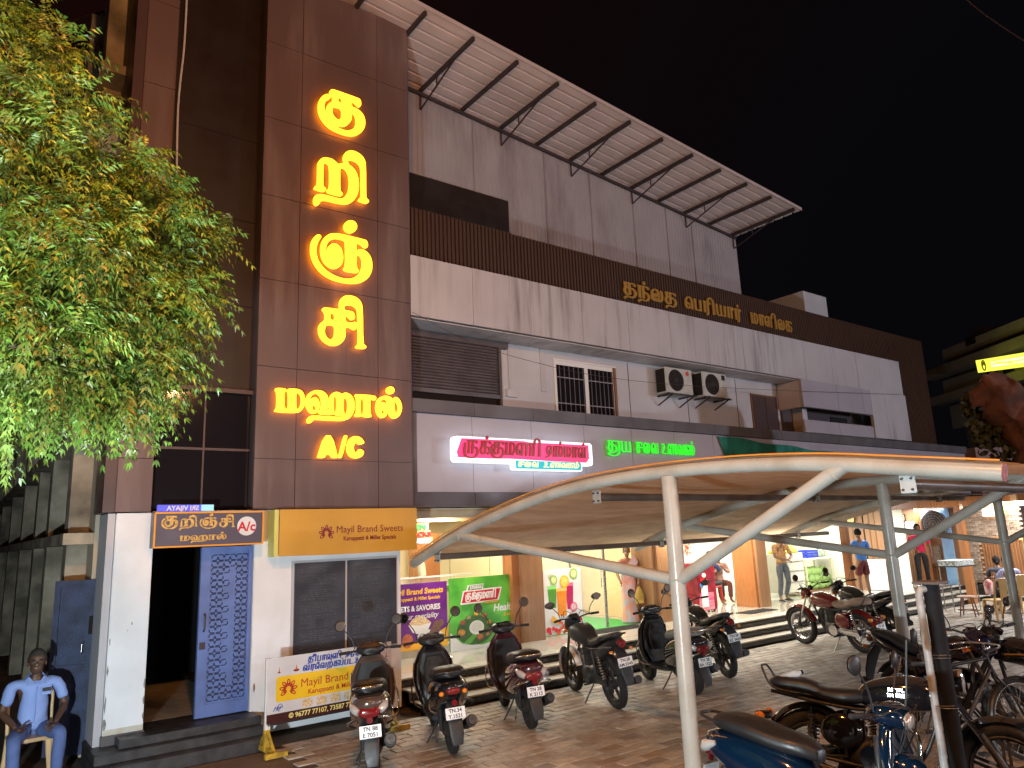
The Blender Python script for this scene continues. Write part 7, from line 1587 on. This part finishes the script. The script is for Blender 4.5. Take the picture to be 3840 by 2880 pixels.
# whiteboard, clock, notices, black and white menu boards (stand on the walls at the right)
def onwall(name, X, x0, y0, x1, y1, m, label, cat, th=.03, **k):
    (a, t_), (b, l) = z5(x0, y0), z5(x1, y1); A = at(a, (t_+l)/2, 0, X); Bq = at(b, (t_+l)/2, 0, X); T = at((a+b)/2, t_, 0, X); Lo = at((a+b)/2, l, 0, X)
    return tag(B(name, X-th, X, Bq.y, A.y, Lo.z, T.z, m, None, .004), label, cat)
wb = onwall('whiteboard', 20.15, 815, 700, 1008, 968, mat('whiteboard_face', (.74, .76, .80), .25, var=.04), 'large whiteboard with faint writing leaning on the wooden wall', 'whiteboard')
mb = MB()
for q in range(14): c_ = at(*z5(835+q*9, 760+5*math.sin(q*2)), 0, 20.115); mb.box(c_.x, c_.x+.004, c_.y-.03, c_.y, c_.z, c_.z+.014)
mb.build('marker_writing', M['faint'], wb)
ck = empty('wall_clock', at(*z5(672, 345), 0, 20.15), 0, 'round yellow faced wall clock on the wooden wall', 'clock')
MB().lathe((0,0,0), [(0,0),(.16,0),(.17,.02),(.165,.04),(.15,.035)], 28, (-1,0,0)).build('case', M['blackplastic'], ck, smooth=40); MB().lathe((-.036,0,0), [(0,0),(.15,0)], 28, (-1,0,0)).build('dial', mat('yellow_dial', (.72, .62, .28), .5, var=.05), ck)
MB().bar((-.04,0,0), (-.04,.05,.08), .008).build('hour_hand', M['ink'], ck); MB().bar((-.042,0,0), (-.042,-.10,.04), .006).build('minute_hand', M['ink'], ck)
for q, (a, b, c_, d, lab) in enumerate(((1092, 300, 1165, 365, 'dark photo menu board, upper one by the white wall'), (1100, 372, 1160, 432, 'dark photo menu board below the upper one'), (1168, 368, 1252, 455, 'white menu sheet with dish photographs beside the dark boards'))):
    o = onwall('menu_board', 22.74-.02*q, a, b, c_, d, M['black'] if q < 2 else M['white'], lab, 'menu board', .02); o['group'] = 'menu boards on the far wall'
    ys_ = [v.co.y for v in o.data.vertices]; zs_ = [v.co.z for v in o.data.vertices]; y0_, y1_, z0_, z1_ = min(ys_), max(ys_), min(zs_), max(zs_); X_ = 22.74-.02*q-.022
    for r_ in range(3):
        for c2 in range(3): yy = y0_+(y1_-y0_)*(.12+.28*c2); zz = z0_+(z1_-z0_)*(.12+.28*r_); B('dish_photo', X_, X_+.002, yy, yy+.18*(y1_-y0_), zz, zz+.16*(z1_-z0_), M['snack'], o)
lb = onwall('lit_menu_panel', 22.45, 1305, 268, 1478, 380, glow('lit_white_panel', (.92, .95, 1.0), .8), 'bright white lit panel with dark swirls over the kitchen hatch', 'sign', .05)
mb = MB()
for q in range(4): cc = at(*z5(1350+q*32, 340-8*(q % 2)), 0, 22.39); mb.tube([cc+Vector((0, .12*math.cos(t_*.5), .07*math.sin(t_*.5))) for t_ in range(9)], .012, 6)
mb.build('swirl_print', M['ink'], lb)
cf = empty('exhaust_fan', at(*z5(1405, 390), 0, 22.3), 0, 'round grey kitchen exhaust fan under the lit white panel', 'fan')
mb = MB()
for r_ in (.10, .17, .24, .31, .38): mb.torus((0,0,0), (1,0,0), r_, .010, 30, 6)
for q in range(16): a = 2*math.pi*q/16; mb.bar((0,0,0), (0,.38*math.cos(a),.38*math.sin(a)), .008)
mb.build('guard', M['steel'], cf); MB().lathe((.06,0,0), [(0,0),(.36,0),(.38,.05)], 26, (1,0,0)).build('drum', M['steel_dark'], cf, smooth=40)
# tables, stools, washing table on the paving
def stool(loc, yaw, label, top, leg, s_=1., w_=.19):
    t = empty('wooden_stool', loc, R(yaw), label, 'stool', None, s=s_)
    MB().lathe((0,0,.43), [(0,0),(w_,0),(w_+.01,.015),(w_,.03),(0,.03)], 26).build('seat', top, t, smooth=40)
    for q in range(4): a = R(45+90*q); MB().bar((w_*.7*math.cos(a), w_*.7*math.sin(a), .43), (w_*1.15*math.cos(a), w_*1.15*math.sin(a), 0), .025).build('leg', leg, t)
    MB().torus((0,0,.15), (0,0,1), w_*1.12, .014, 4, 6).build('stretcher', leg, t)
    return t
stool((18.62, 7.72, -.02), 10, 'round topped brown stool with four splayed legs beside the empty chair', mat('pinkish_top', (.50, .32, .26), .5, var=.1), M['wood_dark'], 1.0)
ft = empty('folding_tall_table', (19.6, 8.25, -.02), R(-10), 'tall thin legged stand carrying a grey patterned tray', 'table')
B('top', -.36, .36, -.25, .25, 1.05, 1.075, M['steel_dark'], ft)
for sx in (-.33, .33):
    for sy in (-.22, .22): MB().bar((sx, sy, 0), (sx, sy, 1.05), .018).build('leg', M['steel'], ft)
tr_ = empty('patterned_tray', (19.6, 8.25, 1.056), R(-10), 'grey and white patterned tray on the tall stand', 'tray')
B('tray_body', -.34, .34, -.23, .23, 0, .12, mat('patterned_tray_side', (.45, .47, .45), .5, col2=(.15, .17, .18), scale=22, lo=.45, hi=.55), tr_, .005)
B('tray_rim', -.345, .345, -.235, .235, .12, .13, M['white'], tr_)
st_t = empty('steel_table', (19.35, 8.6, -.02), R(0), 'low steel table with thin legs and lower rail left of the tall stand', 'table')
st_t.location = (18.9, 9.0-.45, -.02)
B('top', -.42, .42, -.28, .28, .62, .65, M['steel'], st_t, .003)
for sx in (-.38, .38):
    for sy in (-.24, .24): MB().bar((sx, sy, 0), (sx, sy, .62), .022).build('leg', M['steel'], st_t)
MB().bar((-.38, -.24, .15), (.38, -.24, .15), .016).build('lower_rail', M['steel'], st_t); MB().bar((-.38, .24, .15), (.38, .24, .15), .016).build('lower_rail', M['steel'], st_t)
bk = tag(MB().loft([((0,0,0),(.10,0,0),(0,.08,0),3),((0,0,.25),(.12,0,0),(0,.09,0),3),((0,0,.33),(.05,0,0),(0,.03,0),3)],14).build('carry_bag', mat('white_red_bag', (.7, .55, .52), .6, col2=(.55, .1, .1), scale=8), None, smooth=True), 'white and red carry bag beside the striped shirt man', 'bag'); bk.location = (19.45, 7.55, .42)
# dark blue gate beside the seated man
gt = empty('blue_gate', (1.42, 9.86, 0), R(0), 'dark blue metal gate leaf standing open beside the white pier', 'gate')
M['gate_blue'] = mat('old_dark_blue_paint', (.045, .065, .14), .45, var=.3, scale=5, bump=.2)
GR = 28
gl = MB().box(-.42, 0, 0, .025, .06, 1.88).build('leaf_sheet', M['gate_blue'], gt); gl.rotation_euler = (0, 0, R(-GR))
for a, b, c_, d in ((-.44, -.38, .04, 1.9), (-.07, .0, .04, 1.9), (-.38, -.07, 1.84, 1.9), (-.38, -.07, .04, .12), (-.38, -.07, .92, .98)): B('frame_rail', a, b, -.02, 0, c_, d, M['gate_blue'], gl)
B('gate_post', .01, .075, -.02, .05, .0, 1.95, mat('blue_grey_post', (.12, .17, .30), .45, var=.2, scale=6), gt)
B('lock_slot', -.055, -.015, -.024, -.02, 1.30, 1.50, M['black'], gl); MB().tube([(-.10, -.03, 1.1), (-.10, -.06, 1.12), (-.10, -.06, 1.2), (-.10, -.03, 1.22)], .008, 8).build('handle', M['steel'], gl)
# small litter on the ground
random.seed(21)
for i, (x, y, lab) in enumerate(((1.55, 8.45, 'crumpled white paper scrap beside the dark door steps'), (2.35, 8.30, 'white paper scrap on the dirt before the door'), (2.10, 8.38, 'pale plastic scrap near the banner foot'))):
    mb = MB().sphere((0,0,0), .03, 8, 6, 1.3, 1, .5)
    for v in mb.v: v += Vector((noise.noise(v*60), noise.noise(v*50+Vector((3,0,0))), 0))*.015
    o = mb.build('litter', M['white'], None); o.location = (x, y, .0); tag(o, lab, 'litter')
# chipped paint and damp on the white pier
random.seed(31); M['bare_plaster'] = mat('bare_grey_plaster', (.30, .29, .27), .9, var=.25, scale=20); mb = MB()
def chip(cx, cz, rx, rz_):
    pts = [(cx+rx*math.cos(t*.7)*random.uniform(.5, 1.1), cz+rz_*math.sin(t*.7)*random.uniform(.6, 1.1)) for t in range(9)]
    solid(mb, [pts], wallpt(9.2985), Vector((0, .003, 0)))
for cx, cz, rx, rz_ in ((1.49, .62, .012, .10), (1.492, .95, .010, .06), (1.49, .42, .02, .07), (1.495, 1.25, .007, .05), (1.862, .78, .010, .06), (1.862, .60, .012, .05), (1.865, .45, .010, .04), (1.70, 1.42, .008, .02), (1.66, 1.35, .004, .008), (3.055, .55, .012, .05)): chip(cx, cz, rx, rz_)
o = adopt(mb.build('paint_chips', M['bare_plaster'])); o['kind'] = 'stuff'
part('damp_band', 1.481, 1.869, 9.2965, 9.2990, .302, .36, mat('damp_stain', (.50, .46, .36), .9, col2=(.62, .62, .60), scale=9))
# ================================================================== trees
M['leaf'] = [mat('leaf_%d' % i, c, .42, var=.15, scale=6, spec=.5) for i, c in enumerate(((.10, .20, .028), (.16, .28, .036), (.22, .34, .06), (.13, .16, .03)))]
for m_ in M['leaf']: m_.node_tree.nodes['Principled BSDF'].inputs['Subsurface Weight'].default_value = 0
M['bark'] = mat('tree_bark', (.13, .075, .05), .9, var=.3, scale=8, bump=1., bscale=20)
random.seed(5)
tr = empty('neem_tree', (-2.2, 4.6, 0), 0, 'leafy green tree hanging in from the left, lit from below', 'tree'); TR = (-2.2, 4.6, 0)
# crown clusters: pixel centre, depth along y, radius (m)
CL = [(60,170,5.6,.55),(180,330,5.4,.55),(60,480,5.0,.6),(250,560,5.0,.55),(420,640,5.2,.42),(120,760,4.8,.65),(330,800,4.8,.6),(520,830,5.0,.5),(620,900,5.1,.38),(700,930,5.1,.34),(760,950,5.1,.28),(60,1050,4.6,.6),(280,1060,4.7,.65),(480,1060,4.8,.6),(640,1050,4.9,.42),(740,1000,5.0,.28),(150,1280,4.6,.5),(330,1300,4.7,.6),(510,1290,4.8,.48),(610,1260,4.9,.26),(210,1420,4.7,.32),(380,1425,4.7,.36),(520,1415,4.8,.32),(20,1380,5.2,.30),(30,1520,5.3,.26),(450,1500,4.75,.20),(560,1490,4.8,.18)]
CW = [(at(px-25, py-10, 1, dy), r_*.82) for px, py, dy, r_ in CL]
CW += [(Vector((random.uniform(-3.4, -.4), random.uniform(3.2, 6.8), random.uniform(3.0, 5.8))), .75) for _ in range(22)]
mbs = [MB() for _ in range(4)]
def frond(base, d, L, mbx):
    d = d.normalized(); side = d.cross(Vector((0,0,1)));
    if side.length < .1: side = Vector((1,0,0))
    side.normalize(); n = random.randint(5, 7); p = base.copy(); roll = random.uniform(-.8, .8); nrm = (side.cross(d)).normalized(); side = (side*math.cos(roll)+nrm*math.sin(roll)).normalized(); nrm = side.cross(d)
    for i in range(n):
        t = i/(n-1); q = base+d*L*t+Vector((0,0,-L*.42*t*t)); 
        dd = (d+Vector((0,0,-.84*t))).normalized()
        for s in (-1, 1):
            if random.random() < .08: continue
            ld_ = (dd*.62+side*s*.75+Vector((0,0,-.30+random.uniform(-.25,.15)))).normalized(); l = L*.30*(1-.35*abs(t-.45))*random.uniform(.8, 1.15); w_ = l*.17
            wv_ = ld_.cross(nrm+Vector((random.uniform(-.5,.5),)*3)).normalized()*w_
            tip = q+ld_*l+Vector((0,0,-l*.18)); mid = q+ld_*l*.42+nrm*l*.04
            b = len(mbx.v); mbx.v += [q, mid+wv_, tip, mid-wv_*.8, mid-Vector((0,0,w_*.35))]; mbx.f += [(b, b+1, b+4), (b+1, b+2, b+4), (b+2, b+3, b+4), (b+3, b, b+4)]
        if i == n-1:
            l = L*.26; b = len(mbx.v); wv_ = side*l*.16; mbx.v += [q, q+dd*l*.45+wv_, q+dd*l, q+dd*l*.45-wv_]; mbx.f += [(b, b+1, b+2, b+3)]
for c, r_ in CW:
    near = c.x > -.3
    for _s in range(int((24 if near else 6)*(r_/.5)**2)+2):
        u = Vector((random.gauss(0,1), random.gauss(0,1), random.gauss(0,1))).normalized(); sc_ = c+u*r_*random.random()**.4
        out = (sc_-c).normalized(); k_ = random.choice((0,0,1,1,2,3)); tw = random.uniform(.5, 1.1)
        for _ in range(int(20*tw)):
            v = Vector((random.gauss(0,1), random.gauss(0,1), random.gauss(0,1))).normalized()
            dd = (v*.8+out*.5+Vector((0,0,-.10))).normalized()
            frond(sc_+v*.05, dd, random.uniform(.13, .22)*tw**.3, mbs[k_ if random.random() < .7 else random.randint(0, 3)])
me = bpy.data.meshes.new('foliage'); big = MB(); mi = []
for k, b in enumerate(mbs): n = len(big.v); big.v += b.v; big.f += [tuple(i+n for i in f) for f in b.f]; mi += [k]*len(b.f); me.materials.append(M['leaf'][k])
me.from_pydata([tuple(v) for v in big.v], [], big.f); me.polygons.foreach_set('material_index', mi); me.update()
o = link('foliage', me, tr); o.matrix_parent_inverse = Matrix.Translation(-Vector(TR)); o['kind'] = 'stuff'
hub = Vector((-1.6, 4.7, 3.0))
adopt2(MB().tube([(-2.2, 4.6, -.1), (-2.15, 4.62, 1.2), (-1.95, 4.65, 2.3), hub], [.20, .16, .14, .11], 14, smooth=4).build('trunk', M['bark'], smooth=True), tr, TR)
for i, (c, r_) in enumerate(CW[:27]):
    if i % 2: continue
    mid = hub.lerp(c, .5)+Vector((random.uniform(-.2,.2), random.uniform(-.2,.2), .25)); adopt2(MB().tube([hub-Vector((.1,0,.3)), mid, c], [.05, .03, .010], 8, smooth=4).build('branch', M['bark'], smooth=True), tr, TR)
    for q in range(4):
        e_ = c+Vector((random.uniform(-1,1), random.uniform(-1,1), random.uniform(-1,.6)))*r_*.8; adopt2(MB().tube([c.lerp(mid, .15), c.lerp(e_, .5)+Vector((0,0,.05)), e_], [.010, .006, .003], 5, smooth=3).build('twig', M['bark']), tr, TR)
# pollarded trunk at the right
D2 = 22.
def at_d(x, y, dist):
    d = _f + _r2*((x-1920)/FPX) - _u2*((y-1440)/FPX); d.normalize(); return CAM_O+d*dist
ptt = empty('pollarded_tree', at_d(4050, 2100, 17), 0, 'thick reddish cut tree trunk leaning in at the right edge', 'tree'); PT = ptt.location.copy()
mb = MB(); P1 = [at_d(4150, 2250, 15.6), at_d(4000, 1800, 15.8), at_d(3880, 1620, 16), at_d(3760, 1500, 16), at_d(3680, 1430, 16)]
mb.tube(P1, [.75, .62, .50, .36, .24], 26, smooth=14)
mb.tube([at_d(3780, 1530, 16), at_d(3700, 1485, 15.9), at_d(3625, 1490, 15.8)], [.30, .22, .13], 14, smooth=5)
mb.tube([at_d(3900, 1640, 16.1), at_d(3800, 1570, 16.3), at_d(3720, 1500, 16.3)], [.40, .36, .26], 14, smooth=5)
for v in mb.v: v += Vector((noise.noise(v*2.2), noise.noise(v*2.2+Vector((7,0,0))), noise.noise(v*2.2+Vector((0,9,0)))))*.16+Vector((noise.noise(v*8), noise.noise(v*8+Vector((3,0,0))), noise.noise(v*8+Vector((0,4,0)))))*.04
adopt2(mb.build('trunk', mat('reddish_bark', (.15, .055, .032), .95, col2=(.05, .022, .015), scale=2.5, bump=1., bscale=9), smooth=True), ptt, PT)
mb = MB(); random.seed(14)
for (px, py, r_, n_) in ((3690, 1600, .28, 90), (3650, 1500, .16, 50), (3640, 1530, .2, 40), (3740, 1640, .42, 160), (3800, 1680, .40, 130), (3700, 1620, .3, 80), (3840, 1720, .4, 120)):
    c = at_d(px, py, 16.2)
    for _ in range(n_):
        u = Vector((random.gauss(0,1), random.gauss(0,1), random.gauss(0,1))).normalized()*r_*random.random()**.4; p_ = c+u; a = Vector((random.gauss(0,1), random.gauss(0,1), random.gauss(0,1))).normalized()*.07; b_ = a.cross(Vector((random.gauss(0,1),1,0))).normalized()*.05
        mb.add([p_-a, p_-b_, p_+a, p_+b_], [(0,1,2,3)])
o = adopt2(mb.build('regrowth_leaves', mat('dull_olive_leaf', (.06, .065, .012), .6, var=.3, scale=4)), ptt, PT); o['kind'] = 'stuff'
# ================================================================== far building on the right with a lit sign
az = R(34.8); dv = Vector((math.sin(az), math.cos(az), 0)); F0 = at_d(3524, 1440, 45); F0.z = 0
fb = empty('far_apartment_building', F0, 0, 'dim grey building with stepped balconies behind the lit yellow sign', 'building')
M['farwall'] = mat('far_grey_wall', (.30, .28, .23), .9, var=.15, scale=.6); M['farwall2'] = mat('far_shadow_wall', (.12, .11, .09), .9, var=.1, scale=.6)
def zpx(py, px=3600):
    p_ = at_d(px, py, 45); dd = (p_-CAM_O); h = math.hypot(F0.x, F0.y); return CAM_O.z+dd.z/math.hypot(dd.x, dd.y)*h
def fbox(name, a0, a1, w0, w1, z0, z1, m):
    """a: metres back from the far corner towards the camera; w: depth to the right"""
    rt = Vector((dv.y, -dv.x, 0)); c = -dv*(a0+a1)/2+rt*(w0+w1)/2+Vector((0,0,(z0+z1)/2))
    o = MB().obox(c, dv*(a1-a0)/2, rt*(w1-w0)/2, Vector((0,0,(z1-z0)/2))).build(name, m, fb); return o
lv = [(1312, 1352, .6, 0), (1375, 1410, -.8, -.9), (1425, 1475, .25, 0), (1480, 1512, -.4, -.9), (1524, 1610, .5, 0)]
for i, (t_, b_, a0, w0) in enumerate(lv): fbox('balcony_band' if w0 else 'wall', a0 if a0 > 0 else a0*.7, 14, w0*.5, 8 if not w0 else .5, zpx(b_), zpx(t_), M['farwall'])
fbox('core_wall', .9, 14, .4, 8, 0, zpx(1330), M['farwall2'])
for i, (px, py) in enumerate(((3775, 1295), (3810, 1430), (3830, 1430))):
    w_ = fbox('window', 2.6+i*1.1, 3.3+i*1.1, -.03, .4, zpx(py+38), zpx(py+8), M['darkglass']); 
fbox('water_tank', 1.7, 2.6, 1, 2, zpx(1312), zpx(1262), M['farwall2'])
fs_ = empty('lit_yellow_sign', at_d(3760, 1360, 38), 0, 'glowing yellow sign board of the far building at the right edge', 'sign')
A_, B_, C_, D_ = at_d(3658, 1352, 40), at_d(3660+180+60, 1312, 33), at_d(3900, 1368, 33), at_d(3668, 1398, 40)
def fsp(u, v): return (A_.lerp(B_, u)).lerp(D_.lerp(C_, u), v)
nf_ = (B_-A_).cross(D_-A_).normalized(); nf_ = nf_ if nf_.dot(CAM_O-A_) > 0 else -nf_
mb = MB().add([A_, B_, C_, D_, A_-nf_*.3, B_-nf_*.3, C_-nf_*.3, D_-nf_*.3], [(0,1,2,3),(4,7,6,5),(0,4,5,1),(1,5,6,2),(2,6,7,3),(3,7,4,0)])
adopt2(mb.build('light_box', glow('lit_yellow_face', (.85, .85, .08), .75)), fs_, fs_.location)
mb = MB(); pale = glow('lit_pale_letters', (1., 1., .6), .9)
for r_ in range(2):
    for q in range(15):
        u = .28+q*.042; mb.add([fsp(u, .28+r_*.26)+nf_*.02, fsp(u+.03, .28+r_*.26)+nf_*.02, fsp(u+.03, .44+r_*.26)+nf_*.02, fsp(u, .44+r_*.26)+nf_*.02], [(0,1,2,3)])
adopt2(mb.build('worn_letters', pale), fs_, fs_.location)
mb = MB(); cc = fsp(.15, .48)+nf_*.03; ux = (B_-A_).normalized(); uy = (A_-D_).normalized(); mb.torus(cc, nf_, .22, .03, 20, 5); mb.tube([cc+ux*-.12, cc+uy*.14, cc+ux*.12], .025, 5); adopt2(mb.build('round_emblem', mat('olive_print', (.25, .25, .03), .6, var=0)), fs_, fs_.location)
# low parapet wall and small rooms at the right background
tag(B('low_roof_building', 26.5, 60, 11.0, 20, 0, 4.5, M['clad_brown_dark']), 'low dark building beyond the right end of the brown band', 'building')
lw_ = MB().obox(Vector((34, 7.0, 3.0)), Vector((8, -3.0, 0)), Vector((.1, .2, 0)), Vector((0, 0, 1.35))).build('boundary_wall', mat('pinkish_wall', (.34, .22, .21), .85, var=.1)); tag(lw_, 'pinkish wall rising behind the canopy at the right', 'wall')
sh_ = empty('roof_shed', (24.6, 12.5, 4.3), 0, 'small pale shed with a sloping side right of the brown end wall', 'shed')
MB().add([(0,0,0),(1.9,0,0),(1.9,0,.35),(.6,0,.95),(0,0,.95),(0,1.5,0),(1.9,1.5,0),(1.9,1.5,.35),(.6,1.5,.95),(0,1.5,.95)], [(0,1,2,3,4),(9,8,7,6,5),(0,5,6,1),(1,6,7,2),(2,7,8,3),(3,8,9,4),(4,9,5,0)]).build('shell', M['wall_white'], sh_)
